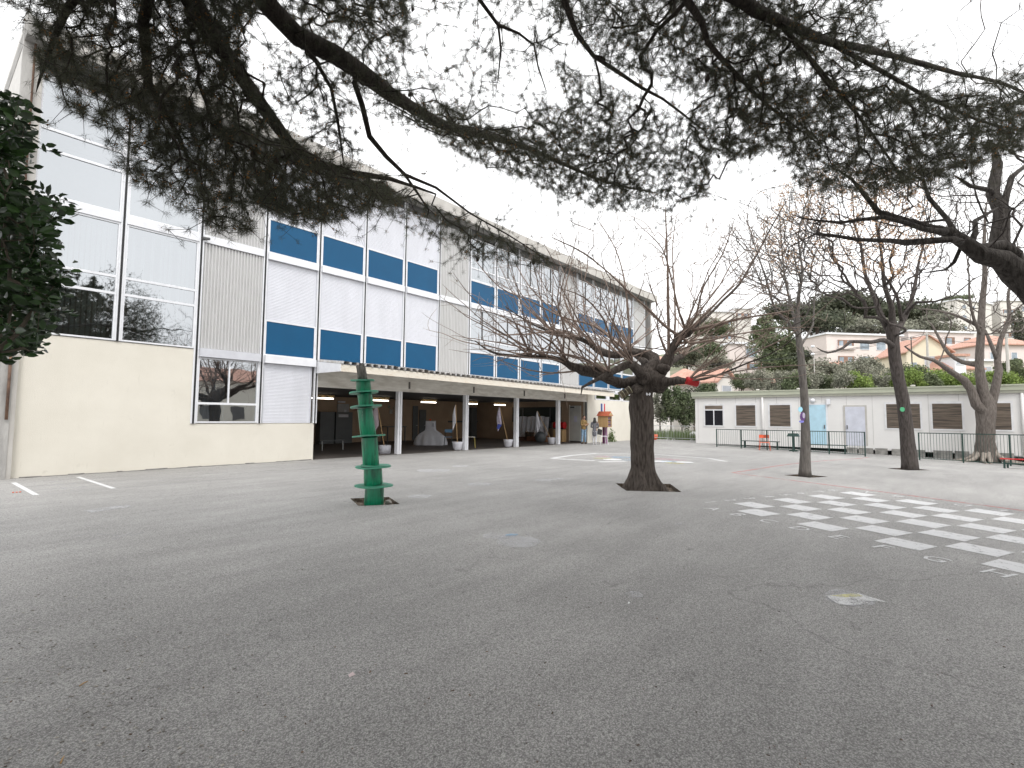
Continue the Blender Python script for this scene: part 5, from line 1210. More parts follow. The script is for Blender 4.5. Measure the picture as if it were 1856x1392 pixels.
def bench(X, ya, yb, h, m_, lab, m2=None):
    q = Th('bench', (X, ya, zg(X, ya)), lab, 'bench', 'benches by the cabin'); z = zg(X, (ya+yb)/2)
    mb = MB(); mb.box(X-.13, yb, z+h-.04, X+.0-.01, ya, z+h); q.part('seat_board', mb, m_)
    mb = MB(); mb.box(X+.01, yb, z+h-.04, X+.14, ya, z+h); q.part('seat_board', mb, m_)
    for y in (ya-.12, yb+.12):
        mb = MB(); mb.box(X-.13, y-.025, z+h-.08, X+.13, y+.025, z+h-.042); mb.box(X-.12, y-.025, z-.02, X-.07, y+.025, z+h-.08); mb.box(X+.07, y-.025, z-.02, X+.12, y+.025, z+h-.08); q.part('leg', mb, m2 or M_dkgreen)
XB = 32.6
def yb_(x): return PXp(x, 800, XB)[1]
bench(XB, yb_(1346), yb_(1413), .46, M_dkgreen, 'green bench behind the railing, beside the orange chair')
bench(XB, yb_(1462), yb_(1536), .46, M_dkgreen, 'green bench behind the railing, in front of the pale blue door')
bench(28.9, PXp(1812, 822, 28.9)[1], PXp(1905, 822, 28.9)[1], .42, M_red, 'red topped bench at the right edge by the thick forked tree')
bench(29.6, PXp(1818, 822, 29.6)[1], PXp(1905, 822, 29.6)[1], .22, M_dkgreen, 'low green bench just behind the red topped one')
# orange chair
def chair(c, face, m_, fr, lab, grp=None, h=.42, wd=.19, back=True):
    q = Th('school_chair', c, lab, 'chair', grp); f = np.array([math.cos(face), math.sin(face), 0]); r = np.array([-f[1], f[0], 0]); u = np.array([0, 0, 1.]); c = np.array(c)
    mb = MB(); mb.obox(c+u*h, f*wd, r*wd, u*.012); q.part('seat', mb, m_)
    if back: mb = MB(); mb.obox(c+u*(h+.33)-f*(wd+.03), f*.01-u*.0, r*wd, u*.09); q.part('backrest', mb, m_)
    for sx in (1, -1):
        for sy in (1, -1):
            mb = MB(); top = c+f*sx*wd*.85+r*sy*wd*.9+u*(h-.012); bot = c+f*sx*(wd+.03)+r*sy*(wd+.02)
            pts = [bot, top] if sx > 0 or not back else [bot, c-f*wd*.9+r*sy*wd*.9+u*h, c-f*(wd+.04)+r*sy*wd*.9+u*(h+.4)]
            mb.tube(pts, .013, 6); q.part('leg', mb, fr)
    return q
c = np.array([31.35, PXp(1386, 812, 31.35)[1], 0]); c[2] = zg(c[0], c[1]); chair(c, PI+.3, M_orange, M_orange, 'bright orange school chair before the cabin railing', h=.44, wd=.26)
# litter bin
Yb = PXp(1438, 800, 32.3)[1]; zb_ = zg(32.3, Yb); q = Th('litter_bin', (32.3, Yb, zb_), 'dark green hooded bin on a post behind the railing', 'bin')
mb = MB(); mb.tube([(32.3,Yb,zb_),(32.3,Yb,zb_+.95)], .07, 10); q.part('post', mb, M_dkgreen)
mb = MB(); mb.lathe([(.16,0),(.17,.3),(.20,.55),(.19,.56),(.0,.54)], (32.3, Yb, zb_+.22), 14); 
mb = MB(); mb.add([(32.3-.22,Yb-.30,zb_+.82),(32.3+.22,Yb-.30,zb_+.82),(32.3+.22,Yb+.30,zb_+.82),(32.3-.22,Yb+.30,zb_+.82),(32.3-.15,Yb-.22,zb_+1.0),(32.3+.15,Yb-.22,zb_+1.0),(32.3+.15,Yb+.22,zb_+1.0),(32.3-.15,Yb+.22,zb_+1.0)],[(0,3,2,1),(4,5,6,7),(0,1,5,4),(1,2,6,5),(2,3,7,6),(3,0,4,7)]); q.part('hood', mb, M_dkgreen)
mb = MB(); mb.box(32.3-.15, Yb-.2, zb_, 32.3+.15, Yb+.2, zb_+.06); q.part('foot', mb, M_dkgreen)
for sy in (-1, 1): mb = MB(); mb.tube([(32.3,Yb+sy*.26,zb_+.06),(32.3,Yb+sy*.26,zb_+.82)], .012, 6); q.part('side_rod', mb, M_dkgreen)

# ---------------------------------------------------------------- gap between the school and the cabin
def barrier(c, ang, lab):
    c = np.array(c); d = np.array([math.cos(ang), math.sin(ang), 0]); n_ = np.array([-d[1], d[0], 0]); u = np.array([0,0,1.])
    q = Th('crowd_barrier', c, lab, 'barrier', 'crowd barriers between the buildings'); L_ = 1.15
    mb = MB(); mb.tube([c-d*L_+u*.2, c-d*L_+u*1.0, c-d*(L_-.1)+u*1.1, c+d*(L_-.1)+u*1.1, c+d*L_+u*1.0, c+d*L_+u*.2, c-d*L_+u*.2], .021, 6, cap=False); q.part('frame', mb, M_steel, sm=True)
    mb = MB()
    for i in range(1, 19): p_ = c-d*L_+d*2*L_*i/19; mb.tube([p_+u*.2, p_+u*1.09], .009, 5, cap=False)
    q.part('bars', mb, M_steel)
    for s_ in (-.75, .75):
        for sg in (-1, 1): mb = MB(); mb.tube([c+d*s_*L_*.8+u*.2, c+d*s_*L_*.8+n_*.35*sg+d*.12], .018, 6); q.part('leg', mb, M_steel)
bc = G(1213, 801); an = math.atan2(-1, .35)+.15
e1 = F(1187, 790, 16.2); 
for i, (x, lab) in enumerate(((1186,'crowd barrier nearest the school wall end'),(1236,'crowd barrier beside the corner of the cabin'))):
    c = PXp(x+ (0 if i else 8), 800, 36.6); c[2] = 0; barrier(c, -PI/2-.05, lab)
c = G(1186, 797); q = Th('flower_pot', c, 'orange pot with a light green plant beside the dark trunk', 'flower pot')
mb = MB(); mb.lathe([(.14,0),(.22,.05),(.26,.3),(.24,.42),(.20,.42),(.0,.38)], c, 16); q.part('pot', mb, M_orange, sm=True)
V, Fq = leafset(np.array(c)+[0,0,.5]+rng.normal(0, .10, (260, 3)), None, .10, .4); mkobj('plant', V, Fq, M_grass, q.o, q.loc)
c = G(1256, 797); mb = MB(); mb.ball(np.array(c)+[.3,.0,.28], .42, .8, 16, 10)
mb.v = [tuple(np.array(v)+.12*mnoise.noise(Vector(v)*4)*np.array([1,1,.8])) for v in mb.v]
single('rubble_bag', mb, mat('white_bag', (.66,.66,.68), .8, (.4,.38,.36), 5, .8), c, 'crumpled white rubble bag by the cabin corner', 'bag', sm=True)
c = G(1110, 801)+np.array([.3,.6,0]); c = np.array([31.5, 17.2, 0.]); q = Th('wall_weed', c, 'green weed growing at the foot of the cream wall', 'plant')
cs = [c+np.array([rng.normal(0,.22), rng.normal(0,.10), z]) for z in np.abs(rng.normal(.25,.28,420)) if z < .95]; cs = np.array(cs); cs[:, 0] = c[0]+(cs[:, 0]-c[0])*(1.1-cs[:, 2])
V, Fq = leafset(cs, None, .12, .45); mkobj('leaves', V, Fq, M_grass, q.o, q.loc); mb = MB(); mb.tube([c, c+[.02,0,.5], c+[0,0,.85]], [.012,.01,.004], 5); q.part('stem', mb, M_grass)

# book box on a post
c = np.array([29.05, 16.35, 0.])
q = Th('book_box', c, 'little wooden book house with a red tiled roof on a purple post by the wall', 'book box')
x0, x1, y0, y1, z0, z1 = c[0]-.26, c[0]+.26, c[1]-.36, c[1]+.36, 1.05, 1.76
mb = MB()
for bx in ((x0,y0,z0,x0+.03,y1,z1),(x0+.03,y1-.03,z0,x1,y1,z1),(x1-.03,y0,z0,x1,y1-.03,z1),(x0+.03,y0,z0,x1-.03,y1-.03,z0+.03),(x0+.03,y0,z1-.03,x1-.03,y1-.03,z1)): mb.box(*bx)
q.part('case', mb, M_wood)
for zz in (1.28, 1.52): mb = MB(); mb.box(x0+.031, y0+.01, zz, x1-.031, y1-.04, zz+.02); q.part('shelf', mb, M_wood)
mb = MB()
for i in range(3):
    x = x0+.05
    while x < x1-.09: w_ = random.uniform(.02, .045); mb.box(x, y0+.04, [1.085,1.305,1.545][i], x+w_-.004, y0+.2, [1.085,1.305,1.545][i]+random.uniform(.12,.17)); x += w_
q.part('books', mb, mat('book_spines', (.30,.12,.10), .7, (.10,.14,.22), 18, 1, lo=.45, hi=.55))
mb = MB(); ov = .07; xm = (x0+x1)/2
mb.add([(x0-ov,y0-ov,z1+.002),(x0-ov,y1+ov,z1+.002),(x1+ov,y1+ov,z1+.002),(x1+ov,y0-ov,z1+.002),(xm,y0-ov,z1+.30),(xm,y1+ov,z1+.30)],[(0,4,5,1),(3,2,5,4),(0,3,4),(1,5,2),(0,1,2,3)]); q.part('roof', mb, mat('orange_red_tiles', (.50,.13,.06), .8, (.38,.09,.05), 6, .9))
mb = MB(); mb.add([(x0,y0-.002-ov,z1+.03),(x1,y0-.002-ov,z1+.03),(xm,y0-.002-ov,z1+.24)],[(0,1,2)]); q.part('gable_board', mb, M_wood)
for dy, m_ in ((.09, mat('purple_post', (.10,.02,.07), .5)), (-.09, mat('mauve_post', (.36,.20,.32), .5))): mb = MB(); mb.box(c[0]-.05, c[1]+dy-.06, 0, c[0]+.05, c[1]+dy+.06, 1.045); q.part('post', mb, m_)
chair(G(1093, 806), 2.4, M_white, M_white, 'white stool frame standing in front of the book box', h=.52, wd=.22, back=False)

# ---------------------------------------------------------------- under the cover
def gp(x, y): return G(x, y)
# draped table with a box on it
c = G(780, 806.5); dd = (c-CAM)@CF; q = Th('draped_table', c, 'wide grey cloth draped over a table and a box with an orange bit on top', 'covered table')
rt = CR.copy(); rt[2] = 0; rt /= np.linalg.norm(rt); fw = np.array([-rt[1], rt[0], 0]); kk = dd/FPX
prof = [(-31,0),(-31,-6),(-26,-14),(-14,-23),(-10,-28),(-8,-43),(10,-44),(11,-30),(20,-24),(28,-16),(32,-5),(32,0)]
def drape_pt(s_, h, r):     # height field in the plane of view, swept round as a cloth
    return c+rt*s_+fw*r+np.array([0,0,h])
mb = MB(); nA = 48
lev = [(0,1.12,.62),(.15,1.13,.63),(.32,1.08,.60),(.48,.98,.54),(.62,.80,.45),(.74,.58,.37),(.84,.38,.30),(.95,.345,.28),(1.36,.335,.275),(1.38,.325,.265)]
vs = []; 
for (h, a, b) in lev:
    for j in range(nA):
        th = 2*PI*j/nA; sq = 1/max(abs(math.cos(th)), abs(math.sin(th)))**(.85 if h > .6 else .45); fold = 1+(.055*math.sin(th*13+h*3)+.04*math.sin(th*7+1))*(1 if h < .5 else .25)
        vs.append(drape_pt(a*math.cos(th)*sq*fold*.80, h, b*math.sin(th)*sq*fold))
mb.add(vs, [(i*nA+j, i*nA+(j+1) % nA, (i+1)*nA+(j+1) % nA, (i+1)*nA+j) for i in range(len(lev)-1) for j in range(nA)]+[tuple((len(lev)-1)*nA+j for j in range(nA))])
q.part('cloth', mb, M_cloth, sm=True)
mb = MB(); mb.ball(c+rt*-.03+[0,0,1.44], .07, .9, 8, 5); q.part('orange_knob', mb, M_orange)
mb = MB(); mb.obox(c+rt*.17-fw*.30+[0,0,1.15], rt*.06, fw*.004, np.array([0,0,.10])); q.part('paper', mb, M_wcloth)
# flags in pots
def flag(pot, top, lab, m_flag, pm=None, cloth=(.22,.62), kind='round', tipc=None, sc=1.):
    P = np.array(pot); T_ = np.array(top); q = Th('flag_in_pot', P, lab, 'flag', 'flags in wrapped pots')
    mb = MB()
    if kind == 'round': mb.lathe([(.17*sc,0),(.21*sc,.05),(.25*sc,.30*sc),(.27*sc,.40*sc),(.25*sc,.41*sc),(.0,.36*sc)], P, 18)
    else: mb.lathe([(.24*sc,0),(.25*sc,.2*sc),(.26*sc,.34*sc),(.24*sc,.35*sc),(0,.33*sc)], P, 8)
    n0 = [tuple(np.array(v)+.02*mnoise.noise(Vector(v)*8)) for v in mb.v]; mb.v = n0; q.part('pot', mb, M_wcloth, sm=True)
    mb = MB(); mb.tube([P+[0,0,.2], T_], .017, 6); q.part('pole', mb, M_wood)
    d = (P-T_); L_ = np.linalg.norm(d); d /= L_; n = 9; m__ = 5; vs = []
    for i in range(n):
        for j in range(m__):
            u_, v_ = i/(n-1), j/(m__-1)
            h = u_*cloth[1]; wv = cloth[0]*v_*math.sin(min(1, u_*1.4+.08)*PI*.62)
            p_ = T_+d*h*.55+np.array([0,0,-1])*h*(.45+.45*v_)-rt*wv*1.0+fw*.04*math.sin(v_*6+u_*4)
            vs.append(p_)
    mb = MB().add(vs, [(i*m__+j, i*m__+j+1, (i+1)*m__+j+1, (i+1)*m__+j) for i in range(n-1) for j in range(m__-1)]); f_ = q.part('flag', mb, m_flag, sm=True)
    return q
def fl(potpx, toppx, dpx=0.):
    P = G(*potpx); dd = (P-CAM)@CF; return P, T(toppx[0], toppx[1], dd+dpx)
Pq, Tq = fl((697,822),(684,732)); flag(Pq, Tq, 'drooping pinkish flag on a leaning pole beside the leftmost white column', mat('pinkish_cloth', (.50,.42,.45), .9, (.40,.34,.38), 6, .8), kind='sq', cloth=(.28,.95), sc=1.05)
Pq, Tq = fl((829,816),(826,734)); flag(Pq, Tq, 'upright narrow white flag in a pot beside the second column and blue chair', M_wcloth, cloth=(.16,.85))
Pq, Tq = fl((921,810),(906,737)); flag(Pq, Tq, 'white flag with a blue tip in a pot left of the third column', mat('white_blue_cloth', (.62,.60,.68), .9, (.42,.34,.48), 9, .8), cloth=(.22,.95))
mb = MB(); vs = [Tq+np.array([0,0,-.95])-rt*.10, Tq+np.array([0,0,-.98])+rt*.12, Tq+np.array([0,0,-1.25])-rt*.04, Tq+np.array([0,0,-1.18])-rt*.16]; mb.quad(*[v-fw*.02 for v in vs])
bl = [o for o in bpy.data.objects if o.name.startswith('flag_in_pot')][-1]
mkobj('blue_hem', mb.v, mb.f, mat('blue_cloth', (.06,.09,.38), .8), bl, np.array(bl.location))
Pq, Tq = fl((1000,805),(974,745)); flag(Pq, Tq, 'leaning white flag in a white basin just left of the rightmost column', M_wcloth, cloth=(.20,.95))
# chairs and stool
P = G(826, 809); chair(P+np.array([-.05,.55,0]), PI*1.25, mat('light_blue_plastic', (.16,.34,.55), .5), M_dkgreen, 'light blue school chair behind the upright white flag', 'school chairs', h=.5, wd=.21)
P = G(853, 812); chair(P, 3.9, M_cream, mat('yellow_tube', (.60,.48,.10), .5), 'yellow legged school stool right of the second column', 'school chairs', h=.58, wd=.22, back=False)
# left bench and back wall furniture
Y_ = 22.0; a = F(578, 790, Y_)[0]; b = F(602, 790, Y_)[0]
q = Th('indoor_bench', (a, Y_, 0), 'dark low bench just inside the covered playground by the cream wall', 'bench')
mb = MB(); mb.box(a, Y_-.2, .44, b+.6, Y_+.2, .48); q.part('seat', mb, M_doord)
for x in (a+.1, b+.5): mb = MB(); mb.tube([(x, Y_-.15, 0), (x, Y_-.12, .44)], .02, 6); q.part('leg', mb, M_steel)
Y_ = 26.4; a = F(695, 780, Y_)[0]; b = F(731, 780, Y_)[0]; q = Th('long_table', (a, Y_, 0), 'dark long table against the back wall left of the first white column', 'table')
mb = MB(); mb.box(a, Y_-.35, .95, b, Y_+.35, 1.0); q.part('tabletop', mb, M_doord)
for x in (a+.1, b-.1):
    for y in (Y_-.3, Y_+.3): mb = MB(); mb.box(x-.025, y-.025, 0, x+.025, y+.025, .95); q.part('leg', mb, M_doord)
# white sheet hung before the blackboard, red box on a wooden bin
q = Th('hanging_sheet', (28.6, 22, 0), 'large grey white sheet hung below the blackboard', 'sheet'); n = 40; vs = []; fs = []
for i in range(n+1):
    y = 20.5+2.7*i/n; x = 28.75+.06*math.sin(i*1.1)+.03*math.sin(i*2.3); vs += [(x, y, 1.70-.03*math.sin(i*.5)), (x-.08-.08*math.sin(i*.8), y+.03, .9), (x-.20-.12*math.sin(i*.9), y+.05, .02)]
for i in range(n): fs += [(3*i, 3*i+1, 3*i+4, 3*i+3), (3*i+1, 3*i+2, 3*i+5, 3*i+4)]
q.part('cloth', MB().add(vs, fs), M_cloth, sm=True)
q.part('backing', MB().add([(28.9,20.4,.9),(28.9,23.2,.9),(28.9,23.2,1.6),(28.9,20.4,1.6)],[(0,1,2,3)]), M_doord)
q = Th('straw_display', (27.9, 21.2, 0), 'reddish brown heap of small crates and straw before the hanging sheet', 'display')
for i, (dx, dy, sx, sz, cc) in enumerate(((0,0,.45,.34,(.22,.09,.05)),(.1,.9,.38,.28,(.16,.08,.05)),(0,-.8,.36,.42,(.25,.12,.06)),(.1,.45,.22,.62,(.08,.07,.05)))):
    mb = MB(); mb.box(27.9+dx-.2, 21.2+dy-sx, 0, 27.9+dx+.2, 21.2+dy+sx, sz); q.part('crate', mb, mat('crate_%d' % i, cc, .85, tuple(v*.5 for v in cc), 12, 1))
V, Fq = leafset(np.array([27.85, 21.3, .45])+rng.normal(0, 1, (500, 3))*[.12,.55,.16], None, .14, .12); mkobj('straw', V, Fq, mat('straw', (.32,.20,.10), .9, (.18,.08,.04), 6, 1), q.o, q.loc)
q = Th('wooden_bin', (28.55, 19.5, 0), 'pale wooden slatted bin carrying the red box beside the blackboard', 'bin')
for i in range(4): mb = MB(); mb.box(28.3, 19.14+.19*i, 0, 28.34, 19.14+.19*i+.16, .86); q.part('slat', mb, M_wood)
mb = MB(); mb.box(28.35, 19.14, .02, 28.8, 19.88, .84); q.part('case', mb, M_wood)
q = Th('red_box', (28.55, 19.5, .87), 'shiny red tank shaped box on top of the wooden bin', 'box')
mb = MB(); mb.tube([(28.55, 19.1, 1.12), (28.55, 19.9, 1.12)], .24, 14); q.part('tank', mb, M_red, sm=False); mb = MB(); mb.box(28.35, 19.15, .865, 28.75, 19.85, .95); q.part('tray', mb, M_black)
q = Th('black_bag', (26.9, 19.9, 0), 'black sack slumped behind the leaning flag pot', 'bag'); mb = MB(); mb.ball((26.9, 19.9, .35), .38, 1.0, 14, 9); mb.v = [(x, y, max(0, z)) for x, y, z in mb.v]; q.part('sack', mb, M_doord, sm=True)

# ---------------------------------------------------------------- two people talking
M_skin = mat('skin', (.46,.27,.20), .6); M_hairb = mat('brown_hair', (.06,.035,.02), .7); M_hairk = mat('black_hair', (.012,.010,.010), .5)
def skinmesh(name, verts, edges, rad, mt, parent, org, sub=2):
    org = np.array(org, float)
    me = bpy.data.meshes.new(name); me.from_pydata([tuple(map(float, np.array(v))) for v in verts], edges, []); me.update()
    o = bpy.data.objects.new(name, me); COL.objects.link(o); o.parent = parent; me.materials.append(mt)
    md = o.modifiers.new('skin', 'SKIN'); md.use_smooth_shade = True
    for i, r in enumerate(rad):
        sv = me.skin_vertices[0].data[i]; sv.radius = (r, r) if not hasattr(r, '__len__') else r
    me.skin_vertices[0].data[0].use_root = True
    sb_ = o.modifiers.new('sub', 'SUBSURF'); sb_.levels = sub; sb_.render_levels = sub
    return o
def person(c, face, h, lab, pose, mats, coat=False, hair='short'):
    """local frame: x right of the person, y forward, z up; one continuous skinned body, clothes over it"""
    q = Th('person', c, lab, 'person'); k = h/1.72; cf, sf = math.cos(face), math.sin(face)
    def W(x, y, z): x, y, z = x*k, y*k, z*k; return (x*sf+y*cf, -x*cf+y*sf, z)
    wr, el, sh = pose['wrists'], pose['elbows'], .185
    V = [(0,0,.93),(0,-.01,1.10),(0,-.015,1.28),(0,-.01,1.42),(0,.0,1.49),(0,.01,1.56),(0,.02,1.64)]; R_ = [(.12,.085),(.11,.08),(.125,.085),(.085,.065),(.055,.055),(.075,.085),(.072,.088)]
    E_ = [(0,1),(1,2),(2,3),(3,4),(4,5),(5,6)]
    def add(vs, rs, at):
        p = at
        for v, r in zip(vs, rs): V.append(v); R_.append((r, r)); E_.append((p, len(V)-1)); p = len(V)-1
    for i, s_ in enumerate((-1, 1)):
        add([(s_*sh,-.01,1.40), el[i], wr[i]], [.046,.036,.030], 3)
        add([(s_*.09,0,.86),(s_*.10+pose['step'][i][0]*.5,.02+pose['step'][i][1]*.4,.48),(s_*.10+pose['step'][i][0],pose['step'][i][1],.07)], [.070,.050,.038], 0)
        fx, fy = s_*.10+pose['step'][i][0], pose['step'][i][1]
    o = skinmesh('body', [W(*v) for v in V], E_, [(a*k, b*k) for a, b in R_], M_skin, q.o, (0,0,0))
    # hands: palm, four fingers and a thumb each
    for i, s_ in enumerate((-1, 1)):
        w_ = np.array(wr[i]); d = w_-np.array(el[i]); d /= np.linalg.norm(d); a = np.cross(d, [0,0,1.]); a /= np.linalg.norm(a)+1e-9; b = np.cross(a, d)
        Vh = [w_, w_+d*.05]; Rh = [.026,.032]; Eh = [(0,1)]
        for j, (off, ln) in enumerate(((-.028,.062),(-.010,.072),(.010,.068),(.028,.052))):
            Vh += [w_+d*.085+b*off, w_+d*(.085+ln*.55)+b*off*1.1-a*.012*s_, w_+d*(.08+ln*.85)+b*off*1.1-a*.034*s_]; Rh += [.010,.009,.007]; n_ = len(Vh); Eh += [(1,n_-3),(n_-3,n_-2),(n_-2,n_-1)]
        Vh += [w_+d*.04+b*.045-a*.01*s_, w_+d*.075+b*.055-a*.03*s_]; Rh += [.011,.008]; n_ = len(Vh); Eh += [(1,n_-2),(n_-2,n_-1)]
        skinmesh('hand', [W(*v) for v in Vh], Eh, [r*k for r in Rh], M_skin, q.o, (0,0,0), 1)
    # upper garment, trousers, shoes
    top = mats['top']; zl = pose['hem']
    Vt = [(0,0,zl+.02),(0,0,.95),(0,-.01,1.10),(0,-.015,1.28),(0,-.01,1.41),(0,0,1.47)]; Rt = [(.20,.15),(.175,.13),(.155,.12),(.18,.125),(.13,.10),(.062,.062)] if zl < .7 else [(.17,.13),(.17,.13),(.155,.118),(.182,.125),(.13,.10),(.062,.062)]
    Et = [(0,1),(1,2),(2,3),(3,4),(4,5)]
    for i, s_ in enumerate((-1, 1)):
        p = 4
        ww = np.array(el[i])+(np.array(wr[i])-np.array(el[i]))*.88
        for v, r in (((s_*.19,-.01,1.395),.068),(el[i],.056),(tuple(ww),.044)): Vt.append(v); Rt.append((r, r)); Et.append((p, len(Vt)-1)); p = len(Vt)-1
    skinmesh('coat' if coat else 'jacket', [W(*v) for v in Vt], Et, [(a*k, b*k) for a, b in Rt], top, q.o, (0,0,0))
    Vp = [(0,0,.97)]; Rp = [(.155,.12)]; Ep = []
    for i, s_ in enumerate((-1, 1)):
        p = 0; sx, sy = pose['step'][i]
        for v, r in (((s_*.09,0,.84),.098),((s_*.10+sx*.5,.02+sy*.4,.48),.072),((s_*.10+sx,sy,.09),.056)): Vp.append(v); Rp.append((r, r)); Ep.append((p, len(Vp)-1)); p = len(Vp)-1
    skinmesh('trousers', [W(*v) for v in Vp], Ep, [(a*k, b*k) for a, b in Rp], mats['legs'], q.o, (0,0,0))
    for i, s_ in enumerate((-1, 1)):
        sx, sy = pose['step'][i]; x = s_*.10+sx; skinmesh('shoe', [W(x, sy-.05, .045), W(x, sy+.04, .045), W(x+s_*.01, sy+.15, .035)], [(0,1),(1,2)], [(.045*k,.042*k),(.045*k,.042*k),(.040*k,.030*k)], mats['shoe'], q.o, (0,0,0), 1)
    # face
    def ell(name, cx, cy, cz, rx, ry, rz, mt, cut=None):
        mb = MB(); n, m__ = 16, 10; vs = []
        for i in range(m__+1):
            for j in range(n):
                a, t_ = 2*PI*j/n, PI*i/m__; v = (cx+rx*math.sin(t_)*math.cos(a), cy+ry*math.sin(t_)*math.sin(a), cz+rz*math.cos(t_)); vs.append(np.array(W(*v))+q.loc)
        mb.add(vs, [(i*n+j, i*n+(j+1) % n, (i+1)*n+(j+1) % n, (i+1)*n+j) for i in range(m__) for j in range(n)]); return q.part(name, mb, mt, sm=True)
    ell('head', 0, .025, 1.615, .074, .092, .112, M_skin); ell('nose', 0, .120, 1.60, .013, .020, .022, M_skin); ell('mouth', 0, .108, 1.557, .024, .010, .007, mat('lips', (.35,.13,.11), .5))
    for s_ in (-1, 1): ell('eye', s_*.030, .102, 1.625, .013, .010, .008, M_black); ell('ear', s_*.076, .015, 1.61, .010, .020, .030, M_skin)
    if hair == 'short': ell('hair', 0, .002, 1.645, .082, .095, .095, mats['hair'])
    else: ell('hair', 0, -.012, 1.635, .090, .098, .108, mats['hair']); ell('hair', 0, -.085, 1.44, .11, .06, .22, mats['hair'])
    return q
mc = G(1058, 804.5); wc = G(1078, 806.0)
fm = math.atan2(wc[1]-mc[1], wc[0]-mc[0])
M_denim = mat('blue_denim', (.16,.26,.38), .9, (.28,.40,.52), 7, .9); M_tanj = mat('tan_jacket', (.33,.22,.09), .85, (.24,.15,.06), 8, .8)
person(mc, fm+.05, 1.76, 'man in a tan jacket and blue jeans with folded arms talking by the open cover', {'wrists':[(.05,.24,1.13),(-.10,.20,1.20)], 'elbows':[(-.24,.05,1.13),(.24,.05,1.13)], 'step':[(0,.02),(.03,-.03)], 'hem':.83},
       {'top': M_tanj, 'legs': M_denim, 'shoe': mat('brown_shoe', (.07,.035,.02), .6), 'hair': M_hairb})
pw_ = person(wc, fm+PI-.75, 1.64, 'woman with long black hair in a grey coat and white trousers seen from behind', {'wrists':[(-.12,.24,1.10),(.16,.26,1.08)], 'elbows':[(-.23,.0,1.12),(.22,.0,1.12)], 'step':[(.02,.03),(-.02,-.05)], 'hem':.48},
       {'top': mat('grey_coat', (.16,.16,.18), .9, (.10,.10,.115), 9, .8), 'legs': mat('white_trousers', (.66,.66,.68), .8), 'shoe': M_white, 'hair': M_hairk}, coat=True, hair='long')
c = T(1087, 783, (wc-CAM)@CF-.15); q = Th('handbag', c, 'black square handbag hanging behind the woman in grey', 'bag')
mb = MB(); mb.obox(c, rt*.13+np.array([0,0,-.03]), fw*.05, np.array([.03,0,.17])); q.part('bag_body', mb, M_hairk); mb = MB(); mb.tube([c+rt*-.10+[0,0,.15], c+rt*-.16+[0,0,.5], c+rt*-.02+[0,0,.15]], .01, 5); q.part('strap', mb, M_hairk)

# ---------------------------------------------------------------- hillside, houses and greenery beyond the yard
HILL0 = 50.
def hz(X, Y):
    t = max(0, X-HILL0-2); return -.4+.155*t*smooth(t/60)+2.2*mnoise.noise(Vector((X*.02, Y*.02, 1)))*smooth(t/40)
mb = MB(); xs = np.concatenate([np.arange(HILL0-1, 220, 5.), [260, 330, 450]]); ys = np.arange(-160, 220, 8.)
mb.add([(x, y, hz(x, y)) for x in xs for y in ys], [(i*len(ys)+j, (i+1)*len(ys)+j, (i+1)*len(ys)+j+1, i*len(ys)+j+1) for i in range(len(xs)-1) for j in range(len(ys)-1)])
hill = mkobj('hillside', mb.v, mb.f, mat('hill_ground', (.12,.14,.07), .95, (.22,.20,.14), .12, 1, bump=.4, bsc=2)); hill['kind'] = 'structure'
M_hleaf = mat('hill_foliage', (.085,.115,.055), .8, (.14,.16,.085), .35, 1, island=.5, trans=.15)
M_dleaf = mat('dark_foliage', (.065,.080,.050), .8, (.105,.11,.07), .35, 1, island=.5, trans=.1)
M_gleaf = mat('olive_foliage', (.19,.20,.15), .85, (.27,.265,.21), .5, 1, island=.4, trans=.15)
M_bleaf = mat('bright_foliage', (.15,.23,.05), .7, (.24,.31,.08), .6, 1, island=.45, trans=.2)
M_htrunk = mat('hill_trunk', (.12,.09,.07), .9)
def lumpy_crown(R3, n, size, mt, seed, flat=False, k=9):
    k = k*2; n = int(n*1.5); size *= .72
    """leaf-clump faces packed on a heap of small lobes"""
    r_ = np.random.default_rng(seed); R3 = np.array(R3)
    lobes = r_.normal(0, 1, (k, 3)); lobes /= np.linalg.norm(lobes, axis=1)[:, None]; lobes *= R3*r_.uniform(.35, .8, (k, 1)); 
    if flat: lobes[:, 2] = np.abs(lobes[:, 2])*.6
    lr = r_.uniform(.18, .50, k)
    ii = r_.integers(0, k, n); d = r_.normal(0, 1, (n, 3)); d /= np.linalg.norm(d, axis=1)[:, None]
    c = lobes[ii]+d*R3*lr[ii][:, None]*r_.uniform(.35, 1.25, (n, 1))
    a = d+r_.normal(0, .9, (n, 3)); a /= np.linalg.norm(a, axis=1)[:, None]; b = np.cross(a, r_.normal(0, 1, (n, 3))); b /= np.linalg.norm(b, axis=1)[:, None]; e = np.cross(a, b)
    s_ = size*r_.uniform(.5, 1.3, (n, 1))
    V = np.stack([c-b*s_, c+e*s_*.7, c+b*s_, c-e*s_*.6], 1).reshape(-1, 3)
    return V, np.arange(n*4).reshape(n, 4)
CROWN = {}
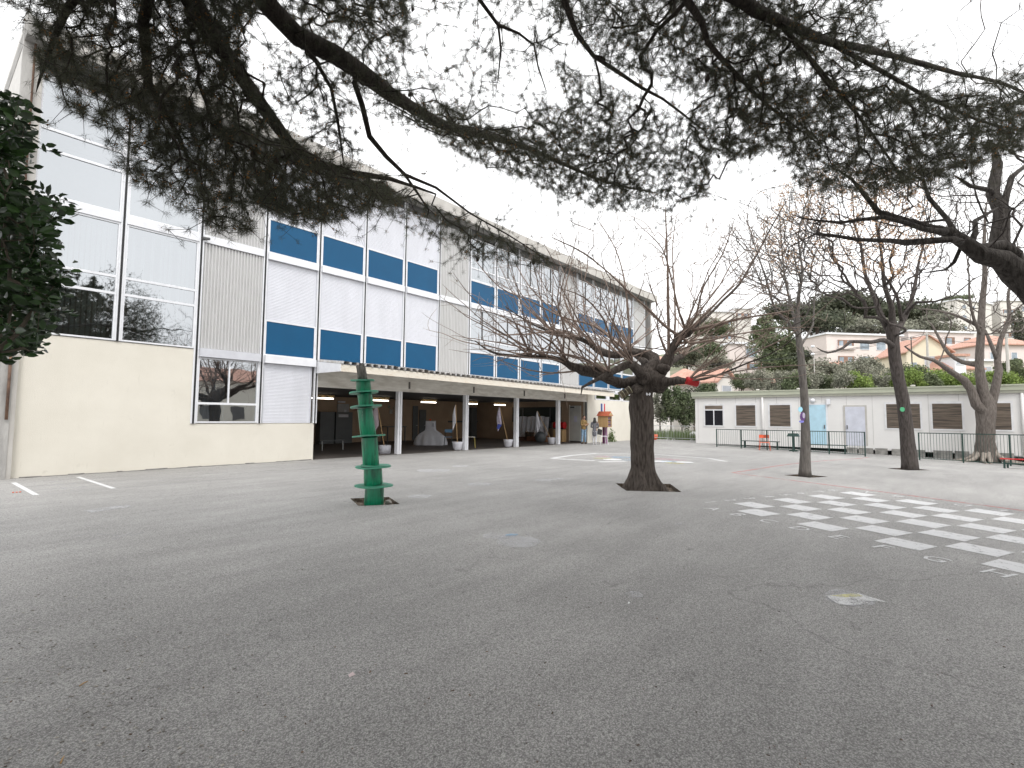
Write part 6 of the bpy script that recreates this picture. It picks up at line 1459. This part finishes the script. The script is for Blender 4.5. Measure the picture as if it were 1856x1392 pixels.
def hill_tree(x, y, depth, wpx, hpx, mt, lab, cat='tree', kind='round', group='trees and shrubs on the hillside', base=None, n=2200, seed=0, trunkh=None):
    """x, y: middle of the crown; sizes by how large it shows at its distance"""
    k = depth/FPX; c = T(x, y, depth); W_, H_ = wpx*k/2, hpx*k/2
    zb = hz(c[0], c[1]) if c[0] > HILL0 else zg(c[0], c[1])
    zb = min(zb, c[2]-H_*.9); b = np.array([c[0], c[1], zb])
    q = Th({'pine':'stone_pine','shrub':'shrub','cypress':'cypress','round':'leafy_tree'}[kind], b, lab, cat, group)
    V, Fq = lumpy_crown((W_, W_, H_), n, max(.09, .07*math.sqrt(W_*H_)+.03), mt, seed+int(x), kind == 'pine', 12 if kind == 'pine' else 9)
    mkobj('crown', V+c, Fq, mt, q.o, q.loc)
    mb = MB(); hh = c[2]-zb; mb.tube([b+[0,0,-.3], b+[.1,.05,hh*.5], c], [max(.08, W_*.07), max(.06, W_*.055), max(.04, W_*.03)], 7); 
    for i in range(5): a = 2*PI*i/5+x; mb.tube([b+(c-b)*.72, c+np.array([math.cos(a)*W_*.45, math.sin(a)*W_*.45, H_*.1])], [max(.04, W_*.03), .02], 5)
    q.part('trunk', mb, M_htrunk); return q
def rotbox(mb, o, ax, ay, x0, y0, z0, x1, y1, z1):
    P_ = [o+ax*x+ay*y+np.array([0,0,z]) for z in (z0, z1) for x, y in ((x0,y0),(x1,y0),(x1,y1),(x0,y1))]
    mb.add(P_, [(0,3,2,1),(4,5,6,7),(0,1,5,4),(1,2,6,5),(2,3,7,6),(3,0,4,7)])
def house(name, xl, xr, ytop, ybot, depth, wallc, lab, roof='flat', roofm=None, wins=(), yaw=0., dep=9., rh=None, side=None, balc=(), extra=None, shut=(.45,.47,.50)):
    """front face spans xl..xr and ytop..ybot as seen; wins are fractions of that face (u0,v0,u1,v1), v from the top"""
    k = depth/FPX; cx = (xl+xr)/2; o = T(cx, ytop, depth); W_ = (xr-xl)*k/math.cos(yaw); ztop = o[2]; zbot = T(cx, ybot, depth)[2]; zg_ = min(zbot, hz(o[0], o[1]))-1.5
    ca, sa = math.cos(yaw), math.sin(yaw); ax = rt*ca+fw*sa; ay = -rt*sa+fw*ca; b = np.array([o[0], o[1], 0.])
    q = Th(name, (o[0], o[1], zg_), lab, 'building'); H_ = ztop-zbot
    mb = MB(); rotbox(mb, b, ax, ay, -W_/2, 0, zg_, W_/2, dep, ztop); q.part('wall', mb, wallc)
    if roof == 'flat':
        mb = MB(); rotbox(mb, b, ax, ay, -W_/2-.35, -.45, ztop+.01, W_/2+.35, dep+.3, ztop+.38); q.part('roof', mb, roofm or M_white)
    elif roof == 'gable':     # gable end faces us
        rh_ = rh or W_*.22; mb = MB(); e = .5
        P_ = lambda x, y, z: b+ax*x+ay*y+np.array([0,0,z])
        mb.add([P_(-W_/2, .0, ztop), P_(W_/2, .0, ztop), P_(0, .0, ztop+rh_), P_(-W_/2, dep, ztop), P_(W_/2, dep, ztop), P_(0, dep, ztop+rh_)], [(0,1,2)]); mb.v = mb.v[:3]; q.part('gable', mb, wallc)
        mb = MB().add([P_(-W_/2, dep, ztop), P_(W_/2, dep, ztop), P_(0, dep, ztop+rh_)], [(1,0,2)]); q.part('gable', mb, wallc)
        mb = MB()
        for s_ in (-1, 1):
            a0 = P_(s_*(W_/2+e), -e, ztop-rh_*e/(W_/2)); a1 = P_(0, -e, ztop+rh_); a2 = P_(0, dep+e, ztop+rh_); a3 = P_(s_*(W_/2+e), dep+e, ztop-rh_*e/(W_/2)); u_ = np.array([0,0,.22])
            mb.add([a0+.01*u_, a1+.01*u_, a2+.01*u_, a3+.01*u_, a0+u_, a1+u_, a2+u_, a3+u_], [(0,1,2,3),(7,6,5,4),(0,4,5,1),(1,5,6,2),(2,6,7,3),(3,7,4,0)])
        q.part('roof', mb, roofm or M_terr)
    elif roof == 'hip':
        rh_ = rh or W_*.18; e = .6; P_ = lambda x, y, z: b+ax*x+ay*y+np.array([0,0,z]); m__ = min(W_/2, dep/2)*.9
        mb = MB(); mb.add([P_(-W_/2-e,-e,ztop), P_(W_/2+e,-e,ztop), P_(W_/2+e,dep+e,ztop), P_(-W_/2-e,dep+e,ztop), P_(-W_/2+m__,dep/2,ztop+rh_), P_(W_/2-m__,dep/2,ztop+rh_), P_(-W_/2-e,-e,ztop-.2), P_(W_/2+e,-e,ztop-.2), P_(W_/2+e,dep+e,ztop-.2), P_(-W_/2-e,dep+e,ztop-.2)],
               [(0,1,5,4),(1,2,5),(2,3,4,5),(3,0,4),(6,7,1,0),(7,8,2,1),(8,9,3,2),(9,6,0,3),(9,8,7,6)]); q.part('roof', mb, roofm or M_terr)
    for wd in wins:
        u0, v0, u1, v1 = wd[:4]; x0, x1 = (u0-.5)*W_, (u1-.5)*W_; z1_, z0_ = ztop-v0*H_, ztop-v1*H_; kind = wd[4] if len(wd) > 4 else 'win'
        mb = MB(); rotbox(mb, b, ax, ay, x0, -.10, z0_-.1, x1, -.03, z0_-.01); rotbox(mb, b, ax, ay, x0-.08, -.09, z0_, x0, -.01, z1_+.05); rotbox(mb, b, ax, ay, x1, -.09, z0_, x1+.08, -.01, z1_+.05)
        wn = q.part('balcony' if kind == 'loggia' else 'window', mb, M_white)
        mb = MB(); rotbox(mb, b, ax, ay, x0+.01, -.05, z0_+.01, x1-.01, -.015, z1_); q.part('recess' if kind == 'loggia' else 'pane' if kind == 'win' else 'shutter', mb, {'win': M_winfar, 'loggia': M_logg, 'shut': M_shutfar}[kind], wn)  # loggia panel is flat; its inner shade is put into the colour
        if kind == 'loggia':
            mb = MB(); rotbox(mb, b, ax, ay, x0-.05, -.55, z0_-.15, x1+.05, -.11, z0_+ (z1_-z0_)*.32); q.part('parapet', mb, wallc, wn)
            n_ = max(1, int((x1-x0)/1.6))
            for i in range(n_):
                mb = MB(); rotbox(mb, b, ax, ay, x0+(x1-x0)*(i+.2)/n_, -.08, z0_+.1, x0+(x1-x0)*(i+.7)/n_, -.055, z1_-.1*(z1_-z0_)); q.part('glass_door', mb, M_winfar, wn)
    return q, b, ax, ay, ztop, W_
M_winfar = mat('far_window', (.16,.19,.22), .12, (.34,.40,.46), .8, 1); M_logg = mat('loggia_shade', (.20,.14,.11), .8, (.30,.17,.12), 1.5, 1); M_shutfar = mat('far_shutter', (.42,.44,.48), .7)
M_pinkw = mat('pale_pink_wall', (.74,.66,.63), .9, (.66,.58,.55), .4, .8); M_whitew = mat('off_white_wall', (.72,.69,.65), .9, (.62,.59,.55), .4, .8); M_creamw = mat('cream_yellow_wall', (.74,.68,.53), .9, (.66,.60,.47), .4, .8)
# long pale apartment block
house('apartment_block', 1492, 1640, 608, 700, 112, M_pinkw, 'long pale pink apartment block with loggias behind the dark leaning tree', wins=[(.14,.10,.36,.28,'loggia'),(.44,.12,.56,.28),(.66,.12,.78,.28),(.86,.1,.97,.28),(.14,.42,.36,.62,'loggia'),(.44,.42,.56,.6),(.66,.42,.78,.6)], dep=12, yaw=.12)
house('apartment_block', 1640, 1772, 603, 700, 116, M_pinkw, 'pale apartment wing with two dark loggias right of the dark leaning tree', wins=[(.05,.10,.18,.3,'loggia'),(.54,.08,.70,.28,'loggia'),(.84,.08,.95,.28,'loggia'),(.84,.42,.95,.6)], dep=12, yaw=.12)
# tall block on the crest
house('apartment_tower', 1720, 1812, 548, 700, 158, M_whitew, 'tall off white apartment tower on the crest with three small windows in a column', wins=[(.14,.05,.24,.09),(.14,.17,.24,.21),(.14,.30,.24,.34),(.42,.05,.5,.09)], dep=16, yaw=.35)
house('apartment_tower', 1812, 1900, 546, 700, 162, M_whitew, 'tall off white apartment tower wing with balconies at the far right', wins=[(.05,.10,.30,.17,'loggia'),(.05,.24,.30,.31,'loggia'),(.05,.38,.30,.45,'loggia'),(.45,.06,.6,.12),(.45,.2,.6,.26)], dep=16, yaw=.0)
# cream house with terracotta gable
house('gabled_house', 1648, 1716, 636, 720, 84, M_creamw, 'cream yellow house with a terracotta gable roof', roof='gable', rh=2.5, wins=[(.10,.25,.22,.5,'win'),(.42,.12,.64,.34,'shut'),(.40,.62,.62,.85,'shut')], dep=10, yaw=-.2)
house('low_house', 1716, 1775, 668, 720, 80, M_creamw, 'low cream house with a wide terracotta roof and a white dormer', roof='hip', rh=3.1, dep=9, yaw=.0)
h_, b_, ax_, ay_, zt_, w_ = house('dormer', 1730, 1750, 646, 664, 79.2, M_white, 'white dormer with a shuttered window on a terracotta roof', roof='flat', roofm=M_terr, wins=[(.15,.25,.85,.8,'shut')], dep=3)
house('wide_roof_house', 1784, 1880, 624, 700, 96, M_pinkw, 'pinkish house with a broad terracotta hip roof at the right edge', roof='hip', rh=2.6, wins=[(.1,.2,.2,.42),(.5,.2,.6,.42)], dep=10)
house('low_house', 1755, 1800, 655, 720, 88, M_whitew, 'plain white house wall behind the forked tree', roof='flat', dep=8, wins=[(.6,.15,.9,.35,'shut')])
# modern pink house
house('modern_house', 1322, 1350, 624, 700, 92, M_pinkw, 'blank pale pink wall of the flat roofed modern house', dep=8)
house('modern_house', 1350, 1386, 628, 700, 93, M_pinkw, 'modern flat roofed house wing with a big window and dark loggia', wins=[(.06,.05,.6,.26),(.06,.42,.85,.68,'loggia')], dep=8)
# block with long balconies up on the left
house('balcony_block', 1286, 1330, 566, 640, 150, M_whitew, 'white block with long stacked balconies above the gnarled tree', wins=[(.02,.22,.95,.36,'loggia'),(.02,.55,.95,.72,'loggia')], dep=14, yaw=.15)
house('balcony_block', 1330, 1362, 560, 640, 152, M_whitew, 'rear wing of the white balcony block with a grey flank', wins=[(.1,.1,.9,.2,'loggia')], dep=14, yaw=.15)
# red roofed cottages low down
house('cottage', 1296, 1334, 689, 730, 62, M_whitew, 'white cottage with a grey garage shutter and orange tiled roof', roof='gable', rh=1.2, wins=[(.28,.25,.80,.75,'shut')], dep=7, yaw=.5)
house('cottage', 1232, 1288, 688, 730, 66, M_whitew, 'white cottage with a red tiled roof just behind the red can', roof='hip', rh=1.8, dep=8, wins=[(.6,.3,.8,.8)])
house('cottage', 1172, 1214, 652, 760, 60, M_whitew, 'white house with brown tiled roof glimpsed through the gnarled tree', roof='hip', rh=1.1, dep=8, wins=[(.2,.06,.42,.18),(.55,.06,.75,.18),(.3,.3,.6,.42,'loggia')])
house('cottage', 1384, 1418, 694, 730, 70, M_pinkw, 'small cottage with pinkish tiled roof among shrubs', roof='hip', rh=1.2, dep=7)
house('cottage', 1502, 1540, 670, 720, 86, M_pinkw, 'small pink gabled outhouse roof before the pink apartment block', roof='gable', rh=1.2, dep=7, yaw=.35)
# greenery
TR = [ # x, y, depth, w, h, mat, kind, label
 (1430,570,128,110,62,M_dleaf,'pine','broad dark stone pine left of centre on the ridge'),
 (1530,556,134,150,70,M_dleaf,'pine','largest dark stone pine dome on the ridge behind the leaning tree'),
 (1600,568,138,130,66,M_dleaf,'pine','dark stone pine right beside the biggest one'),
 (1660,575,142,110,62,M_dleaf,'pine','rightmost stone pine of the ridge group'),
 (1480,590,120,130,60,M_dleaf,'pine','low dark pine in front of the ridge pines'),
 (1580,592,124,150,44,M_gleaf,'round','greyish tree mass just above the pink apartment roof'),
 (1690,592,132,90,44,M_gleaf,'round','greyish tree left of the tall tower'),
 (1735,544,170,56,20,M_hleaf,'pine','small flat green pine peeking over the tower roof'),
 (1850,590,105,34,72,M_dleaf,'cypress','dark conifer at the right edge before the tower'),
 (1290,598,118,70,34,M_hleaf,'round','green tree below the balcony block'),
 (1380,600,110,60,60,M_hleaf,'round','tall green tree right of the modern house'),
 (1405,640,84,80,78,M_hleaf,'round','big mid green tree behind the slim grey tree'),
 (1440,650,86,70,70,M_dleaf,'round','dark rounded tree right of the slim grey trunk'),
 (1284,640,78,70,50,M_hleaf,'round','green bushy tree behind the knobbly bough'),
 (1246,650,76,60,50,M_dleaf,'round','darker bush left of the modern house'),
 (1300,662,70,80,44,M_gleaf,'round','grey green tree above the white cottage'),
 (1344,690,58,42,40,M_hleaf,'shrub','speckled shrub right of the white cottage'),
 (1372,690,56,46,42,M_gleaf,'shrub','grey bare looking shrub beside the pinkish cottage'),
 (1500,680,66,90,50,M_gleaf,'round','olive grey tree before the pink apartment block'),
 (1560,668,70,70,48,M_gleaf,'round','blue grey olive tree right of the pink outhouse'),
 (1430,686,58,60,40,M_gleaf,'shrub','olive shrub by the slim grey trunk'),
 (1470,692,54,60,36,M_gleaf,'shrub','pale olive shrub above the cabin roof'),
 (1640,680,62,70,44,M_hleaf,'round','green shrub before the cream house'),
 (1720,690,60,60,30,M_hleaf,'shrub','green shrub below the low terracotta roof'),
 (1836,676,60,60,56,M_hleaf,'round','leafy tree at the right edge above the cabin'),
 (1790,690,56,60,36,M_hleaf,'shrub','green shrub behind the forked tree'),
]
for i, (x, y, d, w__, h__, mt_, kd, lab) in enumerate(TR): hill_tree(x, y, d, w__, h__, mt_, lab, 'tree' if kd != 'shrub' else 'shrub', kd, seed=i*7, n=5200 if kd != 'shrub' else 3200)
for i, x in enumerate(range(1410, 1860, 30)):      # the bright hedge line right behind the cabin roof
    hill_tree(x, 696-(3 if 1500 < x < 1760 else 0)+random.uniform(-4, 3), 49+random.uniform(-1, 2), 54, 46+random.uniform(-6, 6), M_bleaf if i > 4 and i % 3 else M_hleaf if i % 2 else M_gleaf, 'bright green hedge shrub %s' % ['at the left end of the row','second from the left of the row','left of the slim trunk gap','just right of the slim grey trunk','well right of the slim trunk','midway between slim and leaning trunks','left of the leaning trunk','immediately left of the leaning trunk','hidden by the leaning trunk','immediately right of the leaning trunk','right of the leaning trunk','left of the forked tree','behind the left fork','behind the middle fork','at the right end of the row'][i]+' over the cabin roof', 'shrub', 'shrub', 'hedge shrubs behind the cabin roof', n=3000, seed=i+50)
# oleander hedge between school and cabin
for i, (x, y, d, w__, h__, mt_, lab) in enumerate([(1196,735,47,40,70,M_gleaf,'sparse grey green bush beside the school end wall'),(1216,738,46,44,86,M_hleaf,'tall dense bush left in the gap between school and cabin'),(1236,738,46.5,44,84,M_hleaf,'tall dense bush in the middle of the gap'),(1258,736,47,44,80,M_dleaf,'tall dense bush against the cabin corner'),(1282,712,48,46,40,M_hleaf,'bush top showing over the left end of the cabin roof')]):
    hill_tree(x, y, d, w__, h__, mt_, lab, 'shrub', 'shrub', 'tall bushes in the gap between school and cabin', n=2600, seed=i+90)
mb = MB(); n = 3200; V = []
for _ in range(n):
    p = G(random.uniform(1180, 1262), random.uniform(787, 795)); p = np.array([random.uniform(38.5, 44), random.uniform(12.5, 19), 0]); h = random.uniform(.25, .85); a = random.uniform(0, 2*PI); b_ = np.array([math.cos(a), math.sin(a), 0])*.03; V += [p-b_, p+b_, p+np.array([random.gauss(0,.12), random.gauss(0,.12), h])]
o = mkobj('grass', V, np.arange(n*3).reshape(-1, 3), M_grass); tag(o, 'tall green grass behind the crowd barriers', 'grass', kind='stuff')
# street lamp, poles and wires
c = T(1477, 700, 60); q = Th('street_lamp', (c[0], c[1], hz(c[0], c[1])), 'thin street lamp with white globe heads behind the cabin roof', 'street lamp')
z0 = hz(c[0], c[1]); zt = T(1477, 640, 60)[2]; mb = MB(); mb.tube([(c[0],c[1],z0-.3),(c[0],c[1],zt)], [.08,.05], 8); q.part('pole', mb, M_zinc)
for y in (628, 642): g_ = T(1473, y, 60); mb = MB(); mb.ball(g_, .22, .7, 12, 7); q.part('globe', mb, M_white, sm=True)
poles = []
for x, yt, d, lab in ((1829,604,58,'pale concrete utility pole near the right edge'),(1684,600,72,'grey utility pole before the cream house'),(1655,610,78,'slim dark pole left of the cream house gable')):
    c = T(x, 700, d); zt = T(x, yt, d)[2]; z0 = hz(c[0], c[1]); q = Th('utility_pole', (c[0], c[1], z0), lab, 'pole', 'utility poles')
    mb = MB(); mb.tube([(c[0],c[1],z0-.3),(c[0],c[1],zt)], [.20,.13] if x != 1655 else [.1,.07], 8); q.part('pole', mb, M_zinc if x != 1655 else M_dbark); mb = MB(); mb.obox((c[0],c[1],zt-.4), rt*.7, fw*.05, np.array([0,0,.06])); q.part('crossarm', mb, M_zinc); poles.append(np.array([c[0], c[1], zt-.35]))
wires = [(poles[0], poles[1]), (poles[1], T(1380, 640, 80)), (poles[0], T(2000, 560, 50)), (T(1210,664,62), poles[1]), (T(1250,655,70), T(1400,660,78))]
for i, (a, b) in enumerate(wires):
    for k_ in range(2):
        off = rt*(.5 if k_ else -.5); pts = [a+off+(b-a)*t-np.array([0,0,1])*4*t*(1-t)*.9 for t in np.linspace(0, 1, 12)]; mb = MB(); mb.tube(pts, .018, 4)
        single('overhead_wire', mb, M_black, a, ['wire between the two pale utility poles','wire running left from the grey pole','wire leaving the concrete pole to the right','wire crossing behind the gnarled tree','short wire above the cottages'][i]+(', upper strand' if k_ else ', lower strand'), 'wire', 'overhead wires')

# ---------------------------------------------------------------- beyond the camera's sides: added shade trees, and what the windows mirror
def side_tree(c, R3, mt_, lab, n=5000, sz=.16):
    q = Th('leafy_tree', c, lab, 'tree'); cc = np.array(c)+[0,0,R3[2]+2.2]
    V, Fq = lumpy_crown(R3, n, sz, mt_, int(abs(c[0]*7))+3); mkobj('crown', V+cc, Fq, mt_, q.o, q.loc)
    mb = MB(); mb.tube([c, np.array(c)+[.1,0,2.5], cc], [.28,.22,.08], 8); q.part('trunk', mb, M_bbark)
side_tree((-7.0,3.0,0), (3.2,3.6,3.4), M_dleaf, 'added unseen evergreen left of the viewpoint, dimming the near yard')  # this and the next two: unseen trees added to darken the near asphalt
side_tree((-6.5,-5.5,0), (3.6,3.6,3.6), M_dleaf, 'added unseen evergreen behind the viewpoint on the left, dimming the near yard')
side_tree((0.5,-8.5,0), (3.8,3.2,3.6), M_dleaf, 'added unseen evergreen right behind the viewpoint, dimming the near yard')
side_tree((8.5,-14,0), (3.4,3.4,3.0), M_gleaf, 'dense evergreen mirrored in the lower left window')
side_tree((3.2,-15,0), (2.6,2.6,4.9), M_gleaf, 'tall evergreen mirrored in the leftmost windows')
for (bx, by, lab) in ((17,-12,'bare tree mirrored in the left windows'),(25,-14,'bare tree mirrored in the low curtained window')):
    b0 = np.array([bx, by, zg(bx, by)]); tg = [b0+np.array([rng.normal(0,2.0), rng.normal(0,2.0), rng.uniform(3.2,9.5)]) for _ in range(240)]
    bare_tree('bare_tree', b0, lab, M_dbark, ([b0, b0+[.1,0,1.5], b0+[.2,.1,3.2], b0+[.1,.2,5.5]], [.3,.24,.19,.10]), [([b0+[.2,.1,3.2], b0+[1.0,.5,4.6], b0+[1.8,.6,6.8]],[.12,.09,.04]), ([b0+[.2,.1,3.0], b0+[-.9,.2,4.4], b0+[-1.7,-.3,6.6]],[.12,.09,.04])], (tg, 2.6), 0, .35, .008)
mb = MB(); mb.box(18, -30, 0, 34, -22, 5.2); q = Th('low_annex', (26,-26,0), 'low cream annex across the yard mirrored in the windows', 'building'); q.part('wall', mb, M_cream)
mb = MB(); mb.add([(17.5,-30.5,5.2),(34.5,-30.5,5.2),(34.5,-21.5,5.2),(17.5,-21.5,5.2),(17.5,-26,6.8),(34.5,-26,6.8)],[(0,1,5,4),(2,3,4,5),(1,2,5),(3,0,4)]); q.part('roof', mb, M_terr)
for x in (19.5,22.5,25.5,28.5,31.5): mb = MB(); mb.box(x, -22.0, 1.2, x+1.2, -21.95, 2.6); q.part('window', mb, M_soffit)
